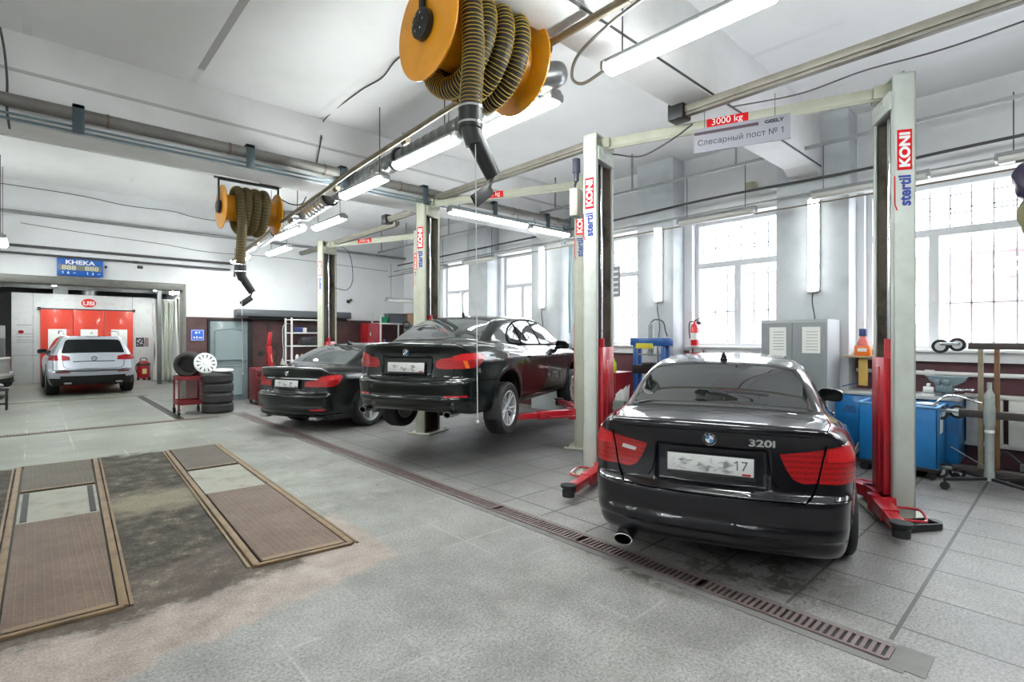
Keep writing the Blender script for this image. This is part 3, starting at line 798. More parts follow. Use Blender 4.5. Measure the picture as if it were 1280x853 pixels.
def build_body(name_root, cfg, paintm, h, lo=None, root=None, names=True, bump_z=.60, lid_x=.60, doors=((1.50,2.32),(2.32,3.22)), door_z=(.30,.985)):
    """polygonise and cut into body / bumper / boot lid / doors"""
    sy, sx, sz = cfg['sy'], cfg['sx'], cfg['sz']
    B = Body(cfg['sdf']); L = cfg['L']
    P, F = surface_nets(cfg['sdf'], (-1.05*sx,-.10,.08), (1.05*sx,L+.1,1.60*sz), h)
    P = B.project(P, 4)
    bm = bmesh.new(); vs = [bm.verts.new(p) for p in P]
    for f in F:
        try: bm.faces.new([vs[i] for i in f])
        except ValueError: pass
    def cut(co, no, sel=None):
        g = [f for f in bm.faces if (sel is None or sel(f.calc_center_median()))]
        es = set(e for f in g for e in f.edges); vv = set(v for f in g for v in f.verts)
        bmesh.ops.bisect_plane(bm, geom=list(vv)+list(es)+g, plane_co=co, plane_no=no, dist=1e-5)
    bz = bump_z*sz; lx = lid_x*sx; yr = .62*sy
    rr = lambda c: c.y < .9*sy
    cut((0,0,bz), (0,0,1), rr); cut((lx,0,0), (1,0,0), lambda c: c.y < 1.0*sy and c.z > bz-.05); cut((-lx,0,0), (1,0,0), lambda c: c.y < 1.0*sy and c.z > bz-.05)
    cut((0,yr,0), (0,1,0), lambda c: True)
    dz0, dz1 = door_z[0]*sz, door_z[1]*sz
    dd = [(a*sy, b_*sy) for a, b_ in doors]
    for y in sorted(set(q for p in dd for q in p)): cut((0,y,0), (0,1,0), lambda c: abs(c.y-y) < .1 and c.z < 1.1*sz)
    mid = lambda c: dd[0][0]-.1 < c.y < dd[-1][1]+.1
    cut((0,0,dz0), (0,0,1), mid); cut((0,0,dz1), (0,0,1), mid)
    bm.verts.index_update(); bm.faces.ensure_lookup_table()
    groups = {}; ya, yf = cfg['axles']; arch = cfg['wr']+cfg.get('archgap', .045)
    N = None
    V = np.array([v.co for v in bm.verts])
    for f in bm.faces:
        c = f.calc_center_median(); ax = abs(c.x); key = 'body'
        if c.y < yr-.001:
            if c.z < bz: key = 'rear_bumper'
            elif ax < lx: key = 'boot_lid'
        elif ax > .6*sx and dz0 < c.z < dz1:
            for k, (a, b_) in enumerate(dd):
                if a < c.y < b_: key = ('rear_door' if k == 0 else 'front_door')+('_' if c.x > 0 else '')
        dark = 0
        fn = f.normal
        for yc in (ya, yf):
            if math.hypot(c.y-yc, c.z-cfg['wr']) < arch+.006 and ax < cfg['inner']*sx: dark = 1
        if c.z < cfg.get('zb', .20)+.055 and ax < .80*sx and .25 < c.y < L-.3: dark = 1
        if cfg.get('clad') and c.z < cfg['clad'](c): dark = 1
        groups.setdefault(key, []).append(([v.index for v in f.verts], dark))
    bm.free()
    NN = B.normal(V)
    for key, fl in groups.items():
        used = sorted(set(i for f, _ in fl for i in f)); mp = {v: k for k, v in enumerate(used)}
        mesh_obj(key.rstrip('_'), V[used], [[mp[i] for i in f] for f, _ in fl], [paintm, M_under], root, NN[used], [d for _, d in fl])
    return B
M_trimc = mat('bright_window_trim', (.70,.71,.73), .3, .45)
M_sglass = mat('side_car_glass', (.012,.014,.015), .03, spec=.35)
def SY(cfg, poly): return [(a*cfg['sy'], b*cfg['sz']) for a, b in poly]
def SX(cfg, poly): return [(a*cfg['sx'], b*cfg['sz']) for a, b in poly]
def mirror_x(p): return [(-a, b) for a, b in p]
def side_mirror(root, cfg, s_, pm, y=2.93, z=.985):
    sx, sy, sz = cfg['sx'], cfg['sy'], cfg['sz']; X = s_*.955*sx; Y = y*sy; Z = z*sz
    b = MB(); T = Matrix.Translation((X, Y, Z)) @ Euler((0, R(6)*s_, R(-12)*s_)).to_matrix().to_4x4()
    bm = bmesh.new(); bmesh.ops.create_icosphere(bm, subdivisions=4, radius=1)
    vs = []
    for v in bm.verts:
        c = v.co; q = lambda t: math.copysign(abs(t)**.62, t)
        yy = q(c.y)*.075; yy = max(yy, -.045); vs.append(T @ Vector((q(c.x)*.112*(1-.18*q(c.z)*s_*0), yy, q(c.z)*.068)))
    fs = [[v.index for v in f.verts] for f in bm.faces]; bm.free(); b.add(vs, fs); o = b.build('side_mirror', pm, root)
    g = MB(); gb = [T @ Vector((x*.095, -.0465, z_*.055)) for x, z_ in rounded([(-1,-1),(1,-1),(1,1),(-1,1)], .5, 6)]
    g.add(gb+[p+T.to_3x3() @ Vector((0,-.003,0)) for p in gb], [tuple(range(len(gb))), tuple(range(len(gb), 2*len(gb)))]+[(i, (i+1) % len(gb), len(gb)+(i+1) % len(gb), len(gb)+i) for i in range(len(gb))]); g.build('mirror_glass', M_cglass, o)
    a = MB(); a.tube([(s_*.80*sx, Y+.05, Z-.06), (s_*.90*sx, Y+.03, Z-.05), (X, Y+.01, Z-.03)], [.03,.026,.03], 10); a.build('mirror_arm', M_dark, o)
def door_handle(B, root, y, z, s_, pm):
    p, n = place_grid(B, y, z, mode_side(s_)); b = MB()
    b.tube([p+Vector((-s_*.004,-.085,0)), p+Vector((s_*.024,-.06,.003)), p+Vector((s_*.030,0,.004)), p+Vector((s_*.024,.06,.003)), p+Vector((-s_*.004,.085,0))], [.011,.013,.013,.013,.011], 10)
    b.build('door_handle', pm, root)
def fin(B, root, y, pm, w=.03):
    p, n = place_grid(B, 0, y, mode_top); b = MB(); z = p.z-.004
    for (dy, ww, zz) in [(0,0,0)]: pass
    pr = [(-.075,0),(.10,0),(.03,.030),(-.055,.062),(-.075,.05)]
    vs = []; 
    for k, f in ((-1,1),(1,1)):
        for (a, c) in pr: vs.append((k*w*(1-c/.062*.8), y+a, z+c))
    n5 = 5; fs = [tuple(range(5))[::-1], tuple(range(5,10))]+[(i, (i+1) % 5, 5+(i+1) % 5, 5+i) for i in range(5)]
    b.add(vs, fs); b.build('roof_antenna', pm, root, smooth=25)

def saloon(name, label, cfg, pm, h, style):
    root = thing(name, label, 'car')
    cfg['sdf'] = make_sdf(cfg); cfg.setdefault('inner', .855)
    B = build_body(name, cfg, pm, h, root=root, bump_z=cfg.get('bump_z', .60), lid_x=cfg.get('lid_x', .60))
    sx, sy, sz, L = cfg['sx'], cfg['sy'], cfg['sz'], cfg['L']
    ang = math.degrees(math.atan2((1.385-1.085)*sz, (1.32-.64)*sy))
    ms = mode_slope(.64*sy, 1.085*sz, ang)
    rw = rounded(SX(cfg, [(-.625,.02),(-.3,-.015),(.3,-.015),(.625,.02),(.585,.35),(.545,.60),(.3,.645),(-.3,.645),(-.545,.60),(-.585,.35)]), .05)
    rwo = rounded(SX(cfg, [(-.645,.0),(-.3,-.035),(.3,-.035),(.645,.0),(.605,.35),(.56,.62),(.3,.67),(-.3,.67),(-.56,.62),(-.605,.35)]), .06)
    patch(B, 'rear_window_seal', rwo, ms, M_seam, root, off=.002, h=.05)
    patch(B, 'rear_window', rw, ms, style.get('glass', M_cglass), root, off=.0045, h=.035)
    wsc = rounded(SX(cfg, [(-.70,.05),(.70,.05),(.56,.78),(-.56,.78)]), .06)
    patch(B, 'windscreen', wsc, mode_slope(3.62*sy, .99*sz, 30, True), M_cglass, root, off=.004, h=.06)
    DLO = {'quarter_window': [(1.27,1.045),(1.60,1.02),(1.635,1.285),(1.45,1.215),(1.32,1.125)],
           'rear_side_window': [(1.635,1.018),(2.27,1.010),(2.235,1.345),(1.95,1.338),(1.675,1.298)],
           'front_side_window': [(2.335,1.008),(3.26,.995),(3.10,1.11),(2.86,1.245),(2.62,1.325),(2.295,1.346)]}
    sur = [(1.235,1.035),(1.60,1.005),(2.3,.996),(3.32,.980),(3.12,1.125),(2.87,1.265),(2.63,1.343),(2.3,1.364),(1.95,1.356),(1.66,1.315),(1.44,1.235),(1.29,1.135),(1.235,1.035)]
    for s_ in (-1, 1):
        for k, p in DLO.items(): patch(B, k, rounded(SY(cfg, p), .03), mode_side(s_), style.get('sglass', M_cglass), root, off=.004, h=.05)
        ribbon(B, 'window_chrome', [dens(SY(cfg, rounded(sur[:-1], .05)+rounded(sur[:-1], .05)[:1]), .02, False)], mode_side(s_), style.get('chrome', M_trimc), root, w=.024, off=.0045)
        ribbon(B, 'window_pillar_trim', [SY(cfg, [(1.62,1.01),(1.655,1.30)]), SY(cfg, [(2.302,1.0),(2.267,1.352)])], mode_side(s_), M_dark, root, w=.05, off=.006)
        ribbon(B, 'panel_gap', [SY(cfg, q) for q in ([(1.50,1.03),(1.49,.80),(1.44,.58),(1.37,.45)], [(2.315,1.0),(2.30,.32)], [(3.27,.99),(3.24,.60),(3.20,.32)], [(1.40,.315),(3.2,.315)], [(.13,.61),(.40,.605),(.70,.60)],
               [(3.55,.86),(4.25,.72)])], mode_side(s_), M_seam, root, w=.006, off=.001)
        side_mirror(root, cfg, s_, pm)
        for y in (1.66, 2.52): door_handle(B, root, y*sy, .842*sz, s_, style.get('handle', pm))
    style['details'](B, root, cfg, pm)
    fin(B, root, 1.46*sy, pm)
    # nose
    for s_ in (-1, 1):
        hl = [(12,.60),(40,.62),(66,.66),(70,.73),(45,.72),(12,.70)]
        patch(B, 'headlamp', rounded([(a, z*sz) for a, z in hl], .01), mode_corner(s_, .45*sx, L-.55, True), M_clear, root, h=.04, scale=(80,1), off=.003)
        kg = [(.03,.50),(.20,.50),(.24,.58),(.18,.67),(.03,.67)]
        q = SX(cfg, kg) if s_ > 0 else mirror_x(SX(cfg, kg))
        patch(B, 'grille', rounded(q, .03), lambda a, b: (np.stack([a, np.full(len(a), L+.5), b], 1), np.tile([0,-1.,0], (len(a),1))), M_dark, root, h=.03, off=.006)
    return root, B

# ---------------------------------------------------------------- details of each rear end
def lines_sym(p): return [p, mirror_x(p)]
def det_e90(B, root, c, pm):
    for s_ in (-1, 1):
        inn = [(.402,.872),(.52,.888),(.648,.910),(.622,.79),(.598,.706),(.53,.700),(.475,.725),(.435,.79)]
        q = inn if s_ > 0 else mirror_x(inn)
        a = patch(B, 'tail_lamp', rounded(q, .012), mode_rear, M_tail, root, off=.007, h=.025, thick=.012)
        rv = [(.475,.835),(.575,.850),(.585,.825),(.485,.812)]; q = rv if s_ > 0 else mirror_x(rv)
        s_ < 0 and patch(B, 'lamp_glint_strip', rounded(q, .008), mode_rear, M_clear, a, off=.0085, h=.02, thick=.004)
        out = [(22.5,.914),(40,.932),(60,.938),(71,.915),(75,.86),(72,.765),(52,.712),(30,.70),(14,.706)]
        a = patch(B, 'tail_lamp', rounded(out, .008), mode_corner(s_, .50, .55), M_tail, root, off=.007, h=.025, thick=.012, scale=(80,1))
        up = [(23.5,.835),(40,.835),(58,.838),(70,.84),(69,.905),(58,.930),(40,.925),(23.5,.907)]
        patch(B, 'upper_lamp_segment', rounded(up, .006), mode_corner(s_, .50, .55), M_tailhi, a, off=.0085, h=.025, thick=.004, scale=(80,1))
        ribbon(B, 'panel_gap', [[(.655*s_,.935),(.632*s_,.83),(.606*s_,.70),(.575*s_,.625),(.545*s_,.600)]], mode_rear, M_seam, root, w=.010, off=.0095)
        ribbon(B, 'panel_gap', [[(.655*s_,.13),(.675*s_,.25),(.705*s_,.45),(.70*s_,.62)]], mode_top, M_seam, root, w=.007)
        rf = [(.50,.432),(.74,.432),(.76,.447),(.50,.450)]
        b = MB()
        p, n = place_grid(B, .70*s_, .52, mode_rear); b.cyl(p-n*.004, p+n*.003, .011, 14); b.build('parking_sensor', pm, root)
    ribbon(B, 'panel_gap', [[(-.545,.600),(0,.594),(.545,.600)]], mode_rear, M_seam, root, w=.008)
    ribbon(B, 'boot_lip_trim', [[(-.58,.983),(-.3,.992),(.3,.992),(.58,.983)]], mode_rear, M_seam, root, w=.004)
    roundel(B, 0, .940, mode_rear, .043, root)
    # plate surround corners
    ribbon(B, 'plate_recess_edge', [[(.335*s_,.885),(.345*s_,.80),(.365*s_,.70),(.39*s_,.665)] for s_ in (-1,1)], mode_rear, M_steel, root, w=.005, off=.002)
    plate(B, .775, root, .062, '17')
    p, n = place_grid(B, .285, .935, mode_rear); xd = Vector((0,0,1)).cross(n).normalized()
    text_obj('model_badge', '320i', .062, frame(p+n*.002+Vector((.02,0,0)), xd, n.cross(xd)), M_steel, root, ext=.002, sx=1.45, bold=.002)
    # exhaust
    e = MB(); pts = []
    for k in range(22):
        a = 2*PI*k/22
    T = frame((-.545,.03,.228), (1,0,.0), (0,0,1)) @ Matrix.Diagonal((1.6,.95,1,1))
    e.lathe([(.040,-.20),(.042,-.0),(.042,.035),(.036,.037),(.034,.03),(.032,-.18)], 28, T, closed=False); e.build('exhaust_pipe', M_steel, root)
    # third brake lamp / lower bumper crease highlights

def det_f10(B, root, c, pm):
    sx, sz, sy = c['sx'], c['sz'], c['sy']
    for s_ in (-1, 1):
        inn = [(.40,.835),(.45,.862),(.60,.884),(.60,.745),(.43,.748),(.39,.775)]
        q = SX(c, inn); q = q if s_ > 0 else mirror_x(q)
        patch(B, 'tail_lamp', rounded(q, .015), mode_rear, M_tail, root, off=.006, h=.03, thick=.012)
        out = [(13,.750),(30,.748),(50,.76),(62,.785),(76,.85),(82,.885),(76,.912),(60,.925),(30,.925),(13,.89)]
        a = patch(B, 'tail_lamp', rounded([(p, z*sz) for p, z in out], .008), mode_corner(s_, .50, .55), M_tail, root, off=.006, h=.028, thick=.012, scale=(80,1))
        up = [(15,.842),(40,.845),(60,.855),(72,.878),(68,.905),(52,.918),(30,.917),(16,.89)]
        patch(B, 'upper_lamp_segment', rounded([(p, z*sz) for p, z in up], .006), mode_corner(s_, .50, .55), M_tailhi, a, off=.0075, h=.028, thick=.004, scale=(80,1))
        am = [(36,.755),(42,.755),(38,.84),(31,.84)]
        patch(B, 'indicator_lens', [(p, z*sz) for p, z in am], mode_corner(s_, .50, .55), M_amber, a, off=.0082, h=.028, thick=.004, scale=(80,1))
        g = [(.645,.91),(.625,.82),(.60,.73),(.59,.645),(.50,.615)]
        ribbon(B, 'panel_gap', [SX(c, [(p*s_, z) for p, z in g])], mode_rear, M_seam, root, w=.007)
        ribbon(B, 'panel_gap', [[(.645*s_*sx,.15),(.68*s_*sx,.3*sy),(.71*s_*sx,.5*sy),(.69*s_*sx,.63*sy)]], mode_top, M_seam, root, w=.007)
        rf = SX(c, [(.52,.425),(.76,.43),(.76,.452),(.52,.448)]); rf = rf if s_ > 0 else mirror_x(rf)
        patch(B, 'bumper_reflector', rf, mode_rear, M_refl, root, off=.005, h=.03)
        e = MB(); T = frame((s_*.60,.05,.25), (1,0,0), (0,0,1)) @ Matrix.Diagonal((1.2,.9,1,1))
        e.lathe([(.040,-.20),(.042,.0),(.042,.03),(.034,.03),(.032,-.18)], 24, T); e.build('exhaust_pipe', M_steel, root)
        f = MB(); f.box((s_*.83*sx, c['axles'][0]-c['wr']-.07, c['wr']-.09), (.22,.02,.26), rot=(R(-8),0,0), bev=.006); f.build('mud_flap', M_rubber, root)
    ribbon(B, 'panel_gap', [SX(c, [(-.50,.615),(0,.608),(.50,.615)])], mode_rear, M_seam, root, w=.008)
    ribbon(B, 'plate_recess_edge', [SX(c, [(-.36,.80),(-.345,.70),(-.30,.665),(0,.660),(.30,.665),(.345,.70),(.36,.80)])], mode_rear, M_galv, root, w=.006, off=.002)
    roundel(B, 0, .935*sz, mode_rear, .042, root)
    plate(B, .755*sz, root, .075)
    ribbon(B, 'bumper_strip', [SX(c, [(-.80,.44),(-.4,.428),(.4,.428),(.80,.44)])], mode_rear, M_galv, root, w=.006, off=.002)
    b = MB(); b.b2((-.45,.3,.235), (.45,.8,.26), bev=.01); b.b2((-.30,.9,.22), (.30,1.3,.32), bev=.03); b.cyl((-.8,c['axles'][0],c['wr']), (.8,c['axles'][0],c['wr']), .04, 12)
    b.cyl((.0,1.3,.25), (0,3.6,.25), .04, 12); b.build('underbody_parts', M_under, root)

def det_f01(B, root, c, pm):
    sx, sz, sy = c['sx'], c['sz'], c['sy']
    for s_ in (-1, 1):
        inn = [(.37,.735),(.60,.735),(.60,.845),(.50,.832),(.37,.815)]
        q = SX(c, inn); q = q if s_ > 0 else mirror_x(q)
        patch(B, 'tail_lamp', rounded(q, .015), mode_rear, M_tail, root, off=.006, h=.03, thick=.012)
        out = [(13,.735),(35,.735),(52,.745),(66,.80),(78,.895),(72,.925),(50,.93),(30,.915),(22,.90),(13,.848)]
        a = patch(B, 'tail_lamp', rounded([(p, z*sz) for p, z in out], .008), mode_corner(s_, .50, .55), M_tail, root, off=.006, h=.028, thick=.012, scale=(80,1))
        up = [(20,.82),(40,.83),(56,.85),(70,.895),(64,.915),(45,.915),(26,.89)]
        patch(B, 'upper_lamp_segment', rounded([(p, z*sz) for p, z in up], .006), mode_corner(s_, .50, .55), M_tailhi, a, off=.0075, h=.028, thick=.004, scale=(80,1))
        ribbon(B, 'panel_gap', [SX(c, [(p*s_, z) for p, z in [(.645,.93),(.625,.82),(.60,.70),(.57,.64),(.50,.615)]])], mode_rear, M_seam, root, w=.007)
        rf = SX(c, [(.50,.36),(.72,.36),(.74,.40),(.50,.385)]); rf = rf if s_ > 0 else mirror_x(rf)
        patch(B, 'bumper_reflector', rf, mode_rear, M_refl, root, off=.005, h=.03)
        e = MB(); e.box((s_*.56,.15,.245), (.18,.14,.055), bev=.02); e.build('exhaust_pipe', M_metalgrey, root)
    cs = SX(c, [(-.60,.868),(-.3,.875),(.3,.875),(.60,.868),(.60,.848),(.3,.855),(-.3,.855),(-.60,.848)])
    patch(B, 'chrome_strip', cs, mode_rear, M_steel, root, off=.006, h=.03)
    ribbon(B, 'panel_gap', [SX(c, [(-.50,.615),(0,.608),(.50,.615)])], mode_rear, M_seam, root, w=.008)
    roundel(B, 0, .945*sz, mode_rear, .042, root)
    plate(B, .775*sz, root, .07)
    ribbon(B, 'bumper_strip', [SX(c, [(-.80,.30),(-.4,.285),(.4,.285),(.80,.30)])], mode_rear, M_galv, root, w=.012, off=.002)

def set_car(root, x, y, z, heading):
    root.location = (x, y, z); root.rotation_euler = (0, 0, -R(heading))

c1 = dict(E90); c1['tw'] = .225
car1, B1 = saloon('saloon_car', 'black compact saloon with silver 320i badge parked on the floor, tail to the camera', c1, M_pblack, .019, dict(details=det_e90, sglass=M_sglass))
W1 = make_wheel_mesh(.318, .222, .225, 5); wheels(car1, c1, .785, W1)
set_car(car1, 3.14, 1.58, 0, 68.45)

c2 = scaled(E90, 4.90, 1.86, 1.464, axles=(1.10, 4.07), wr=.335, droop=.125, rk=.21, bump_z=.615, plate_recess=(.34,.665*1.03,.90)); c2['tw'] = .235; c2['zb'] = .22
car2, B2 = saloon('saloon_car', 'black executive saloon raised on a two-post lift with its wheels off the floor', c2, M_pgreen, .024, dict(details=det_f10, sglass=M_sglass, glass=M_cglass2, handle=M_pgreen))
W2 = make_wheel_mesh(.345, .232, .235, 5, twin=True); wheels(car2, c2, .80, W2)
set_car(car2, 3.22, 5.43, .45, 65.8)

c3 = scaled(E90, 5.07, 1.90, 1.479, axles=(1.12, 4.19), wr=.345, rk=.22, bump_z=.615, plate_recess=(.33,.70,.87)); c3['tw'] = .245
car3, B3 = saloon('saloon_car', 'dark green-black luxury saloon on the floor beyond the raised one, chrome strip over its plate', c3, M_pgreen, .026, dict(details=det_f01, sglass=M_sglass, glass=M_cglass2))
W3 = make_wheel_mesh(.345, .245, .24, 5, twin=False, style=1); wheels(car3, c3, .815, W3)
set_car(car3, 3.06, 8.97, 0, 66.7)
# ================================================================== FLUORESCENT LIGHTS
def tube_light(x, y0, y1, z, lit=True, label='', group=None, drop=None, xe=None, emat=None, w=.075):
    """hanging batten along Y (or from x to xe)"""
    p = Vector((x, y0, z)); q = Vector((x if xe is None else xe, y1, z)); c = (p+q)/2; L = (q-p).length; a = math.atan2((q-p).y, (q-p).x)
    root = thing('fluorescent_light', label, 'light', tuple(c), a, group)
    b = MB(); pr = [(-w*.72,.0),(-w*.70,.035),(-w*.45,.06),(w*.45,.06),(w*.70,.035),(w*.72,0)]
    T = frame((-L/2,0,0), (0,1,0), (0,0,1)); b.prism(pr, 0, L, T)
    for s_ in (-1, 1): b.box((s_*(L/2-.012),0,.0), (.03, w*2.05, .07), bev=.01)
    b.build('housing', M_metalgrey, root)
    d = MB(); pr = [(-w*.70,.012),(-w*.98,0),(-w*.88,-.035),(-w*.5,-.06),(w*.5,-.06),(w*.88,-.035),(w*.98,0),(w*.70,.012)]
    d.prism(pr, .03, L-.03, T); d.build('diffuser', (emat or M_lit) if lit else M_unlit, root)
    if drop:
        k = MB()
        for s_ in (-.38, .38): k.tube([(s_*L,0,.05), (s_*L,0,drop)], .006, 5)
        k.build('hanger_chain', M_cable, root)
    return root
g = 'lit fluorescent lights in the long row under the duct'
ROWX = 3.32; ROWZ = 3.72
tube_light(ROWX-.02, 1.22, 2.50, 3.70, label='nearest lit fluorescent light at the top edge of the photo', drop=.44)
tube_light(ROWX+.08, 3.10, 4.38, ROWZ, label='lit fluorescent light behind the nearest yellow hose reel', drop=.38)
tube_light(ROWX-.02, 4.45, 5.70, ROWZ, label='lit fluorescent light under the duct, seen left of the hanging hose nozzle', drop=.36)
tube_light(ROWX, 6.02, 7.25, 3.66, label='lit fluorescent light just before the big pipe crosses the duct', drop=.36)
tube_light(3.95, 8.6, 9.85, 3.68, label='lit fluorescent light hanging alone right of the duct, above the far lift', drop=1.0)
tube_light(3.62, 9.6, 10.9, 3.60, label='lit fluorescent light under the duct beside the far hose reel', drop=.3)
tube_light(3.95, 11.2, 12.5, 3.5, label='small far lit fluorescent light below the duct end', drop=.3)
tube_light(3.55, 12.7, 13.8, 3.42, label='furthest lit fluorescent light of the row, near the back wall', drop=.3)
tube_light(-.50, 9.3, 10.5, 3.45, label='lit fluorescent light cut by the left edge of the photo', drop=1.25)
tube_light(-.42, 12.3, 13.4, 3.30, label='second lit fluorescent light at the left edge, lower and farther', drop=1.4)
# unseen lamps behind and left of the camera, added to raise the ambient light
for (x, y) in [(-4.4,1.6), (-4.4,4.7), (-4.4,7.8), (-4.4,11), (-1.6,-1.0), (-1.6,1.4), (3.3,-.6), (5.6,-1.6)]:
    tube_light(x, y-.63, y+.63, 3.7, label='added fluorescent light out of view, raising the ambient light', group='added fluorescent lights out of view', drop=1.0)
# along the girder on the right: long batten beside the big pipe, parallel to X
tube_light(5.1, 7.1, 7.1, 3.72, label='lit fluorescent light along the girder, between the middle lift and the windows', xe=6.9, emat=M_lit2, drop=.2)
tube_light(7.0, 7.1, 7.1, 3.70, label='lit fluorescent light along the girder, nearest to the window wall', xe=8.1, emat=M_lit2, drop=.2)
# unlit battens in front of the windows
M_bat = 0
for (x, y0, y1, z, lab) in [(7.6,1.15,2.40,3.47,'unlit batten light before the first window, right of the pier lamp'),
        (7.6,3.12,4.32,3.42,'unlit batten light hanging across the second window'), (7.6,5.95,6.7,3.40,'unlit batten light glimpsed right behind the nearest left lift post'),
        (7.6,8.80,9.95,3.38,'unlit batten light before the far window with two panes'), (7.6,10.7,12.0,3.36,'farthest unlit batten light at the window wall'), (7.6,-.6,.6,3.5,'unlit batten light before the nearest window')]:
    tube_light(x, y0, y1, z, lit=False, label=lab, drop=.68)
# vertical lamps on the piers
def pier_light(y, z0, z1, label, x=8.19):
    root = thing('pier_lamp', label, 'light', (x, y, z0), 0, None); L = z1-z0
    b = MB(); b.b2((-.01,-.08,0), (.03,.08,L), bev=.01)
    for zz in (0, L): b.box((-.03,0,zz), (.07,.15,.03), bev=.008)
    b.build('housing', M_white, root)
    d = MB(); d.prism([(0,-.068),(-.045,-.062),(-.075,-.03),(-.075,.03),(-.045,.062),(0,.068)], .02, L-.02); d.build('diffuser', M_lit2, root)
    k = MB(); k.tube(spline([(-.02,0,0),(-.02,.01,-.15),(.0,-.02,-.45),(.01,.03,-.8),(.02,.02,-1.1)], 6), .008, 6); k.build('cable', M_cable, root)
pier_light(2.55, 2.24, 3.56, 'lit vertical lamp on the pier above the grey locker')
pier_light(5.05, 2.22, 3.53, 'lit vertical lamp on the pier above the blue press')
pier_light(7.92, 2.22, 3.55, 'lit vertical lamp on the pier seen left of the nearest lift posts')
# lamps in the paint-booth hall
tube_light(.28, 16.4, 17.4, 2.98, label='lit lamp under the dark roof behind the opening, left', drop=.5)
tube_light(3.0, 17.3, 18.1, 2.9, label='lit lamp under the dark roof behind the opening, right by the curtain', drop=.55)
for (x, y) in [(-3,17), (-3,21), (.5,19.9), (.5,22.6), (3.0,20.0), (3.3,22.5), (-5,19)]:  # added hall lamps; the right-hand pair brightens curtain and booth front
    tube_light(x, y-.63, y+.63, 3.35, label='added lit fluorescent light inside the hall behind the opening', group='added fluorescent lights inside the hall behind the opening', drop=.15)
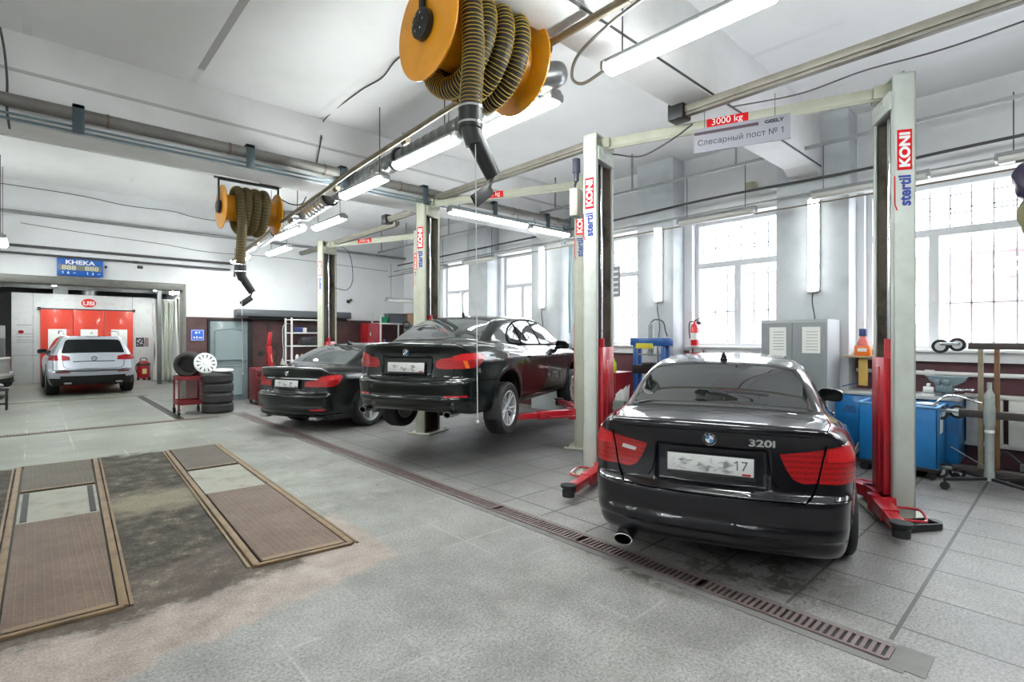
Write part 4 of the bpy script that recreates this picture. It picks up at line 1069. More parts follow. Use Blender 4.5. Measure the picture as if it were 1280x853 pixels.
# ================================================================== TWO-POST LIFTS
M_oily = mat('oily_channel', (.17,.15,.12), .5, .3, grime=.9, gcol=(.012,.010,.012), gscale=3)
def lift(label, Lp, Rp, zc, H=3.9, logoL=True, logoR=True, mL=None, mR=None, armset=None, mid=.5, rear_logo_z=(2.70,3.40), rotR=0, rotL=0):
    """Lp, Rp: post bases; zc = height of the carriage above the floor"""
    Lp = Vector((*Lp, 0)); Rp = Vector((*Rp, 0)); a = (Rp-Lp); W = a.length; a.normalize(); f = Vector((-a.y, a.x, 0))   # f: car forward
    root = thing('two_post_lift', label, 'car lift', tuple((Lp+Rp)/2), math.atan2(a.y, a.x))
    # local: x from left to right post, y forward
    for s_, m in ((-1, mL or M_post), (1, mR or M_post)):
        before = set(COL.objects)
        X = s_*W/2; i = -s_                       # i: inward direction along x
        b = MB(); d = .170; wd = .46; t_ = .02
        b.b2((X-i*d/2, -wd/2, 0), (X-i*(d/2-t_), wd/2, H), bev=.004)
        for q in (-1, 1):
            b.b2((X-i*d/2, q*wd/2, 0), (X+i*d/2, q*(wd/2-t_), H), bev=.004)
            b.b2((X+i*(d/2-.015), q*wd/2, 0), (X+i*d/2, q*(wd/2-.05), H-.14), bev=.003)
        b.b2((X-i*d/2, -wd/2, H-.02), (X+i*d/2, wd/2, H), bev=.003)
        post = b.build('post', m, root)
        b = MB(); b.b2((X-i*(d/2-t_-.004), -wd/2+t_+.003, .02), (X-i*(d/2-t_), wd/2-t_-.003, H-.15))
        for q in (-1, 1): b.b2((X-i*(d/2-t_-.002), q*(wd/2-t_-.004), .02), (X+i*(d/2-.03), q*(wd/2-t_), H-.15))
        b.build('channel_lining', M_oily, post)
        b = MB(); b.b2((X-.22, -.30, 0), (X+.22, .30, .018), bev=.004); bp = b.build('base_plate', M_post, root)
        b = MB()
        for (px, py) in ((-.17,-.25),(.17,-.25),(-.17,.25),(.17,.25)): b.cyl((X+px,py,.016), (X+px,py,.045), .014, 6)
        b.build('anchor_bolts', M_steel, bp)
        b = MB(); b.b2((X+i*.02, -wd/2+.03, H-.30), (X+i*(d/2+.02), wd/2-.03, H-.14), bev=.004)
        b.cyl((X+i*.05,-.12,H-.2), (X+i*.05,.12,H-.2), .07, 18); b.build('pulley_housing', m, post)
        # inside: ram, rod, cables
        b = MB(); b.tube([(X+i*.02, .02, zc+.95), (X+i*.02, .02, H-.3)], .022, 14); b.build('ram_rod', M_steel, root)
        b = MB(); b.cyl((X+i*.02, .02, zc+.60), (X+i*.02, .02, zc+1.55), .045, 20); b.build('ram_cylinder', M_red, root)
        b = MB()
        for yy in (-.09, .10): b.tube([(X+i*.0, yy, zc+.9), (X+i*.0, yy, H-.25)], .006, 5)
        b.build('lift_chain', M_dark, root)
        # carriage
        b = MB(); b.b2((X-i*.06, -.14, zc), (X+i*.125, .14, zc+1.45 if s_ < 0 else zc+1.38), bev=.006); b.b2((X+i*.06, -.24, zc), (X+i*.17, .24, zc+.16), bev=.008)
        b.b2((X+i*.10,-.05,zc+.1), (X+i*.135,.05,zc+1.3), bev=.004)
        car = b.build('carriage', M_red, root)
        if rotR:
            RT = Matrix.Translation((X,0,0)) @ Matrix.Rotation(R(rotR if s_ > 0 else rotL), 4, 'Z') @ Matrix.Translation((-X,0,0))
            for o_ in set(COL.objects)-before: o_.data.transform(RT)
        # arms
        for (ex, ey) in armset[0 if s_ < 0 else 1]:
            p = Vector((X+i*.13, .17*(1 if ey > 0 else -1), zc+.09)); q = Vector((X+i*ex, ey, zc+.09)); dr = (q-p).normalized()
            md = p.lerp(q, .55)
            b = MB(); b.bar(p-dr*.05, md, .13, .11, bev=.006); b.bar(md-dr*.08, q-dr*.06, .10, .08, bev=.006); b.lathe([(.085,-.07),(.085,.07)], 20, Matrix.Translation(p)); arm = b.build('lift_arm', M_red, root)
            b = MB(); b.lathe([(1e-6,-.06),(.060,-.06),(.062,.0),(.055,.005),(.055,.025),(.075,.03),(.078,.052),(.062,.056),(1e-6,.05)], 24, Matrix.Translation(q)); b.build('lift_pad', M_rubber, arm)
            # toe guard hoop
            n = Vector((-dr.y, dr.x, 0))*(1 if (Vector((-dr.y, dr.x, 0)).x*i < 0) else -1); zz = zc+.09; o = p-dr*.0
            hp = [p+dr*.12+n*.05, p+dr*.10+n*.22, p+dr*.16+n*.27, p+dr*.40+n*.24, p+dr*.46+n*.19, p+dr*.46+n*.05]
            b = MB(); b.tube(spline(hp, 4), .011, 8); b.build('toe_guard', M_red, arm)
    # cross beam
    b = MB(); b.b2((-W/2-.05, -.05, H-.12), (W/2+.05, .05, H-.02), bev=.006); beam = b.build('cross_beam', M_post, root)
    b = MB(); b.b2((-W/2+.1, -.07, H-.15), (W/2-.1, -.05, H-.13)); b.b2((-W/2+.02,-.10,H-.14),(-W/2+.16,.10,H-.02),bev=.01); b.b2((W/2-.16,-.10,H-.14),(W/2-.02,.10,H-.02),bev=.01); b.build('beam_bracket', M_post, beam)
    lb = MB(); lw = .40; X0 = -W/2+W*mid; lb.b2((X0-lw/2, -.056, H-.118), (X0+lw/2, -.0505, H-.022)); l = lb.build('capacity_label', M_redp, beam)
    text_obj('capacity_text', '3000 kg', .095, frame((X0, -.058, H-.07), (1,0,0), (0,0,1)), M_whitep, l, ext=.0006)
    # brand lettering up the rear face of the posts, reading upwards
    for s_, on in ((-1, logoL), (1, logoR)):
        if not on: continue
        X = s_*W/2; z0, z1 = rear_logo_z; before = set(COL.objects); y = -.2035
        T = frame((X, y, z0), (0,0,1), (-1,0,0))      # text x = up
        zk = z0+(z1-z0)*.50; y = -.2335
        bx = MB(); bx.b2((X-.055, y, zk), (X+.055, y+.003, z1)); bo = bx.build('logo_red_box', M_redp, root)
        text_obj('logo_lettering_white', 'KONI', .105, frame((X, y-.001, (zk+z1)/2), (0,0,1), (-1,0,0)), M_whitep, bo, ext=.0006, sx=(z1-zk)/.30, bold=.005)
        text_obj('logo_lettering_blue', 'stertil', .125, frame((X, y-.001, (z0+zk)/2-.005), (0,0,1), (-1,0,0)), M_navy, root, ext=.0006, sx=(zk-z0)/.385, bold=.004)
        st = MB(); st.tube([(X-.055, y-.002, z0+.0), (X-.072, y-.002, z0+.05), (X-.075, y-.002, z0+.30)], .005, 5); st.build('logo_red_stroke', M_redp, root)
        if rotR:
            RT = Matrix.Translation((X,0,0)) @ Matrix.Rotation(R(rotR if s_ > 0 else rotL), 4, 'Z') @ Matrix.Translation((-X,0,0))
            for o_ in set(COL.objects)-before: o_.data.transform(RT)
    return root
M_dkmot = mat('motor_dark', (.02,.025,.05), .4)
A1 = [[(.10,-1.16), (.75,.95)], [(.07,-.88), (.75,1.0)]]
lift1 = lift('nearest two-post car lift, grey sign on its beam, red arms on the floor', (4.86,3.79), (5.765,1.135), .03, armset=A1, mL=M_postL, mR=M_postL, mid=.5, rotR=12, rotL=-7)
A2 = [[(.80,-.80), (.75,1.0)], [(.80,-.95), (.75,1.0)]]
lift2 = lift('middle two-post car lift, holding the raised black saloon by its red arms', (4.88,7.39), (5.93,4.88), .41, armset=A2, logoL=True, mid=.45)
lift3 = lift('farthest two-post car lift, its left post before the white shelf rack', (5.25,12.35), (6.30,9.75), .03, armset=A2, mid=.43)
# leaflet box strapped on the nearest left post
pb = thing('paper_dispenser', 'dark metal box stuffed with white paper on the nearest left lift post', 'dispenser', (4.97,3.62,.60), math.atan2(-2.67,.94))
b = MB(); b.b2((0,-.14,0), (.13,.06,.27), bev=.008); b.build('box', mat('dark_green_grey', (.09,.11,.10), .35, grime=.5), pb)
b = MB()
for k in range(9):
    a = random.uniform(-.5,.5); x = .02+.012*k; h = random.uniform(.38,.5)
    b.add([(x,-.11,.2),(x+.02,.04,.2),(x+.03+a*.05,.02+a*.05,h-.04),(x+a*.08,-.08+a*.05,h-.1)], [(0,1,2,3)])
b.build('white_paper', M_paper, pb)
# motor and control box on the back of the same post
mo = thing('lift_control_unit', 'grey control box with small dark motor high on the nearest left post', 'control box', (4.70,3.93,3.0), math.atan2(-2.67,.94))
b = MB(); b.b2((-.10,-.10,0), (-.0,.10,.32), bev=.01); b.build('box', mat('box_beige', (.36,.35,.30), .5, grime=.4), mo)
b = MB(); b.cyl((-.05,0,.52), (-.05,0,.68), .045, 16); b.cyl((-.05,0,.42),(-.05,0,.52),.03,12); b.tube(spline([(-.05,0,.43),(-.08,.03,.38),(-.06,-.02,.33)],6),.012,6); b.build('motor', M_dkmot, mo)
# sign hanging under the first beam
a1 = Vector((.94,-2.67,0)).normalized(); ang1 = math.atan2(a1.y, a1.x)
sg = thing('hanging_sign', 'grey hanging sign reading Слесарный пост № 1 under the nearest lift beam', 'sign', (5.12,2.24,3.565), ang1)
b = MB(); b.b2((-.43,-.085,-.12), (.43,-.075,.12), bev=.002); b.build('sign_board', mat('sign_grey', (.27,.27,.31), .6, spec=.2), sg)
b = MB(); b.b2((-.425,-.088,.055), (.16,-.085,.085)); b.build('dark_bar', mat('sign_bar', (.05,.025,.04), .5), sg)
text_obj('sign_text', 'Слесарный пост № 1', .077, frame((-.01,-.087,-.03), (1,0,0), (0,0,1)), M_ink, sg, ext=.0008, sx=1.0)
text_obj('maker_name', 'GEELY', .042, frame((.295,-.087,.074), (1,0,0), (0,0,1)), M_ink, sg, ext=.0008, sx=1.35, bold=.002)
b = MB()
for x in (-.33,.30): b.tube([(x,-.08,.11), (x,-.06,.34)], .003, 5)
b.build('hanging_wire', M_cable, sg)
# long steel trunking over the lift post tops
def trunk(y0, y1, x, z, label, dark_end=True):
    r = thing('steel_trunking', label, 'trunking', (x,(y0+y1)/2,z), PI/2 if False else 0)
    L = y1-y0; b = MB(); b.b2((-.05,-L/2,-.02), (.05,L/2,.05), bev=.006); b.b2((-.035,-L/2+.02,-.05), (.035,L/2-.02,-.02), bev=.004); b.build('channel', M_rod if False else mat('trunking_grey', (.21,.195,.165), .5, .3, grime=.4), r)
    if dark_end: b = MB(); b.b2((-.09,L/2-.02,-.08), (.09,L/2+.16,.10), bev=.02); b.build('end_box', M_dark, r)
    return r
trunk(-.6, 2.75, 4.97, 3.93, 'steel trunking running overhead from top right to the black box above the sign')
trunk(3.9, 7.3, 4.95, 3.91, 'steel trunking between the tops of the nearest and middle left lift posts', False)
trunk(7.5, 9.0, 5.05, 3.86, 'short steel trunking with black end just beyond the middle lift post')
trunk(9.2, 14.3, 5.35, 3.86, 'far steel trunking ending in a black tip at the back wall', False)

ad = thing('pad_adapter', 'black angular steel tray lying beside the nearest lift pad on the right', 'tray', (5.42,.90,0), R(-35))
b = MB(); b.b2((-.15,-.07,.01), (.15,.07,.025)); b.b2((-.15,-.08,.01),(.15,-.065,.06)); b.b2((-.15,.065,.01),(.15,.08,.06)); b.prism([(.14,-.08),(.20,-.03),(.20,.03),(.14,.08)],.01,.06); b.build('tray', M_dark, ad)
# ================================================================== HOSE REELS, DUCTS, PIPES
def hose_reel(label, x0, x1, y, z, r, turns, hr, hx, drop, noz, pitch, wiremat, hosemat, cord, group=None, sag=.10, dirn=1):
    root = thing('exhaust_hose_reel', label, 'hose reel', (x0, y, z), 0, group); L = x1-x0
    Mx = frame((0,0,0), (0,1,0), (0,0,1))  # local z -> +x
    for k, X in enumerate((0, L)):
        b = MB(); s_ = 1 if k == 0 else -1
        T = frame((X,0,0), (0,1,0), (0,0,1)) if s_ > 0 else frame((X,0,0), (0,-1,0), (0,0,1))
        b.lathe([(r*.62,.05),(r*.66,.045),(r*.97,.012),(r,.006),(r,-.006),(r*.97,-.010),(r*.60,-.012),(.05,-.012),(.05,.05)], 56, T, closed=True); b.build('flange', M_yellow, root)
    b = MB(); b.lathe([(r*.62,.01),(r*.60,.03),(r*.60,L-.03),(r*.62,L-.01)], 48, Mx); b.build('drum', M_yellow, root)
    b = MB(); T = frame((-.02,0,0), (0,1,0), (0,0,1)) @ Matrix.Scale(-1,4,(0,0,1))
    b.lathe([(1e-6,.05),(.085,.05),(.105,.04),(.11,.0)], 30, T)
    b.build('bearing_cap', M_dark, root)
    b = MB()
    for k in range(6): a = k*PI/3; b.cyl((-.068,.06*math.cos(a),.06*math.sin(a)), (-.080,.06*math.cos(a),.06*math.sin(a)), .008, 6)
    b.build('cap_bolts', M_steel, root)
    # frame: two hangers joined by a bar
    b = MB(); zt = ZC-z
    for X in (-.04, L+.04): b.bar((X,0,0), (X,0,r+.16), .06, .02, up=(1,0,0), bev=.004); b.bar((X,0,r+.14), (X,.0,zt-.01), .10, .05, up=(1,0,0), bev=.004); b.box((X,0,r+.15),(.10,.20,.05),bev=.01)
    b.bar((-.04,0,r+.13), (L+.04,0,r+.13), .06, .08, bev=.005); b.bar((-.04,.06,r+.2), (L+.04,.06,r+.2), .02, .02)
    b.build('hanger_frame', M_dark, root)
    # hose: helix then drop
    R0 = r*.62+hr; pts = []; n = 40; xs = L-.12 if dirn > 0 else .15
    tot = turns*n; x_end = hx-x0
    for i in range(tot+1):
        a = PI*.5+2*PI*i/n; f = i/tot; xx = (L-.22)*(1-f)+x_end*f
        sg_ = sag*(.3+.7*abs(math.sin(PI*f*1.3+.4)))
        rr = R0+.0; zz = math.sin(a)*rr; yy = math.cos(a)*rr
        if zz < 0: zz *= 1+sg_*1.9
        pts.append(Vector((xx, yy*(1+sg_*.25), zz)))
        if i == tot: pass
    # finish over the front and fall
    a_end = PI*.5+2*PI*turns
    for k in range(1, 11):
        a = a_end+PI/2*k/10*dirn*1.0; pts.append(Vector((x_end, math.cos(a)*R0, math.sin(a)*R0)))
    last = pts[-1]; nd = 40; yd = last.y
    for k in range(1, nd+1): pts.append(Vector((x_end+.012*math.sin(k*.12), yd, last.z-(drop)*k/nd)))
    # resample evenly
    P = [pts[0]]; acc = 0
    cum = [0]
    for i in range(1, len(pts)): cum.append(cum[-1]+(pts[i]-pts[i-1]).length)
    def at(sv):
        lo, hi = 0, len(cum)-1
        while hi-lo > 1:
            m_ = (lo+hi)//2
            if cum[m_] <= sv: lo = m_
            else: hi = m_
        t_ = (sv-cum[lo])/max(cum[hi]-cum[lo], 1e-9); return pts[lo].lerp(pts[hi], t_), (pts[hi]-pts[lo]).normalized()
    N = int(cum[-1]/.04); core = [at(cum[-1]*i/N)[0] for i in range(N+1)]
    b = MB(); b.tube(core, hr-.004, 14); hose = b.build('hose', hosemat, root)
    b = MB(); m_ = int(cum[-1]/pitch)
    for i in range(1, m_):
        c, tg = at(i*pitch); u = tg.orthogonal().normalized(); v = tg.cross(u)
        ring = [c+(u*math.cos(2*PI*k/18)+v*math.sin(2*PI*k/18))*hr for k in range(18)]
        b.tube(ring, .0032, 4, closed=True)
    o = b.build('hose_wire_rings', wiremat, hose)
    # nozzle
    e = pts[-1]; b = MB(); s = noz
    b.cyl(e+Vector((0,0,.02)), e-Vector((0,0,.12*s)), hr+.006, 22); b.tube([e-Vector((0,0,.10*s)), e+Vector((.03*s,-.01,-.22*s))], [hr*.95, hr*.85], 20)
    b.tube([e+Vector((.02*s,-.01,-.17*s)), e+Vector((.17*s,-.04,-.42*s))], [hr*.85, hr*.72], 20); nz = b.build('nozzle', M_dark, root)
    b = MB(); b.tube([e+Vector((0,0,.03)), e+Vector((0,0,.015))], hr+.01, 22); b.tube([e+Vector((0,0,-.08*s)), e+Vector((0,0,-.095*s))], hr+.01, 22); b.build('hose_clamp', M_steel, nz)
    b = MB(); c = e+Vector((.08*s,-.03,-.56*s)); b.box(c, (.20*s,.02,.09*s), rot=(0,R(-38),0), bev=.006); b.bar(e+Vector((.17*s,-.04,-.40*s)), c+Vector((.05,0,.04)), .02, .02); b.build('flap', M_dark, nz)
    if cord:
        b = MB(); c0 = e+Vector((.0,-.05,-.05)); b.tube([c0, Vector((c0.x+.02, c0.y, cord-z))], .0035, 5); b.sphere((c0.x+.02, c0.y, cord-z), .012, 8, 6); b.build('pull_cord', M_cablew, root)
    # outlet neck to the duct
    b = MB(); b.tube([(L,0,0), (L+.28,0,0)], .075, 24); b.build('outlet_pipe', M_galv, root)
    b = MB(); b.tube([(L+.10,0,0), (L+.115,0,0)], .12, 24); b.build('outlet_flange', M_rod, root)
    return root
M_hose2 = mat('dusty_hose', (.10,.075,.03), .7)
M_wire2 = mat('dull_yellow_wire', (.28,.20,.05), .7)
hose_reel('large yellow hose reel hanging near the top of the photo, black striped hose', 2.05, 2.93, 3.12, 3.80, .37, 3, .077, 2.215, .66, 1.0, .027, M_wire, M_hose, 1.02)
hose_reel('small-looking yellow hose reel farther off, under the big pipe on the left, dusty hose', 2.25, 3.10, 9.45, 3.72, .35, 3, .078, 2.47, .98, 1.0, .045, M_wire2, M_hose2, 1.0, sag=.12)
# duct
dk = thing('ventilation_duct', 'round grey metal duct running along the row of ceiling lights', 'duct', (3.42,7,3.86))
def dseg(n, p, q, r, m=M_galv):
    b = MB(); p = Vector(p); q = Vector(q); L = (q-p).length; k = int(L/.16)
    pr = []
    for i in range(k+1):
        pr += [(r, i*L/k), (r, (i+.9)*L/k), (r+.004, (i+.95)*L/k)] if i < k else [(r, L)]
    d = (q-p).normalized(); u = d.orthogonal().normalized(); b.lathe(pr, 28, frame(p, u, d.cross(u))); return b.build(n, m, dk)
dseg('duct_section', (-.08,-3.7,0), (.0,-1.2,0), .10, mat('dark_duct', (.13,.14,.14), .4, .6, grime=.4))
dseg('duct_section', (.0,-1.2,0), (.12,1.2,0), .115, mat('dark_duct2', (.17,.18,.18), .35, .7, grime=.4))
dseg('duct_section', (.12,1.2,-.0), (.2,2.5,-.04), .12)
dseg('duct_section', (.2,2.5,-.04), (.4,6.9,-.2), .10)
b = MB(); b.tube(spline([(-.07,-3.70,0), (-.09,-3.95,.01), (-.21,-3.92,-.03), (-.27,-3.88,-.05)], 6), .10, 24); b.build('duct_elbow', M_galv, dk)
b = MB(); b.tube([(-.2,2.46,-.13), (.05,2.46,-.09), (.2,2.5,-.04)], .085, 20); b.build('duct_branch', M_galv, dk)
for (yy, rr, mm) in [(-3.72,.13,M_dark), (-1.2,.135,M_dark), (1.2,.14,M_dark), (2.45,.14,M_galv), (4.2,.125,M_dark)]:
    xx = np.interp(yy, [-3.7,-1.2,1.2,2.5,6.9], [-.08,0,.12,.2,.4]); zz = np.interp(yy, [2.5,6.9], [-.04,-.2]) if yy > 2.4 else 0
    b = MB(); b.tube([(xx,yy-.02,zz), (xx,yy+.02,zz)], rr, 26); b.build('duct_collar', mm, dk)
b = MB()
for yy in (-3.3,-2.2,-.6,.9,2.9,4.6):
    xx = np.interp(yy, [-3.7,-1.2,1.2,2.5,6.9], [-.08,0,.12,.2,.4]); b.tube([(xx,yy,.0), (xx,yy,.85)], .007, 5)
b.build('hanger_chain', M_cable, dk)
# brown carrying pipe above the lights
def pipe(name, label, cat, pts, r, m, seg=12, group=None, joints=(), jr=1.25):
    p0 = Vector(pts[0]); b = MB(); P = [Vector(p)-p0 for p in pts]; b.tube(P, r, seg)
    o = b.build(name, m, None, loc=tuple(p0)); tag(o, label, cat, group)
    if joints:
        for j in joints:
            c = P[0].lerp(P[-1], j); d = (P[-1]-P[0]).normalized(); k = MB(); k.tube([c-d*.05, c+d*.05], r*jr, seg); k.build('pipe_coupling', m, o)
    return o
pipe('carrying_pipe', 'thin brown pipe above the row of lights, passing the far reel', 'pipe', [(3.04,3.2,3.93), (3.02,6.3,3.745), (3.1,9.1,3.56), (3.3,12.9,3.32)], .028, M_rod, joints=(.2,.4,.6,.8))
pipe('carrying_pipe', 'short rusty pipe at the top of the photo right of the large reel', 'pipe', [(3.04,2.85,3.95), (3.02,.5,3.95)], .030, M_rod, joints=(.3,.7))
b = MB(); b.sphere((0,0,0), .06, 16, 10, (1,.8,1)); b.tube([(0,0,0),(-.05,.06,-.12),(-.02,.05,-.35)], .014, 8); tag(b.build('pipe_end_clamp', M_dark, None, loc=(3.04,2.90,3.93)), 'black clamp at the end of the short rusty pipe beside the large reel', 'clamp')
pipe('flexible_conduit', 'grey curled conduit looping to the nearest lit light', 'conduit', [tuple(v) for v in spline([(3.05,1.9,3.92), (3.12,2.35,3.90), (3.22,2.72,3.86), (3.30,2.85,3.76), (3.32,2.75,3.68), (3.31,2.52,3.70)], 8)], .013, M_metalgrey)
# big pipe along the girder with two slim blue pipes under it and straps
M_strap = mat('strap_teal', (.06,.085,.10), .45, .3)
bp = thing('overhead_main_pipe', 'thick grey pipe running along the girder from left edge to window wall', 'pipe', (0,7.26,3.98))
b = MB(); b.tube([(-6,0,0), (8.35,0,-.0)], .068, 18); b.build('pipe_run', mat('weathered_pipe', (.20,.19,.18), .55, .3, grime=.6, gcol=(.10,.09,.085), gscale=3), bp)
b = MB()
for k in range(12): X = -5.5+k*1.22; b.tube([(X-.012,0,0), (X+.012,0,0)], .074, 18)
b.build('pipe_coupling', M_brown, bp)
b = MB(); b.tube([(-6,-.02,-.14), (8.3,-.02,-.14)], .014, 8); b.tube([(-6,.02,-.18), (8.3,.02,-.18)], .014, 8); b.build('slim_pipe', mat('blue_grey_pipe', (.17,.24,.27), .45, .3, grime=.3), bp)
for X in (-1.4,.35,2.05,3.3,4.7,6.2,7.6):
    b = MB(); b.b2((X-.05,-.075,-.22), (X+.05,-.06,.09), bev=.004); b.b2((X-.05,-.075,.05), (X+.05,.13,.09), bev=.004); b.build('pipe_strap', M_strap, bp)
b = MB(); b.b2((8.28,-.1,-.12), (8.42,.1,.12), bev=.02); b.tube(spline([(8.35,0,-.1),(8.36,0,-.6),(8.36,.02,-1.4),(8.35,0,-2.3)],6), .035, 12); b.build('drop_pipe', mat('teal_pipe', (.25,.36,.36), .5, grime=.3), bp)
# thin white cable line under the pipe on the left
pipe('cable_tray', 'thin pale cable line under the thick pipe at the left', 'cable', [(-6,7.36,3.66), (2.2,7.36,3.64)], .010, M_cablew)
# pipes on the back wall
pipe('wall_pipe', 'upper of two dark pipes along the back wall above the blue display', 'pipe', [(-6,14.28,3.42), (3.7,14.28,3.42), (3.7,14.28,3.1)], .028, M_cable, joints=(.45,.8))
pipe('wall_pipe', 'lower of two dark pipes along the back wall above the blue display', 'pipe', [(-6,14.28,3.27), (3.6,14.28,3.27)], .022, M_cable, joints=(.45,.8))
pipe('wall_conduit', 'long grey conduit high on the back wall behind the far reel', 'conduit', [(-6,14.30,4.12), (9.0,14.30,4.04)], .035, M_metalgrey)
def cable(label, pts, r=.008, m=None, n=8): 
    return pipe('cable', label, 'cable', [tuple(v) for v in spline(pts, n)], r, m or M_cable, 6)
cable('dark cable drooping high across the back wall at left', [(-6,14.33,4.66), (-1,14.33,4.62), (.6,14.33,4.60), (1.5,14.33,4.52), (2.4,14.33,4.53), (3.0,14.33,4.45), (4.6,14.33,4.5)])
cable('thin dark cable sagging below the grey conduit of the back wall', [(-.2,14.33,3.88), (1.0,14.33,3.80), (2.2,14.33,3.74), (3.2,14.33,3.66), (5,14.33,3.7), (8,14.33,3.6)], .006)
cable('thin cable falling over the girder face left of the large reel', [(3.04,4.6,4.735), (3.02,5.2,4.735), (3.10,5.7,4.735), (3.06,6.23,4.735), (3.09,7.36,4.735), (3.04,7.375,4.4), (2.97,7.375,4.02)], .009)
cable('dark cable running down the girder to the pipe at the left edge', [(-.25,7.3,4.7), (-.22,7.36,4.5), (-.20,7.36,4.2), (-.20,7.3,3.9), (-.18,7.3,3.7)], .012)
cable('thin cable along the nearest girder edge, upper right', [(1.0,2.462,4.02), (4.3,2.462,4.02), (8.5,2.462,4.02)], .010)
cable('cable sagging below the steel trunking at the top right', [(5.05,2.3,3.86), (5.08,1.7,3.79), (5.10,1.2,3.82), (5.12,.7,3.80), (5.14,.2,3.83), (5.14,-.6,3.88)], .007)
cable('black cable sagging from the nearest left post towards the beam', [(4.9,3.62,3.70), (5.0,3.3,3.62), (5.05,2.95,3.72), (5.02,2.7,3.80)], .009)
cable('black cable looping below the far brown pipe by the far reel', [(3.12,9.3,3.98), (3.2,9.0,3.84), (3.3,8.8,3.82), (3.3,8.6,3.9)], .01)
cable('cable hanging in a loop beside the far lift post', [(5.3,12.0,3.84), (5.55,11.8,3.6), (5.6,11.7,3.0), (5.5,11.8,2.72), (5.3,12.1,2.78)], .009)
# pipework along the window wall
wp = thing('window_wall_rail', 'long steel rail on hangers running above all the windows', 'rail', (7.6,4,4.12))
b = MB(); b.b2((-.02,-8,-.02), (.02,10.2,.02)); b.build('rail', M_metalgrey, wp)
for yy in (-5,-2.6,-.6,1.2,3.0,4.8,6.6,8.6,10):
    b = MB(); b.b2((-.012,yy-.012,0), (.012,yy+.012,.63)); b.build('hanger_rod', M_metalgrey, wp)
pipe('heating_pipe', 'dark insulated pipe under the rail along the window wall', 'pipe', [tuple(v) for v in spline([(8.2,-6,3.86),(8.15,0,3.86),(8.17,2,3.84),(8.15,4,3.86),(8.15,6,3.82),(8.16,9,3.80),(8.15,14,3.76)], 8)], .020, M_cable)
pipe('heating_pipe', 'thin grey pipe just above the window heads', 'pipe', [(8.14,-6,3.68), (8.14,14.2,3.60)], .014, M_metalgrey)
pipe('conduit', 'pale thin conduit lowest in front of the window heads', 'conduit', [(7.95,-6,3.46), (7.95,14.2,3.42)], .011, M_rod)
b = MB(); b.box((0,0,0), (.10,.16,.12), bev=.01); tag(b.build('junction_box', mat('beige_box', (.45,.42,.30), .5), None, loc=(8.48,3.55,4.02)), 'small beige junction box on the wall above the second window', 'junction box')
# ================================================================== FLOOR PITS, DRAINS, BACK LEFT
def checker(name, col, c2):
    t = NT(name); X, Y, Z = t.xyz()
    def stripes(v, per): return t.math('ABSOLUTE', t.math('SUBTRACT', t.math('FRACT', t.math('DIVIDE', v, per)), .5))
    n = t.noise(2.2, 6, .7); n2 = t.noise(30, 4, .7)
    c = t.mix(t.ramp(n, [(.38, 0), (.66, 1)]), col, c2); c = t.mix(t.math('MULTIPLY', t.ramp(n2, [(.4, 0), (.7, 1)]), .4), c, tuple(q*.45 for q in col))
    t.l.new(c, t.b.inputs['Base Color']); t.b.inputs['Metallic'].default_value = .1; t.b.inputs['Roughness'].default_value = .6
    h = t.math('MULTIPLY', t.ramp(stripes(t.math('ADD', X, Y), .035), [(.3, 0), (.4, 1)]), t.ramp(stripes(t.math('SUBTRACT', X, Y), .035), [(.1, 0), (.25, 1)]))
    h2 = t.math('MAXIMUM', h, t.ramp(stripes(X, .045), [(.36,0),(.45,1)]))
    t.l.new(t.mix(t.math('MULTIPLY', h2, .28), c, tuple(min(1, q*2.0) for q in col)), t.b.inputs['Base Color'])
    t.bump(h2, .55, .004); return t.m
M_chk = checker('rusty_checker_plate', (.085,.048,.030), (.150,.098,.070))
M_chk2 = checker('dark_checker_plate', (.050,.038,.024), (.085,.066,.044))
M_conc = mat('pale_concrete', (.27,.265,.225), .8, grime=.7, gcol=(.12,.115,.09), gscale=4)
M_pfr = mat('rusty_angle_iron', (.20,.135,.075), .6, .3, grime=.9, gcol=(.10,.07,.05), gscale=5)
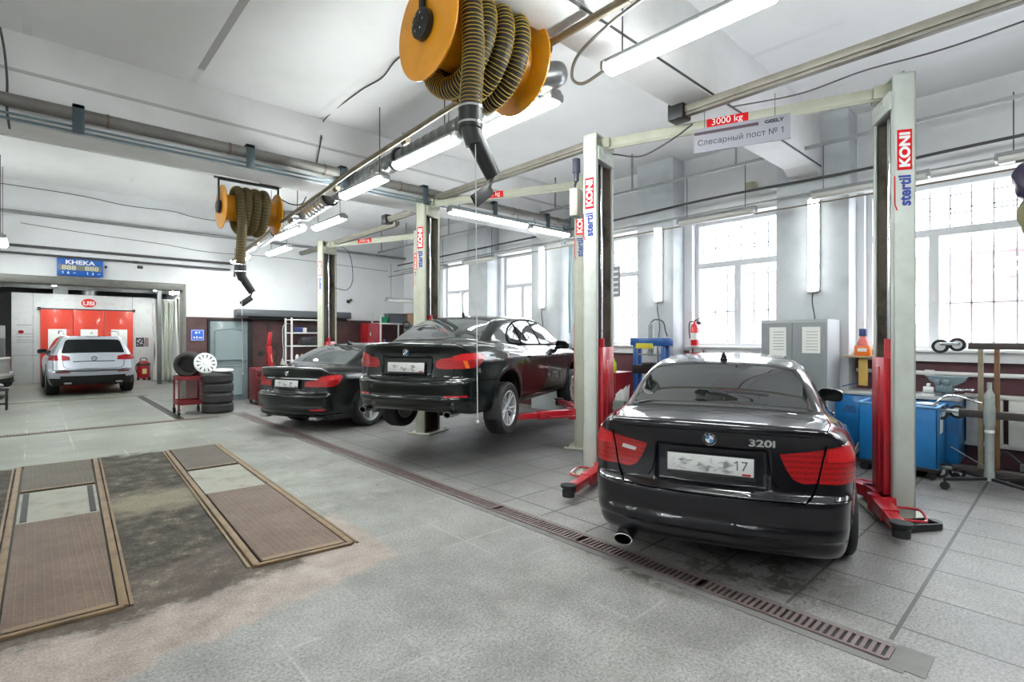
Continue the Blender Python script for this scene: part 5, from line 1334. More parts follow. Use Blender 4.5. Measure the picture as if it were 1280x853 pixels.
def pit(label, side, P00, P10, P01, P11, segs):
    """corners near-left, near-right, far-left, far-right; segs along y: (v0,v1,kind)"""
    P = [Vector((*p, 0)) for p in (P00, P10, P01, P11)]
    org = P[0]; root = thing('pit_surround', 'rusty angle-iron surround of the %s floor pit' % side, 'pit surround', tuple(org))
    def pt(u, v): a = P[0].lerp(P[1], u); c = P[2].lerp(P[3], u); return a.lerp(c, v)
    b = MB()
    for (u0, v0, u1, v1) in ((0,0,0,1), (1,0,1,1), (0,0,1,0), (0,1,1,1)):
        b.bar(pt(u0,v0)-org+Vector((0,0,.008)), pt(u1,v1)-org+Vector((0,0,.008)), .045 if v0 != v1 else .035, .022, bev=.003)
    for d in (.07,):
        b.bar(pt(-d,0)-org+Vector((0,0,.004)), pt(-d,1)-org+Vector((0,0,.004)), .018, .014); b.bar(pt(1+d,0)-org+Vector((0,0,.004)), pt(1+d,1)-org+Vector((0,0,.004)), .018, .014)
    o = b.build('angle_iron', M_pfr, root)
    b = MB(); q = [pt(.03,.005), pt(.97,.005), pt(.97,.995), pt(.03,.995)]; b.add([p-org+Vector((0,0,.002)) for p in q], [(0,1,2,3)]); b.build('pit_gap', M_seam, root)
    for (v0, v1, kind, lab) in segs:
        g = .008; q = [pt(.06,v0+g/2), pt(.94,v0+g/2), pt(.94,v1-g/2), pt(.06,v1-g/2)]; c = sum(q, Vector())/4
        b = MB(); zt = .022 if kind != 'c' else .012
        b.add([p-c+Vector((0,0,.004)) for p in q]+[p-c+Vector((0,0,zt)) for p in q], [(0,3,2,1),(4,5,6,7),(0,1,5,4),(1,2,6,5),(2,3,7,6),(3,0,4,7)])
        m = {'r': M_chk, 'd': M_chk2, 'c': M_conc}[kind]
        if kind == 'c':
            r2 = thing('concrete_panel', lab, 'panel', tuple(c)); b.build('slab', m, r2)
            if side == 'left':
                k = MB()
                for u in (.13, .87): k.bar(pt(u,v0+.012)-c+Vector((0,0,.014)), pt(u,v1-.012)-c+Vector((0,0,.014)), .045, .006)
                k.build('dark_slot', M_seam, r2)
        else:
            o = b.build('pit_cover_plate', m, None, loc=tuple(c), smooth=0); tag(o, lab, 'floor plate')
            k = MB(); k.bar(q[0]-c+Vector((.01,.03,zt)), q[1]-c+Vector((-.01,.03,zt)), .05, .004); k.build('edge_strip', M_pfr, o)
pit('', 'left', (-.17,3.84), (.39,3.80), (-.13,8.68), (.585,8.62), [(0,.455,'r','large rusty checkered plate nearest the camera on the left pit'), (.455,.70,'c','pale concrete panel between the plates of the left pit'), (.70,1,'d','dark checkered plate at the far end of the left pit')])
pit('', 'right', (1.14,3.86), (1.80,3.78), (1.36,8.56), (1.97,8.58), [(0,.44,'r','rusty checkered plate nearest the camera on the right pit'), (.44,.69,'c','pale concrete panel between the plates of the right pit'), (.69,1,'d','dark checkered plate at the far end of the right pit')])
b = MB(); b.bar((-.16,3.7,.006), (-.20,8.9,.006), .03, .014) ; b.bar((-.60,8.72,.006), (-.20,8.74,.006), .05, .014)
# drain along the lifts
M_grate = mat('rusty_grate', (.20,.155,.15), .55, .4, grime=.6, gcol=(.07,.05,.05))
M_chan = mat('channel_concrete', (.17,.165,.16), .8, grime=.4)
dx = 3.17; b = MB(); b.b2((dx-.085,.62,.0005), (dx+.085,12.0,.003)); b.b2((dx-.14,.56,.0), (dx-.085,12.0,.004)); b.b2((dx+.085,.56,.0), (dx+.12,12.0,.004)); b.b2((dx-.11,.48,0), (dx+.13,.62,.0045))
fl_ = b.build('trim_30', M_chan); fl_['kind'] = 'structure'
gproto = None
for k in range(11):
    y0 = .64+k*1.0
    if gproto is None:
        g = MB(); n = 27
        for i in range(n+1): yy = 1.0*i/n; g.b2((-.066, yy-.0105, .002), (.066, yy+.0095, .012))
        g.b2((-.08,0,.002), (-.060,.995,.013)); g.b2((.060,0,.002), (.08,.995,.013))
        o = g.build('drain_grate', M_grate, None, loc=(dx, y0, 0), smooth=0)
        tag(o, 'slotted rusty drain grate sections in the floor line beside the lifts', 'drain grate', 'slotted grates of the long floor drain')
        dk_ = MB(); dk_.b2((-.078,0,.0031), (.078,.995,.0042)); dk_.build('dark_channel', M_seam, o); gproto = o
    else: c = copy_tree(gproto); c.location = (dx, y0, 0)
for k in range(5):
    c = copy_tree(gproto); c.location = (-2.3+k*1.0, 11.60, 0); c.rotation_euler = (0,0,-PI/2); c['label'] = 'slotted grate section in the far cross drain'; c['group'] = 'grates of the far cross drain'
b = MB(); b.b2((2.02,11.75,.0), (2.12,17.0,.004)); b.b2((2.12,11.75,0),(2.16,17.0,.008)); s_ = b.build('trim_31', M_seam); s_['kind'] = 'structure'
b = MB(); b.b2((-4.5,17.12,0), (2.3,17.2,.006)); s_ = b.build('trim_32', M_brown); s_['kind'] = 'structure'

# door in the back wall
M_door = mat('grey_green_door', (.17,.22,.235), .4, grime=.25, coat=.2)
d = MB(); d.b2((3.15,YB-.05,0), (4.03,YB+.01,1.98), bev=.005); dr = struct('door_1', d, M_door)
def arch_panel(x0, x1, z0, z1, a):
    q = [(x0,z0),(x1,z0),(x1,z1-a)]+[((x0+x1)/2+(x1-x0)/2*math.cos(t_), z1-a+a*math.sin(t_)) for t_ in [PI*i/12 for i in range(1,12)]]+[(x0,z1-a)]
    return q
for (z0, z1, a) in ((1.02,1.80,.08), (.14,.86,.0001)):
    b = MB(); q = arch_panel(3.27,3.90,z0,z1,a); b.prism(q, 0, .02, frame((0,YB-.05,0), (1,0,0), (0,0,1))); b.build('door_panel', mat('door_panel_light', (.24,.30,.31), .4), dr)
    b = MB(); q2 = [Vector((x, YB-.075, z)) for x, z in q]; b.tube(q2, .012, 6, closed=True); b.build('panel_moulding', M_door, dr)
b = MB(); b.b2((3.12,YB-.06,.0), (3.17,YB+.0,2.02)); b.b2((4.02,YB-.06,0), (4.14,YB+0,2.04)); b.b2((3.12,YB-.06,1.98), (4.14,YB,2.04)); b.build('door_frame', M_dark, dr)
b = MB(); b.cyl((3.96,YB-.05,.98), (3.96,YB-.11,.98), .014, 10); b.bar((3.96,YB-.11,.98), (3.86,YB-.11,.98), .02, .02, bev=.004); b.build('door_handle', M_steel, dr)
sg2 = MB(); sg2.b2((0,0,0), (.28,.012,.27), bev=.004); o = sg2.build('wall_sign', mat('blue_sign', (.03,.13,.62), .4), None, loc=(2.77,YB-.02,1.50)); tag(o, 'small blue sign with white writing left of the grey door', 'sign')
b = MB()
for (p, q) in (((.012,.012),(.268,.022)), ((.012,.248),(.268,.258)), ((.012,.012),(.022,.258)), ((.258,.012),(.268,.258))): b.b2((p[0],-.003,p[1]), (q[0],.001,q[1]))
b.build('sign_border', M_whitep, o)
for (p, q) in (((.09,.17),(.13,.22)), ((.16,.18),(.19,.22)), ((.05,.06),(.09,.10)), ((.11,.05),(.14,.11)), ((.16,.06),(.24,.09))):
    b = MB(); b.b2((p[0],-.003,p[1]), (q[0],.001,q[1])); b.build('sign_mark', M_whitep, o)
# blue display
dp = thing('led_display', 'blue wall display headed KHEKA with unlit digits above the opening', 'display', (.35,YB-.02,2.88))
b = MB(); b.b2((0,-.09,0), (.76,0,.36), bev=.008); b.build('display_case', mat('display_blue', (.008,.10,.42), .35, coat=.3), dp)
text_obj('display_heading', 'KHEKA', .12, frame((.38,-.092,.285), (1,0,0), (0,0,1)), M_whitep, dp, ext=.001, sx=1.25, bold=.004)
b = MB(); b.b2((.03,-.094,.115), (.73,-.088,.225)); b.build('digit_window', mat('digit_back', (.16,.17,.14), .4), dp)
for x in (.19,.565): text_obj('display_digits', '888', .13, frame((x,-.096,.168), (1,0,0), (0,0,1)), mat('unlit_digits', (.62,.62,.46), .4), dp, ext=.001, sx=1.2, bold=.002)
for x, ch in ((.09,'1'),(.18,'6'),(.28,'~'),(.49,'1'),(.58,'3'),(.68,'~')): text_obj('display_mark', ch, .07, frame((x,-.092,.062), (1,0,0), (0,0,1)), M_whitep, dp, ext=.001, sx=1.1, bold=.002)
b = MB(); b.box((0,0,0), (.04,.05,.05), bev=.01); b.cyl((0,-.02,0),(0,-.07,0),.018,10); tag(b.build('wall_camera', M_dark, None, loc=(1.16,YB-.03,3.12)), 'tiny black camera right of the blue display', 'camera')

# paint booth
bo = thing('paint_booth', 'white spray booth with three red doors in the hall behind', 'paint booth', (0,24,0))
M_bpan = mat('booth_panel', (.62,.63,.63), .45, grime=.2)
b = MB(); b.b2((-.55,0,0), (3.4,1.9,3.08), bev=.01); b.build('booth_wall', M_bpan, bo)
b = MB()
for X in (-.02,2.72,): b.b2((X-.006,-.006,0), (X+.006,.0,3.08))
b.b2((-.55,-.006,.96),(.1,0,.972)); b.build('panel_joint', M_metalgrey, bo)
M_bred = mat('booth_door_red', (.66,.048,.022), .4, grime=.2, gcol=(.45,.03,.02), coat=.2)
for k in range(3):
    x0 = .16+k*.86; b = MB(); b.b2((x0+.004,-.06,.05), (x0+.852,-.0,2.54), bev=.006); o = b.build('booth_door', M_bred, bo)
    b = MB(); b.b2((x0+.2,-.066,1.05), (x0+.68,-.058,1.86), bev=.004); b.build('door_pane', mat('booth_window_pale', (.80,.82,.80), .3), o)  # panes in one even pale colour, no emission
b = MB(); b.b2((.12,-.05,2.52), (2.78,0,2.58)); b.box((.13,-.06,2.56),(.08,.06,.1)); b.box((2.76,-.06,2.56),(.08,.06,.1)); b.build('door_rail', M_dark, bo)
b = MB(); pts = [(.21*math.cos(2*PI*i/40), .155*math.sin(2*PI*i/40)) for i in range(40)]; b.prism(pts, 0, .01, frame((1.45,-.002,2.80), (1,0,0), (0,0,1))); o = b.build('oval_logo', mat('logo_red', (.72,.03,.02), .4), bo)
text_obj('logo_text', 'USI', .19, frame((1.45,-.014,2.79), (1,0,0), (0,0,1)), M_whitep, o, ext=.001, sx=1.25, bold=.006)
text_obj('logo_side_text', 'ITALIA', .15, frame((1.98,-.004,2.79), (1,0,0), (0,0,1)), mat('faint_pink', (.60,.50,.50), .6), bo, ext=.001, sx=1.1)
b = MB(); pts = [(.075*math.cos(2*PI*i/24), .055*math.sin(2*PI*i/24)) for i in range(24)]; b.prism(pts, 0, .006, frame((-.32,-.002,1.76), (1,0,0), (0,0,1))); b.build('small_oval_badge', M_refl, bo)
b = MB()
for zz in (1.98,1.68,1.58,1.48,1.40): b.b2((-.42,-.003,zz), (.0 if zz < 1.7 else -.05,0,zz+.02))
b.build('printed_lines', M_metalgrey, bo)
b = MB(); b.b2((2.83,-.02,1.22), (3.08,0,1.56)); o = b.build('poster', M_ink, bo); b = MB(); b.b2((3.10,-.02,1.22), (3.22,0,1.56)); b.build('poster', mat('poster_grey', (.25,.18,.18), .6), bo)
b = MB()
for k in range(22): x = 2.85+random.random()*.2; z = 1.24+random.random()*.28; b.b2((x,-.024,z), (x+.02,-.02,z+.03))
b.build('poster_print', M_whitep, bo)
b = MB(); b.cyl((1.5,.5,3.08), (1.5,.5,3.26), .22, 20); b.build('roof_fan', M_metalgrey, bo)
b = MB(); b.b2((.5,.4,3.08),(.9,.8,3.28)); b.build('roof_box', M_metalgrey, bo)
# grey post and curtains at the right of that hall
b = MB(); b.b2((-.06,-.06,0), (.06,.06,3.3), bev=.006); tag(b.build('steel_post', mat('steel_post_grey', (.14,.15,.15), .5, grime=.3), None, loc=(3.12,21.0,0)), 'dark grey steel post between the plastic curtains in the far hall', 'post')
def curtain(x0, x1, y, z0, z1, seed, label, m):
    rnd = random.Random(seed); b = MB(); nx, nz = 60, 16; vs = []; fs = []
    ph = [rnd.uniform(0,6) for _ in range(4)]
    for j in range(nz+1):
        v = j/nz; gather = 1-.28*math.exp(-((v-.35)/.22)**2)
        for i in range(nx+1):
            u = i/nx; X = (x0+x1)/2+(x1-x0)*(u-.5)*gather; Y = .10*math.sin(u*26+ph[0]+v*1.5)+.05*math.sin(u*57+ph[1]-v*2); vs.append((X, Y, z0+(z1-z0)*v))
    for j in range(nz):
        for i in range(nx): a = j*(nx+1)+i; fs.append((a, a+1, a+nx+2, a+nx+1))
    b.add(vs, fs); o = b.build('plastic_curtain', m, None, loc=(0,y,0)); 
    md = o.modifiers.new('thickness', 'SOLIDIFY'); md.thickness = .006; return tag(o, label, 'curtain')
M_curt = mat('milky_curtain', (.82,.84,.78), .35, grime=.25, gcol=(.5,.5,.36), gscale=2)
M_curt2 = mat('yellowish_curtain', (.34,.36,.16), .4)
curtain(3.02,3.72,21.6,.06,2.9,3,'milky plastic curtain gathered at the right side of the far hall', M_curt)
curtain(3.32,3.62,22.6,.06,2.9,5,'narrow yellowish curtain beside the spray booth', M_curt2)
curtain(3.45,4.02,20.3,.06,2.9,9,'pale plastic curtain at the very edge of the opening', M_curt)
# red round vacuum / extinguisher cart
vc = thing('wheeled_extinguisher', 'round red wheeled container standing right of the spray booth doors', 'extinguisher', (2.98,23.3,0))
b = MB(); b.lathe([(1e-6,.08),(.19,.08),(.20,.12),(.20,.58),(.17,.66),(.10,.70),(1e-6,.71)], 28); b.build('tank', M_red, vc)
b = MB(); b.lathe([(.212,.55),(.212,.60),(.20,.62),(.20,.53)], 28); b.cyl((-.14,0,.06),(-.2,0,.06),.07,14); b.cyl((.14,0,.06),(.2,0,.06),.07,14); b.cyl((0,-.14,.04),(0,.0,.04),.04,10); b.build('wheels_and_rim', M_dark, vc)
b = MB(); b.tube(spline([(-.1,0,.70),(-.08,0,.80),(.08,0,.80),(.1,0,.70)],5), .014, 8); b.tube(spline([(-.05,-.1,.68),(-.22,-.15,.60),(-.24,-.1,.4),(-.18,-.12,.2)],6), .018, 8); b.build('hose_and_handle', M_dark, vc)
b = MB(); b.box((0,-.203,.33), (.13,.008,.18)); b.build('label', mat('yellow_label', (.7,.6,.25), .5), vc)
# cabinets on the left of that hall
cb = thing('storage_cabinet', 'dark grey cabinet at the left edge beside the booth', 'cabinet', (-1.1,23.2,0))
b = MB(); b.b2((-.3,-.3,0), (.42,.3,1.55), bev=.01); b.build('cabinet_body', mat('cab_dark', (.09,.09,.10), .5), cb)
b = MB(); b.b2((-.1,-.25,1.55), (.42,.25,1.95), bev=.01); b.build('top_box', mat('cab_grey', (.36,.37,.38), .5), cb)
b = MB(); b.box((.05,-.306,.8), (.02,.02,.14)); b.build('cabinet_handle', M_steel, cb)
# ================================================================== SUV, TYRES, SHELVES, BENCHES, TOOLS
TOU = dict(L=4.80, sy=1, sx=1, sz=1, axles=(.98, 3.87), wr=.375, archgap=.05, zb=.27, inner=.90, rk=.20, crown=.03, kj=.03, kg=.08, gts=.85, kt=.06,
    wz=[(.15,.82),(.3,.89),(.5,.945),(.7,.965),(.85,.965),(.95,.955),(1.05,.925),(1.15,.885),(1.3,.83),(1.7,.7)],
    wy=[(-.2,.95),(0,.96),(.4,.985),(1,1),(3.5,.99),(4.3,.96),(4.8,.93)],
    ry=[(.15,.25),(.3,.12),(.45,.03),(.55,.0),(.62,.0),(.68,.02),(.72,.07),(.80,.085),(.93,.09),(1.0,.10),(1.08,.13),(1.2,.18),(1.4,.30),(1.7,.5)],
    deck=[(-.2,1.10),(0,1.14),(.3,1.15),(1,1.13),(3.2,1.10),(3.7,1.06),(4.2,.98),(4.5,.86),(4.8,.7)],
    roof=[(-.1,.7),(.08,1.0),(.14,1.12),(.30,1.40),(.42,1.58),(.55,1.655),(.9,1.69),(1.6,1.715),(2.4,1.71),(2.9,1.66),(3.3,1.45),(3.7,1.20),(4.0,1.0),(4.2,.6)],
    gw=[(.7,.89),(1.1,.875),(1.2,.84),(1.35,.775),(1.5,.705),(1.62,.63),(1.75,.5)],
    gy=[(-.1,.93),(.1,.95),(.5,.97),(1.2,1),(3,.99),(3.8,.92)],
    fz=[(.1,.16),(.25,.06),(.4,.0),(.7,.03),(.9,.1),(1.1,.5)], plate_recess=(.34,.76,.93))
def det_suv(B, root, c, pm):
    for s_ in (-1, 1):
        out = [(0,.965),(20,.955),(62,.965),(76,1.0),(74,1.075),(50,1.10),(20,1.10),(2,1.06)]
        a = patch(B, 'tail_lamp', rounded(out, .01), mode_corner(s_, .50, .6), M_tail, root, off=.007, h=.04, thick=.012, scale=(80,1))
        q = [(.50,.62),(.78,.625),(.80,.655),(.52,.648)]; q = q if s_ > 0 else mirror_x(q)
        patch(B, 'bumper_reflector', q, mode_rear, M_refl, root, off=.005, h=.05)
        ribbon(B, 'panel_gap', [[(.66*s_,1.10),(.66*s_,.95),(.64*s_,.80),(.56*s_,.74)]], mode_rear, M_seam, root, w=.012)
        r = MB(); r.tube(spline([(s_*.60,.65,1.66),(s_*.605,.75,1.73),(s_*.62,1.5,1.765),(s_*.62,2.3,1.76),(s_*.61,2.75,1.70)], 6), .018, 8); r.build('roof_rail', M_alu, root)
        b = MB(); b.box((s_*.55,.12,.345), (.16,.12,.05), bev=.02); b.build('exhaust_pipe', M_metalgrey, root)
    ribbon(B, 'panel_gap', [[(-.56,.74),(.56,.74)], [(-.70,.665),(0,.66),(.70,.665)]], mode_rear, M_seam, root, w=.010)
    ribbon(B, 'chrome_strip', [[(-.45,.925),(0,.93),(.45,.925)]], mode_rear, M_steel, root, w=.02, off=.004)
    p, n = place_grid(B, 0, 1.0, mode_rear); T = frame(p+n*.004, Vector((0,0,1)).cross(n).normalized(), n.cross(Vector((0,0,1)).cross(n).normalized()))
    b = MB(); b.lathe([(.055,.0),(.066,.0),(.066,.008),(.055,.008)], 28, T, closed=True); e = b.build('round_emblem', M_steel, root)
    b = MB(); pts = [(-.046,.034),(-.018,-.04),(0,.004),(.018,-.04),(.046,.034)]
    b.tube([T @ Vector((x,y,.006)) for x, y in pts], .006, 6); b.tube([T @ Vector((x,y,.006)) for x, y in [(-.02,.045),(0,.008),(.02,.045)]], .006, 6); b.build('emblem_letter', M_steel, e)
    plate(B, .845, root, .105)
    ribbon(B, 'third_brake_lamp', [[(-.16,1.60),(.16,1.60)]], mode_rear, M_refl, root, w=.02, off=.006)
def suv(label, cfg, pm, h):
    root = thing('suv_car', label, 'car'); cfg['sdf'] = make_sdf(cfg)
    cfg['clad'] = lambda c: .555-.10*max(0, 1-abs(c.y-.1)/.5)*0+(.0 if abs(c.x) < .70 else -.06) if c.y < .35 else (.40 if 1.3 < c.y < 3.4 else 0)
    B = build_body('suv', cfg, pm, h, root=root, bump_z=.74, lid_x=.64, doors=((1.35,2.35),(2.35,3.3)), door_z=(.42,1.10))
    rw = rounded([(-.68,.02),(.68,.02),(.60,.38),(.55,.44),(-.55,.44),(-.60,.38)], .05)
    ang = math.degrees(math.atan2(.46, .26)); patch(B, 'rear_window', rw, mode_slope(.165, 1.135, ang), M_cglass, root, off=.006, h=.05)
    for s_ in (-1, 1):
        for k, p in {'quarter_window': [(.50,1.18),(1.25,1.165),(1.25,1.56),(.80,1.54)], 'rear_side_window': [(1.30,1.165),(2.30,1.15),(2.28,1.58),(1.32,1.575)], 'front_side_window': [(2.37,1.15),(3.40,1.13),(3.05,1.36),(2.72,1.53),(2.36,1.58)]}.items():
            patch(B, k, rounded(p, .03), mode_side(s_), M_cglass, root, off=.004, h=.07)
        side_mirror(root, dict(sx=1.02, sy=1, sz=1), s_, M_dark if s_ > 0 else M_dark, y=3.05, z=1.16)
    det_suv(B, root, cfg, pm); fin(B, root, .75, pm)
    patch(B, 'windscreen', rounded([(-.72,.05),(.72,.05),(.60,.8),(-.60,.8)], .05), mode_slope(4.0, 1.06, 33, True), M_cglass, root, h=.08)
    return root
c4 = dict(TOU); c4['tw'] = .27
car4 = suv('silver-white SUV parked nose-in before the red spray booth doors', c4, M_psilver, .032)
W4 = make_wheel_mesh(.375, .25, .27, 5, twin=True); wheels(car4, c4, .83, W4)
set_car(car4, 1.22, 18.15, 0, -1.2)
# old silver saloon entering at the left edge
c5 = scaled(E90, 4.74, 1.78, 1.44, axles=(.9, 3.85), wr=.315); c5['tw'] = .2; c5['clad'] = lambda c: .52
c5['recess'] = 0
def det_old(B, root, c, pm):
    for s_ in (-1, 1):
        out = [(18,.66),(58,.68),(64,.80),(40,.83),(18,.81)]
        patch(B, 'tail_lamp', rounded([(p, z*c['sz']) for p, z in out], .01), mode_corner(s_, .50, .55), M_clear, root, off=.006, h=.04, scale=(80,1))
    plate(B, .62, root, .03)
car5, B5 = saloon('saloon_car', 'old silver saloon half cut off by the left edge of the photo', c5, M_pgold, .035, dict(details=det_old))
W5 = make_wheel_mesh(.315, .2, .2, 7, twin=False); wheels(car5, c5, .76, W5)
set_car(car5, -.42, 19.2, 0, -82)
st = thing('work_stand', 'low black stand at the left edge before the old silver car', 'stand', (-.62,15.9,0))
b = MB(); b.b2((-.3,-.2,.42), (.22,.2,.48), bev=.01)
for (x, y) in ((-.25,-.15),(.18,-.15),(-.25,.15),(.18,.15)): b.b2((x-.02,y-.02,0), (x+.02,y+.02,.43))
b.b2((-.25,-.17,.12),(.18,-.13,.16)); b.build('stand_frame', M_dark, st)
b = MB(); b.sphere((.0,0,.53), .10, 14, 8, (1.4,1,.6)); b.build('grey_part', M_metalgrey, st)

# tyres
M_tyre = mat('used_tyre', (.030,.030,.030), .8, grime=.3, gcol=(.07,.07,.065), bump=.2)
def tyre_mesh(ro=.30, ri=.19, w=.20):
    h = w/2; b = MB(); pr = [(ri,-h+.03),(ri+.02,-h+.005),(ro-.05,-h-.004),(ro-.015,-h+.015),(ro,-h+.045)]
    for g in (-.035,0,.035): pr += [(ro,g-.007),(ro-.007,g-.004),(ro-.007,g+.004),(ro,g+.007)]
    pr += [(ro,h-.045),(ro-.015,h-.015),(ro-.05,h+.004),(ri+.02,h-.005),(ri,h-.03),(ri+.02,h-.06),(ri+.04,0),(ri+.02,-h+.06)]
    b.lathe(pr, 40, closed=True); return b
def hubcap(parent, T, r=.19, n=10):
    b = MB(); b.lathe([(1e-6,.03),(.05,.03),(.055,.02),(r*.45,.022),(r*.47,.012)], 32, T); b.lathe([(r*.80,.014),(r*.84,.022),(r*.97,.014),(r,-.01),(r*.95,-.01),(r*.80,.0)], 40, T, closed=True)
    for k in range(n):
        a = 2*PI*k/n; c, s = math.cos(a), math.sin(a); q = [(r*.42,-.022),(r*.83,-.030),(r*.83,.030),(r*.42,.022)]
        b.add([T @ Vector((x*c-y*s, x*s+y*c, z)) for z in (.0,.020) for x, y in q], [(0,3,2,1),(4,5,6,7),(0,1,5,4),(1,2,6,5),(2,3,7,6),(3,0,4,7)])
    o = b.build('wheel_cover', mat('silver_cover', (.72,.73,.74), .35, .1), parent)
    b = MB(); b.lathe([(1e-6,-.03),(r*.95,-.03),(r*.95,-.012),(1e-6,-.012)], 32, T); b.build('rim_dark', M_dark, parent); return o
tm = tyre_mesh()
names = ['bottom used tyre of the stack of four by the grey door', 'second used tyre from the bottom of the stack by the grey door', 'third used tyre from the bottom of the stack by the grey door', 'topmost used tyre of the stack by the grey door']
tp = None
for k in range(4):
    if tp is None: o = tm.build('used_tyre', M_tyre); tp = o; tag(o, names[0], 'tyre', 'stacked tyres by the grey door')
    else: o = copy_tree(tp); o['label'] = names[k]
    o.location = (2.86+.015*random.uniform(-1,1), 12.32+.02*random.uniform(-1,1), .105+.208*k)
    o.rotation_euler = (0,0,k*1.1)
cv = thing('hubcap', 'silver wheel cover lying flat on top of the tyre stack', 'wheel cover', (2.95,12.25,.862)); hubcap(cv, Matrix.Translation((0,0,.03)) @ Matrix.Rotation(.06,4,'X'), .20)
cv = thing('hubcap', 'silver multi-spoke wheel cover standing upright behind the tyre stack', 'wheel cover', (2.66,12.42,1.04), R(8))
hubcap(cv, frame((0,0,0), (1,0,0), (0,.25,1)), .225, 12)
cw = thing('car_tyre', 'black wheel lying on the red cart left of the tyre stack', 'wheel', (2.42,12.75,1.01))
tyre_mesh(.27,.17,.24).build('tyre', M_tyre, cw).rotation_euler = (0, R(82), R(60)); 
b = MB(); b.lathe([(1e-6,-.03),(.17,-.03),(.17,.03),(1e-6,.03)], 28, Euler((0,R(82),R(60))).to_matrix().to_4x4()); b.build('rim', M_dark, cw)
M_cartred = mat('cart_dark_red', (.16,.008,.012), .45, grime=.4)
ct = thing('tool_cart', 'small red two-shelf cart left of the tyre stack', 'cart', (2.38,12.55,0))
b = MB()
for z in (.72,.22):
    b = MB(); b.b2((-.23,-.25,z-.02), (.23,.25,z+.02), bev=.006); z += .045
    for (p, q) in (((-.23,-.25),(.23,-.25)), ((-.23,.25),(.23,.25)), ((-.23,-.25),(-.23,.25)), ((.23,-.25),(.23,.25))): b.bar((*p,z), (*q,z), .015, .05)
    b.build('shelf', M_cartred, ct)
for (x, y) in ((-.22,-.24),(.22,-.24),(-.22,.24),(.22,.24)):
    b = MB(); b.b2((x-.015,y-.015,.10), (x+.015,y+.015,.78)); b.build('cart_post', M_cartred, ct)
    b = MB(); b.cyl((x-.02,y,.055), (x+.02,y,.055), .055, 14); b.box((x,y,.1),(.05,.05,.03)); b.build('caster', M_dark, ct)

# red hoist leaning by the wall, red trolley jack & compressor behind the luxury saloon
ho = thing('engine_hoist', 'upright red hydraulic hoist with yellow label beside the white shelf rack', 'hoist', (4.42,13.9,0))
b = MB(); b.bar((.05,0,.35), (-.04,0,1.35), .17, .12, bev=.01); b.bar((-.05,0,1.3), (.0,0,1.72), .10, .09, bev=.01); b.b2((-.30,-.35,.10), (.35,.25,.2), bev=.01); b.build('hoist_frame', M_red, ho)
b = MB(); b.bar((.02,-.07,.95), (-.01,-.07,1.15), .12, .006); b.build('label', mat('hoist_label', (.75,.62,.35), .5), ho)
b = MB(); b.tube([(-.02,0,1.6),(-.06,0,2.0)], [.03,.018], 10); b.tube(spline([(.1,-.05,1.35),(.16,-.06,1.2),(.12,-.05,1.0),(.17,-.06,.85)],6), .014, 8); b.cyl((-.22,-.1,1.18),(-.22,.02,1.18),.07,14); b.build('hose_and_knob', M_dark, ho)
b = MB(); 
for x in (-.25,.3): b.cyl((x-.03,-.3,.06),(x+.03,-.3,.06),.06,12)
b.build('caster', M_dark, ho)
bx = thing('red_toolbox', 'dark red tool trolley left of the luxury saloon', 'tool trolley', (4.02,13.25,0))
b = MB(); b.b2((-.22,-.3,.1), (.25,.25,.86), bev=.02); b.build('trolley_body', M_cartred, bx)
b = MB()
for k in range(4): b.b2((-.19,-.315,.16+.17*k), (.22,-.30,.31+.17*k), bev=.005)
b.build('drawer', mat('dark_red_front', (.07,.01,.012), .4), bx)
b = MB()
for (x, y) in ((-.18,-.25),(.2,-.25),(-.18,.2),(.2,.2)): b.cyl((x-.02,y,.05),(x+.02,y,.05),.05,12)
b.build('caster', M_dark, bx)
lamp = thing('inspection_lamp', 'corded inspection lamp hanging on the wall left of the shelf rack', 'lamp', (4.78,14.1,0))
b = MB(); b.tube(spline([(.25,0,1.95),(.05,0,1.9),(.02,0,1.6),(.04,0,1.2),(.02,0,1.0)],8), .010, 6); b.build('cord', M_cablew, lamp)
b = MB(); b.lathe([(1e-6,.70),(.05,.70),(.06,.78),(.05,.92),(.03,.98),(.02,1.02)], 16, Matrix.Translation((.02,0,0))); b.build('lamp_body', M_cablew, lamp)
# rolled awning / dark box beam on the back wall
aw = thing('rolled_shutter', 'long dark grey rolled shutter mounted across the back wall', 'shutter', (5.15,YB-.20,2.2))
b = MB(); b.b2((-1.45,-.14,-.09), (1.55,.18,.09), bev=.03); b.build('shutter_box', mat('shutter_dark', (.085,.095,.105), .45, grime=.3), aw)
b = MB(); b.tube([(-1.15,-.02,-.13), (1.45,-.02,-.13)], .035, 12); b.build('shutter_roll', M_dark, aw)
# white shelf rack
sh = thing('shelf_rack', 'white metal shelf rack with tools against the dark back wall', 'shelf', (5.33,13.75,0))
M_shw = mat('shelf_white', (.66,.67,.67), .4, grime=.2)
for (x, y) in ((-.5,-.22),(.5,-.22),(-.5,.22),(.5,.22)):
    b = MB(); b.b2((x-.02,y-.02,0), (x+.02,y+.02,2.08)); b.build('upright', M_shw, sh)
for z in (.20,.60,.98,1.36,1.70,2.04):
    b = MB(); b.b2((-.5,-.23,z-.02), (.5,.23,z+.01), bev=.003); b.build('shelf_board', M_shw, sh)
def item(name, label, cat, loc, fn, m, group=None):
    b = MB(); fn(b); o = b.build(name, m, None, loc=loc); return tag(o, label, cat, group)
cols = [mat('item_navy', (.03,.05,.18), .5), mat('item_white', (.7,.7,.68), .5), mat('item_dark', (.03,.03,.035), .5), mat('item_tan', (.45,.38,.27), .6), mat('item_grey', (.22,.22,.23), .5)]
item('power_tool_box', 'navy and white carton on the top shelf of the white rack', 'box', (5.03,13.65,1.71), lambda b: b.b2((-.06,-.1,0),(.08,.1,.13),bev=.005), cols[0])
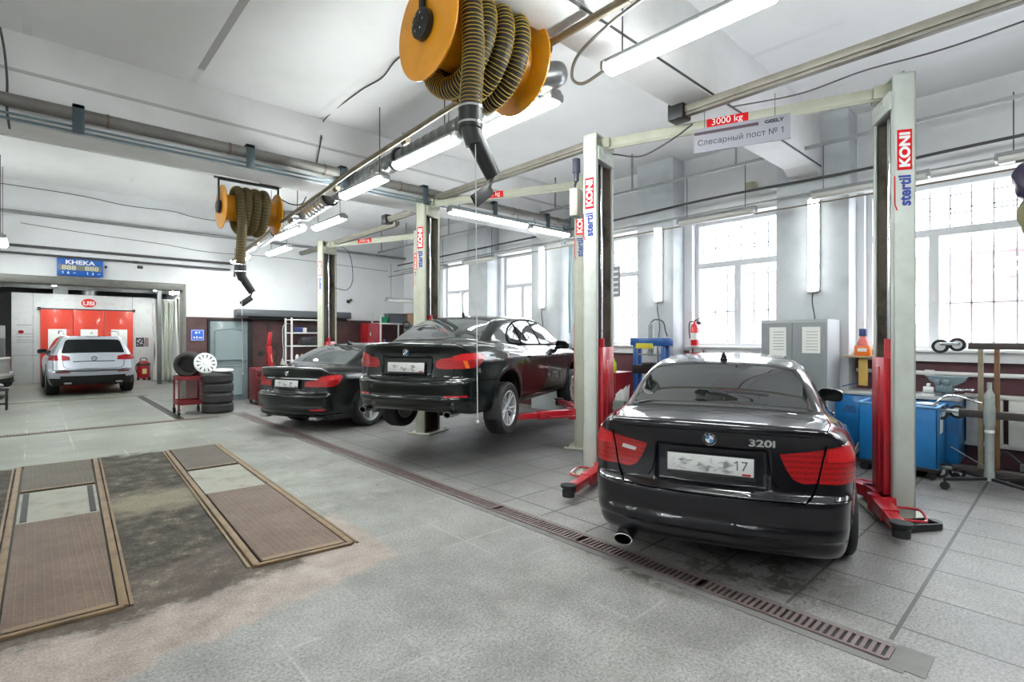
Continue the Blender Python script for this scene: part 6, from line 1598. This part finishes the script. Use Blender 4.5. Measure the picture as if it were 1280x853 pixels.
item('carton', 'white carton on the top shelf beside the navy one', 'box', (5.18,13.68,1.71), lambda b: b.b2((-.05,-.1,0),(.05,.1,.12),bev=.005), cols[1])
item('angle_grinder', 'dark grinder on the top shelf of the white rack', 'tool', (5.42,13.62,1.71), lambda b: (b.tube([(-.12,0,.05),(.12,0,.06)], [.035,.045], 12), b.tube([(.10,0,.06),(.16,-.02,.03)], .035, 12)), cols[2])
item('caulking_gun', 'pale spray gun lying at the right of the top shelf', 'tool', (5.66,13.62,1.71), lambda b: (b.tube([(-.14,0,.05),(.12,0,.13)], [.05,.06], 12), b.bar((.0,0,.08),(.02,0,.0),.03,.04)), cols[1])
item('tool_case', 'black tool case on the second shelf of the white rack', 'tool case', (5.38,13.66,1.37), lambda b: (b.b2((-.30,-.14,0),(.30,.14,.22),bev=.02), b.tube(spline([(-.08,-.15,.16),(-.05,-.17,.19),(.05,-.17,.19),(.08,-.15,.16)],4),.008,6)), cols[2])
item('battery_charger', 'grey box on the second shelf, right end of the white rack', 'box', (5.74,13.66,1.37), lambda b: b.b2((-.06,-.12,0),(.05,.12,.24),bev=.01), cols[4])
for i, (x, m, lab) in enumerate([(5.0,1,'white jar'), (5.12,3,'tan tin'), (5.25,1,'white canister'), (5.36,3,'tan bottle'), (5.52,2,'dark can')]):
    item('small_container', '%s in the row on the third shelf of the white rack' % lab, 'container', (x,13.62,.99), lambda b: b.lathe([(1e-6,0),(.045,0),(.045,.10+.01*i),(.03,.13+.01*i),(.02,.15+.01*i),(1e-6,.15+.01*i)], 16), cols[m])
# right part of the back wall: metal bench with red cabinet and crates
rc = thing('wall_cabinet', 'red metal cabinet on the back wall left of the long white shelf', 'cabinet', (7.22,13.85,1.12))
b = MB(); b.b2((-.24,-.2,0), (.24,.25,.86), bev=.01); b.build('cabinet_body', mat('cab_red', (.33,.01,.015), .4, grime=.2), rc)
b = MB(); b.b2((-.22,-.215,.02), (.22,-.2,.84), bev=.005); dd_ = b.build('cabinet_door', mat('cab_red2', (.28,.012,.02), .4), rc); b = MB(); b.box((-.17,-.225,.55), (.02,.02,.1)); b.build('handle', M_steel, dd_)
ls = thing('long_shelf', 'long white shelf carrying crates at the right of the back wall', 'shelf', (7.95,13.85,0))
b = MB(); b.b2((-.60,-.25,1.96), (.65,.3,2.0), bev=.004); b.build('shelf_board', M_shw, ls)
b = MB(); b.b2((-.60,-.25,1.12), (.65,.3,1.16), bev=.004); b.build('shelf_board', M_shw, ls)
for (x, y) in ((-.58,-.23),(.0,-.23),(.63,-.23),(-.58,.28),(.63,.28)):
    b = MB(); b.b2((x-.018,y-.018,0), (x+.018,y+.018,2.30)); b.build('upright', M_shw, ls)
def crate(b): b.prism([(-.26,-.17),(.26,-.17),(.26,.17),(-.26,.17)], 0, .26); b.b2((-.28,-.19,.24),(.28,.19,.28),bev=.01)
item('plastic_crate', 'dark grey plastic crate on the long white shelf', 'crate', (7.92,13.75,2.0), crate, mat('crate_grey', (.10,.105,.12), .5))
item('cardboard_box', 'brown cardboard box on the long white shelf beside the post', 'box', (8.42,13.72,2.0), lambda b: b.b2((-.18,-.16,0),(.16,.16,.30),bev=.006), mat('cardboard', (.46,.30,.20), .8))
item('green_bucket', 'small green tub on the long white shelf', 'tub', (7.52,13.72,2.0), lambda b: b.lathe([(1e-6,0),(.10,0),(.13,.16),(.135,.17),(1e-6,.17)], 20), mat('tub_green', (.01,.28,.12), .5))
item('cable_coil', 'black cable coil hanging off the end of the long white shelf', 'cable', (8.18,13.55,1.95), lambda b: [b.tube(arc((0,0,0), .09+.01*k, 0, 2*PI*.98, 20), .009, 6) for k in range(3)], M_cable)
item('detergent_bottle', 'blue and white bottle on the lower board of the long white shelf', 'bottle', (7.56,13.75,1.16), lambda b: b.lathe([(1e-6,0),(.07,0),(.07,.2),(.04,.28),(.025,.30),(.025,.36),(1e-6,.36)], 16), mat('bottle_blue', (.25,.35,.7), .4))
for i in range(4):
    item('spare_part', 'dark spare part on the lower board behind the raised saloon', 'spare part', (7.85+.16*i,13.74,1.16), lambda b: (b.lathe([(1e-6,0),(.07,0),(.07,.08),(.03,.09),(.03,.16),(1e-6,.16)], 14), b.box((.03,0,.12),(.08,.05,.05),rot=(0,.4*i,.5),bev=.01)), cols[2], 'dark spare parts on the lower board')
bl = thing('workbench', 'grey bench with white top behind the luxury saloon', 'bench', (6.6,13.75,0))
b = MB(); b.b2((-.5,-.3,.80), (.42,.35,.86), bev=.006); b.build('bench_top', M_shw, bl)
for (x, y) in ((-.46,-.26),(.38,-.26),(-.46,.31),(.38,.31)):
    b = MB(); b.b2((x-.025,y-.025,0), (x+.025,y+.025,.80)); b.build('leg', M_metalgrey, bl)
item('wall_fan', 'small black gadget fixed on the white back wall above the bench', 'fixture', (6.72,14.33,2.62), lambda b: (b.sphere((0,0,0), .05, 12, 8), b.tube([(0,0,0),(.06,-.03,.05)], .02, 8), b.sphere((.07,-.03,.05), .03, 10, 6)), M_dark)
tube_light(7.15, 12.9, 12.9, 2.62, lit=False, label='unlit lamp hanging low before the back wall, level with the crates', xe=8.4, drop=1.0)

# ------------------------------------------------ right side
lk = thing('steel_locker', 'tall grey two-door locker with taped papers between the windows', 'locker', (7.86,2.62,0))
M_lk = mat('locker_grey', (.20,.215,.23), .4, grime=.3, gscale=3)
b = MB(); b.b2((-.26,-.42,.0), (.25,.42,1.83), bev=.005); b.build('locker_body', mat('locker_side', (.36,.38,.40), .45), lk)
for s_ in (-1, 1):
    b = MB(); b.b2((-.275,s_*.005,.06), (-.262,s_*.405,1.79), bev=.004); dd_ = b.build('locker_door', M_lk, lk)
    b = MB(); b.box((-.285,s_*.05,1.0), (.02,.02,.12), bev=.004); b.build('handle', M_steel, dd_)
    b = MB(); y0 = .30 if s_ > 0 else -.34; b.b2((-.279,y0-.22 if s_ > 0 else y0,1.32 if s_ > 0 else 1.38), (-.276,y0 if s_ > 0 else y0+.22,1.73)); b.build('paper_sheet', M_paper, dd_)
    b = MB()
    for k in range(7): z = 1.42+.04*k; b.b2((-.2795,(y0-.19 if s_ > 0 else y0+.03),z), (-.279,(y0-.19 if s_ > 0 else y0+.03)+.14,z+.008))
    b.build('printed_lines', M_metalgrey, dd_)
    b = MB()
    for k in range(5): b.b2((-.279,s_*.2-.06,.2+.03*k), (-.275,s_*.2+.06,.21+.03*k))
    b.build('vent_slot', M_dark, dd_)
wb = thing('workbench', 'blue steel workbench with pale top under the first window', 'workbench', (8.18,1.62,0))
b = MB(); b.b2((-.30,-.70,.845), (.34,.62,.885), bev=.006); b.build('bench_top', mat('bench_top_pale', (.50,.51,.50), .4, grime=.5), wb)
b = MB(); b.b2((-.27,.0,.10), (.30,.60,.845), bev=.006); b.b2((-.27,-.68,.10), (.30,-.40,.845), bev=.006); b.b2((.22,-.6,.1),(.26,.1,.8)); b.build('bench_cabinet', M_blue, wb)
b = MB(); b.b2((-.282,.04,.16), (-.27,.56,.82), bev=.004); dd_ = b.build('cabinet_door', M_blue, wb); b = MB(); b.box((-.29,.10,.5), (.015,.02,.1)); b.build('handle', M_dark, dd_)
vs_ = thing('bench_vise', 'grey bench vise on the right end of the blue workbench', 'vise', (8.02,1.05,.885))
b = MB(); b.lathe([(1e-6,0),(.11,0),(.11,.02),(.06,.03),(.05,.06),(1e-6,.06)], 20); b.b2((-.08,-.06,.05), (.08,.10,.14), bev=.01); b.b2((-.11,-.03,.13),(.11,.03,.20),bev=.008); b.b2((-.10,.06,.13),(.10,.11,.20),bev=.008); b.prism([(-.19,.24),(.19,.24),(.16,.19),(.07,.13),(-.07,.13),(-.16,.19)], -.06, .06, frame((0,0,0),(0,1,0),(0,0,1))); b.build('vise_body', mat('vise_blue_grey', (.20,.27,.30), .4, .4, grime=.3), vs_)
b = MB(); b.cyl((0,-.24,.09), (0,.1,.09), .016, 10); b.cyl((-.10,-.23,.09),(.10,-.23,.09),.008,8); b.build('vise_screw', M_steel, vs_)
item('small_motor', 'white and grey small motor left of the bench vise', 'motor', (7.98,1.22,.885), lambda b: (b.b2((-.04,-.06,0),(.04,.06,.02)), b.cyl((0,-.05,.07),(0,.05,.07),.04,14), b.b2((-.025,-.02,.1),(.025,.02,.15),bev=.008)), M_white)
# blue open trolley bin
tb = thing('blue_trolley', 'blue steel trolley bin on casters before the workbench', 'trolley', (7.62,1.42,0), R(0))
b = MB(); t_ = .012
for (lo, hi) in (((-.28,-.37,.14),(-.268,.37,.80)), ((.268,-.37,.14),(.28,.37,.80)), ((-.28,-.37,.14),(.28,-.358,.80)), ((-.28,.358,.14),(.28,.37,.80)), ((-.28,-.37,.13),(.28,.37,.15))): b.b2(lo, hi, bev=.003)
b.build('bin_body', M_blue, tb)
b = MB()
for (p, q) in (((-.28,-.37),(.28,-.37)), ((-.28,.37),(.28,.37)), ((-.28,-.37),(-.28,.37)), ((.28,-.37),(.28,.37))): b.bar((*p,.81), (*q,.81), .03, .02, bev=.004)
b.build('rim', mat('rim_pale_blue', (.16,.38,.62), .4), tb)
b = MB(); b.b2((-.30,-.39,.09), (.30,.39,.13), bev=.004); b.build('chassis', M_dark, tb)
for (x, y) in ((-.24,-.32),(.24,-.32),(-.24,.32),(.24,.32)):
    b = MB(); b.cyl((x-.02,y,.045), (x+.02,y,.045), .045, 16); b.b2((x-.03,y-.03,.07),(x+.03,y+.03,.10)); b.build('caster', M_rubber, tb)
b = MB(); b.b2((-.10,-.3725,.50), (.08,-.3705,.72)); b.build('label', M_paper, tb)
b = MB(); b.prism([(0,0),(.16,0),(.10,.09),(.03,.09)], -.02, .02, frame((-.34,.38,.68), (0,1,0), (0,0,1))); b.build('hinge_bracket', M_bluedk, tb)
item('rag', 'crumpled pale rag on the rim of the blue trolley', 'rag', (7.50,1.16,.83), lambda b: b.sphere((0,0,0), .06, 12, 8, (1,1.8,.35)), M_paper)
# radiators
M_rad = mat('radiator_cream', (.62,.61,.57), .45, grime=.25)
for (y0, y1, lab) in ((-.75,.95,'cream radiator below the first window behind the hoist frames'), (3.35,4.5,'cream radiator below the second window'), (5.8,7.1,'cream radiator below the third window')):
    ra = thing('radiator', lab, 'radiator', (8.48,(y0+y1)/2,.30)); L = y1-y0; n = int(L/.17)
    b = MB()
    for k in range(n): yy = -L/2+L*(k+.5)/n; b.b2((-.06,yy-.072,0), (.05,yy+.072,.55), bev=.012)
    b.b2((-.07,-L/2,.55), (.06,L/2,.60), bev=.01); b.b2((-.05,-L/2,-.03),(.04,L/2,.02),bev=.01); b.build('radiator_body', M_rad, ra)
    b = MB(); b.cyl((0,L/2,.5),(0,L/2+.12,.5),.018,8); b.cyl((0,L/2,.05),(0,L/2+.12,.05),.018,8); b.build('valve_pipe', M_rad, ra)
pipe('heating_pipe', 'white horizontal pipe on the dark red wall under the windows', 'pipe', [(8.50,-6,1.13), (8.50,2.1,1.13)], .028, M_white, joints=(.72,.9), jr=1.5)
# caster-frame rack: two upright engine cradles
fr = thing('hoist_frame_stack', 'stacked rusty steel frames with big casters standing at the right edge', 'steel frame', (7.55,.55,0))
M_rust = mat('rust_brown', (.17,.085,.04), .6, .3, grime=.5)
b = MB(); b.b2((-.03,-1.2,.10), (.05,.40,.17), bev=.005); b.b2((-.03,-1.2,.72),(.05,.34,.80),bev=.005); b.b2((-.03,-1.2,1.46),(.05,.26,1.53),bev=.005); b.b2((.22,-1.1,.70),(.28,.22,.77),bev=.005); b.build('horizontal_beam', mat('beam_dark_brown', (.055,.045,.042), .5, .3, grime=.4), fr)
for (y, m, z0, z1) in ((.16,M_rod,.12,1.52), (.03,M_rust,.12,1.52)):
    b = MB(); b.b2((-.02,y-.022,z0), (.025,y+.022,z1), bev=.004); b.build('upright', m, fr)
def caster(b1, b2, c, r, ax='x', w=.04):
    c = Vector(c); d = Vector((1,0,0)) if ax == 'x' else Vector((0,1,0))
    b1.tube([c-d*w/2, c+d*w/2], r, 22); b2.tube([c-d*(w/2+.003), c+d*(w/2+.003)], r*.62, 18)
for z in (.10,.74,1.49):
    b1 = MB(); b2 = MB(); caster(b1, b2, (0,.50,z if z > .2 else .085), .078); o = b1.build('caster_wheel', M_rubber, fr); b2.build('caster_hub', M_steel, o)
    b1 = MB(); b2 = MB(); caster(b1, b2, (.06,.36,z+.02 if z > .2 else .085), .075); o = b1.build('caster_wheel', M_rubber, fr); b2.build('caster_hub', M_steel, o)
    b = MB(); b.box((0,.42,z+.03), (.06,.16,.035), bev=.006); b.build('caster_bracket', M_galv, fr)
b = MB(); b.b2((-.05,-.72,1.45),(.07,-.60,1.56),bev=.01); b.build('red_clamp', M_red, fr)
# transmission jack: grey cylinder on a cross base
tj = thing('transmission_jack', 'grey hydraulic pole jack on a low cross base with casters', 'jack', (7.32,.62,0))
b = MB(); b.lathe([(1e-6,.10),(.062,.10),(.062,.18),(.055,.20),(.055,.66),(.066,.68),(.066,.86),(.058,.88),(.058,1.0),(.035,1.03),(.028,1.05),(.028,1.12),(1e-6,1.12)], 26); b.v = [(x*.72,y*.72,z) for x,y,z in b.v]; b.build('jack_body', mat('jack_grey', (.33,.36,.35), .45, .2, grime=.5), tj)
b = MB(); b.lathe([(.0395,.60),(.0415,.60),(.0415,.63),(.0395,.63)], 20, closed=True); b.build('jack_stripe', M_paper, tj)
for (ex, ey) in ((-.30,.32),(-.25,-.34),(.28,.30),(.30,-.32)):
    b = MB(); b.bar((0,0,.12), (ex,ey,.11), .045, .03, bev=.004); lg = b.build('base_leg', M_dark, tj)
    b = MB(); b.cyl((ex-.018,ey,.04), (ex+.018,ey,.04), .04, 16); b.cyl((ex,ey,.07),(ex,ey,.12),.012,8); b.build('caster', M_rubber, lg)
b = MB(); b.tube(spline([(.0,.06,.9),(.03,.35,.95),(.05,.55,.70),(.06,.62,.62)],8), .010, 8); b.tube([(-.02,.05,.25),(-.10,.30,.42)],.008,6); b.build('pump_handle', M_steel, tj)
item('floor_pump', 'small dark pump with hoses on the floor behind the pole jack', 'pump', (7.9,.30,0), lambda b: (b.b2((-.15,-.2,0),(.15,.2,.06),bev=.01), b.cyl((0,-.1,.14),(0,.12,.14),.08,16), b.sphere((0,.02,.27),.07,12,8), b.tube(spline([(0,.1,.2),(.05,.25,.32),(-.02,.3,.15),(-.1,.35,.03)],6),.012,6)), M_dark)
item('long_red_beam', 'rust-red steel beam lying low on the frame at the right edge', 'beam', (7.65,-.2,.17), lambda b: b.b2((-.04,-.9,.0),(.04,.45,.08),bev=.006), M_rust)
item('grey_column', 'slanted dark steel tube at the right edge behind the pole jack', 'tube', (7.85,.05,0), lambda b: b.tube([(0,.2,.32),(0,.0,.85)], .05, 14), mat('steel_grey2', (.13,.14,.15), .4, .5))
item('blue_grey_bracket', 'blue-grey machine head above the slanted tube at the right edge', 'machine part', (7.80,.02,.86), lambda b: (b.b2((-.08,-.12,0),(.08,.12,.10),bev=.01), b.b2((-.05,.08,.02),(.05,.2,.07),bev=.01)), M_metalgrey)
# clothes / bags hanging at right edge
def lump(name, label, cat, loc, sc, seed, m, sub=4, amp=.28):
    rnd = random.Random(seed); bm = bmesh.new(); bmesh.ops.create_icosphere(bm, subdivisions=sub, radius=1)
    K = [(Vector((rnd.gauss(0,1), rnd.gauss(0,1), rnd.gauss(0,1)))*2.4, rnd.uniform(0,6)) for _ in range(9)]
    b = MB(); vs = []
    for v in bm.verts:
        d = sum(abs(math.sin(v.co.dot(k)+p)) for k, p in K)/len(K)-.6; q = v.co*(1+amp*d*2.2); vs.append((q.x*sc[0], q.y*sc[1], q.z*sc[2]))
    fs = [[v.index for v in f.verts] for f in bm.faces]; bm.free(); b.add(vs, fs); o = b.build(name, m, None, smooth=50, loc=loc); return tag(o, label, cat)
hk = pipe('clothes_rail', 'thin rail carrying the hanging clothes at the right edge', 'rail', [(6.9,-.55,3.27), (6.9,.40,3.27)], .012, M_cable)
b = MB()
for yy in (-.4,.1): b.tube([(0,yy+.55,0),(0,yy+.55,1.47)], .004, 5)
b.build('hanger_wire', M_cable, hk)
lump('hanging_bag', 'crumpled glossy dark jacket hanging at the right edge', 'jacket', (6.9,.30,3.08), (.10,.12,.19), 4, mat('dark_gloss_cloth', (.03,.02,.05), .25))
lump('work_glove', 'khaki work cloth hanging below the dark jacket at the right edge', 'cloth', (6.9,.285,2.74), (.07,.10,.19), 11, mat('khaki_cloth', (.24,.22,.12), .8))
# fire extinguishers, orange canister
def extinguisher(label, loc):
    r = thing('fire_extinguisher', label, 'fire extinguisher', loc)
    b = MB(); b.lathe([(1e-6,0),(.06,0),(.065,.02),(.065,.30),(.05,.36),(.022,.39),(.022,.42),(1e-6,.42)], 24); b.build('cylinder', mat('extinguisher_red', (.68,.01,.012), .3, coat=.5), r)
    b = MB(); b.bar((0,0,.43), (-.0,-.10,.47), .02, .012); b.bar((0,0,.43),(0,-.09,.43),.02,.012); b.tube(spline([(0,.02,.42),(0,.09,.40),(0,.10,.28),(0,.085,.12)],6), .010, 8); b.cyl((0,-.05,.40),(0,-.12,.38),.025,12); b.build('valve_and_hose', M_dark, r)
    b = MB(); b.lathe([(.0658,.10),(.0662,.10),(.0662,.22),(.0658,.22)], 24, closed=True); b.build('label', M_paper, r); return r
extinguisher('red fire extinguisher standing on the sill left of the second window', (8.44,4.50,1.445))
oc = thing('orange_canister', 'orange canister with blue cap on a small bracket by the first window', 'canister', (8.12,1.93,1.345))
b = MB(); b.b2((-.07,-.12,0), (.07,.12,.19), bev=.02); b.build('canister_body', M_orange, oc)
b = MB(); b.lathe([(1e-6,.19),(.10,.19),(.09,.25),(.05,.33),(.045,.36),(1e-6,.36)], 20); b.build('canister_shoulder', mat('red_white_neck', (.72,.16,.13), .4), oc)
b = MB(); b.b2((-.045,-.055,.36), (.045,.055,.50), bev=.01); b.build('canister_cap', mat('cap_navy', (.03,.05,.18), .4), oc)
b = MB(); b.b2((-.0725,-.07,.08), (-.0705,.07,.14)); b.build('canister_label', M_paper, oc); oc.scale = (.75,.75,.72)
bk = thing('canister_bracket', 'yellow wooden bracket under the orange canister', 'bracket', (8.12,1.93,0))
b = MB(); b.b2((-.10,-.20,1.32), (.40,.20,1.345), bev=.004); b.build('bracket_board', mat('wood_board', (.42,.30,.17), .6), bk)
b = MB(); b.b2((-.02,-.05,.95), (.02,.05,1.32), bev=.003); b.build('yellow_strut', mat('yellow_wood', (.55,.36,.08), .55, grime=.3), bk)
cable('blue cable looping on the wall behind the canister bracket', [(8.05,2.15,.93), (8.2,2.0,.98), (8.25,1.8,1.05), (8.3,1.6,1.08)], .008, M_bluedk)
cable('pale hose drooping behind the raised rear of the compact saloon onto the floor', [(7.55,1.95,.02), (7.6,1.92,.12), (7.75,1.85,.30), (7.85,1.86,.22), (7.8,2.0,.02)], .014, M_cablew)
cable('tangled black cable on the floor under the blue workbench', [(7.6,2.2,.02), (7.75,2.0,.03), (7.9,1.8,.02), (7.7,1.6,.03), (7.8,1.3,.02)], .012)
# blue hydraulic press and neighbours
pr = thing('hydraulic_press', 'blue hydraulic shop press standing by the window pier', 'press', (7.55,4.80,0), R(-15))
b = MB()
for s_ in (-1, 1):
    for d in (-.05, .05): b.b2((d-.02,s_*.33-.035,.0), (d+.02,s_*.33+.035,1.50), bev=.004)
b.b2((-.10,-.40,1.45), (.10,.40,1.58), bev=.008); b.b2((-.25,-.38,0),(.25,-.30,.06),bev=.005); b.b2((-.25,.30,0),(.25,.38,.06),bev=.005); b.build('press_frame', mat('press_blue', (.01,.09,.32), .4, grime=.3, coat=.3), pr)
b = MB(); b.b2((-.09,-.36,.98), (.09,.36,1.12), bev=.006); b.b2((-.11,-.1,1.12),(.11,.1,1.17),bev=.01); b.build('press_bed', M_dark, pr)
b = MB(); b.cyl((0,0,1.28), (0,0,1.46), .05, 16); b.cyl((0,0,1.58), (0,0,1.80), .045, 16); b.cyl((0,0,1.80),(0,0,1.85),.02,10); b.build('ram', M_galv, pr)
b = MB(); b.b2((-.115,-.16,1.40), (-.10,.24,1.49), bev=.003); b.build('yellow_plate', mat('press_yellow', (.62,.55,.05), .5), pr)
b = MB(); b.tube(spline([(0,.02,1.82),(.0,-.1,1.88),(.0,-.28,1.84),(.0,-.34,1.68),(.02,-.36,1.6)],6), .010, 8); b.build('pump_hose', M_dark, pr)
b = MB(); b.tube(arc((0,0,1.34), .07, 0, 2*PI, 16, 'xy'), .008, 6); b.b2((-.09,-.22,1.29),(.09,.22,1.31)); b.build('return_spring_plate', M_galv, pr)
item('red_cabinet', 'low dark red cabinet partly hidden behind the nearest left lift post', 'cabinet', (7.35,5.48,0), lambda b: (b.b2((-.25,-.3,0),(.25,.3,1.0),bev=.01), b.b2((-.262,-.27,.05),(-.25,.27,.95),bev=.005)), mat('cab_dark_red', (.28,.01,.015), .4, grime=.3))
item('white_locker', 'pale grey low locker right of the blue press', 'locker', (7.75,4.12,0), lambda b: (b.b2((-.2,-.2,0),(.2,.2,.92),bev=.01), b.b2((-.21,-.17,.05),(-.2,.17,.88),bev=.004)), mat('locker_pale', (.50,.50,.50), .5))
item('black_toolbox', 'black plastic toolbox on the pale locker beside the press', 'toolbox', (7.72,4.12,.92), lambda b: (b.b2((-.14,-.20,0),(.14,.20,.16),bev=.02), b.tube(spline([(0,-.08,.16),(0,-.05,.20),(0,.05,.20),(0,.08,.16)],4),.010,6)), M_dark)
item('yellow_bottle', 'yellow-green bottle on the red cabinet beside the press', 'bottle', (7.22,5.32,1.0), lambda b: b.lathe([(1e-6,0),(.05,0),(.055,.02),(.055,.15),(.025,.20),(.02,.24),(1e-6,.24)], 18), mat('yellow_green', (.50,.60,.03), .4))
pt_ = thing('potted_plant', 'potted plant in a clay pot on the red cabinet behind the lift post', 'plant', (7.35,5.55,1.0))
b = MB(); b.lathe([(1e-6,0),(.085,0),(.115,.26),(.125,.26),(.125,.31),(1e-6,.31)], 22); b.build('clay_pot', mat('clay', (.28,.11,.08), .7), pt_)
b = MB(); rnd = random.Random(5)
for k in range(46):
    a = rnd.uniform(0,2*PI); r = rnd.uniform(.03,.20); z = .36+rnd.uniform(0,.26); c = Vector((r*math.cos(a), r*math.sin(a), z)); u = Vector((math.cos(a), math.sin(a), rnd.uniform(-.3,.6))).normalized(); v = u.cross(Vector((0,0,1))).normalized()
    b.add([c-u*.05, c+v*.018, c+u*.05+Vector((0,0,-.01)), c-v*.018], [(0,1,2,3)]); b.tube([(0,0,.3), c-u*.05], .003, 4)
b.build('foliage', mat('leaf_green', (.05,.12,.04), .5), pt_)
item('wall_tool_board', 'red holder with tools on the wall right of the red extinguisher', 'tool holder', (8.50,4.45,1.22), lambda b: (b.b2((-.05,-.25,0),(.06,.22,.10),bev=.01), b.cyl((-.03,-.1,.1),(-.03,-.1,.16),.012,8), b.cyl((-.03,.1,.1),(-.03,.1,.18),.012,8)), mat('holder_red', (.22,.03,.03), .5))
fs_ = thing('shop_sticker', 'grey hanging pennant on the third window left of the pier lamp', 'pennant', (8.1,5.95,2.35))
b = MB(); b.b2((-.005,-.14,0), (.005,.14,.58)); b.build('pennant_cloth', mat('pennant_grey', (.25,.25,.28), .6), fs_)
b = MB()
for k in range(5): b.b2((-.008,-.10,.06+.10*k), (-.005,.02+.02*k,.10+.10*k))
b.build('pennant_print', M_whitep, fs_)
b = MB(); b.tube([(0,0,.58),(0,0,1.08)], .004, 5); b.build('pennant_string', M_cable, fs_)
# ================================================================== CAMERA, LIGHT, VIEW
cam = bpy.data.cameras.new('camera'); co = bpy.data.objects.new('camera', cam); COL.objects.link(co)
cam.sensor_width = 36; cam.lens = 650/1280*36; cam.shift_y = -5.5/1280; cam.clip_end = 200; cam.clip_start = .05
co.location = (0, 0, 1.6); co.rotation_euler = (R(90), 0, -R(42.6))
SC.camera = co
w = bpy.data.worlds.new('world'); SC.world = w; w.use_nodes = True
bg = w.node_tree.nodes['Background']; bg.inputs[0].default_value = (.93,.95,1,1); bg.inputs[1].default_value = 11
for (y0, y1) in openings:
    l = bpy.data.lights.new('window_portal', 'AREA'); l.shape = 'RECTANGLE'; l.size = ZT-ZS; l.size_y = y1-y0; l.cycles.is_portal = True
    o = bpy.data.objects.new('window_portal', l); COL.objects.link(o); o.location = (XW+.36, (y0+y1)/2, (ZS+ZT)/2); o.rotation_euler = (0, R(90), 0)
SC.view_settings.view_transform = 'Standard'; SC.view_settings.look = 'None'; SC.view_settings.exposure = .2; SC.view_settings.gamma = 1
SC.view_settings.use_curve_mapping = False
SC.cycles.use_denoising = True
SC.cycles.max_bounces = 9; SC.cycles.diffuse_bounces = 5; SC.cycles.glossy_bounces = 4; SC.cycles.transparent_max_bounces = 12
SC.cycles.sample_clamp_indirect = 8; SC.cycles.caustics_reflective = False; SC.cycles.caustics_refractive = False
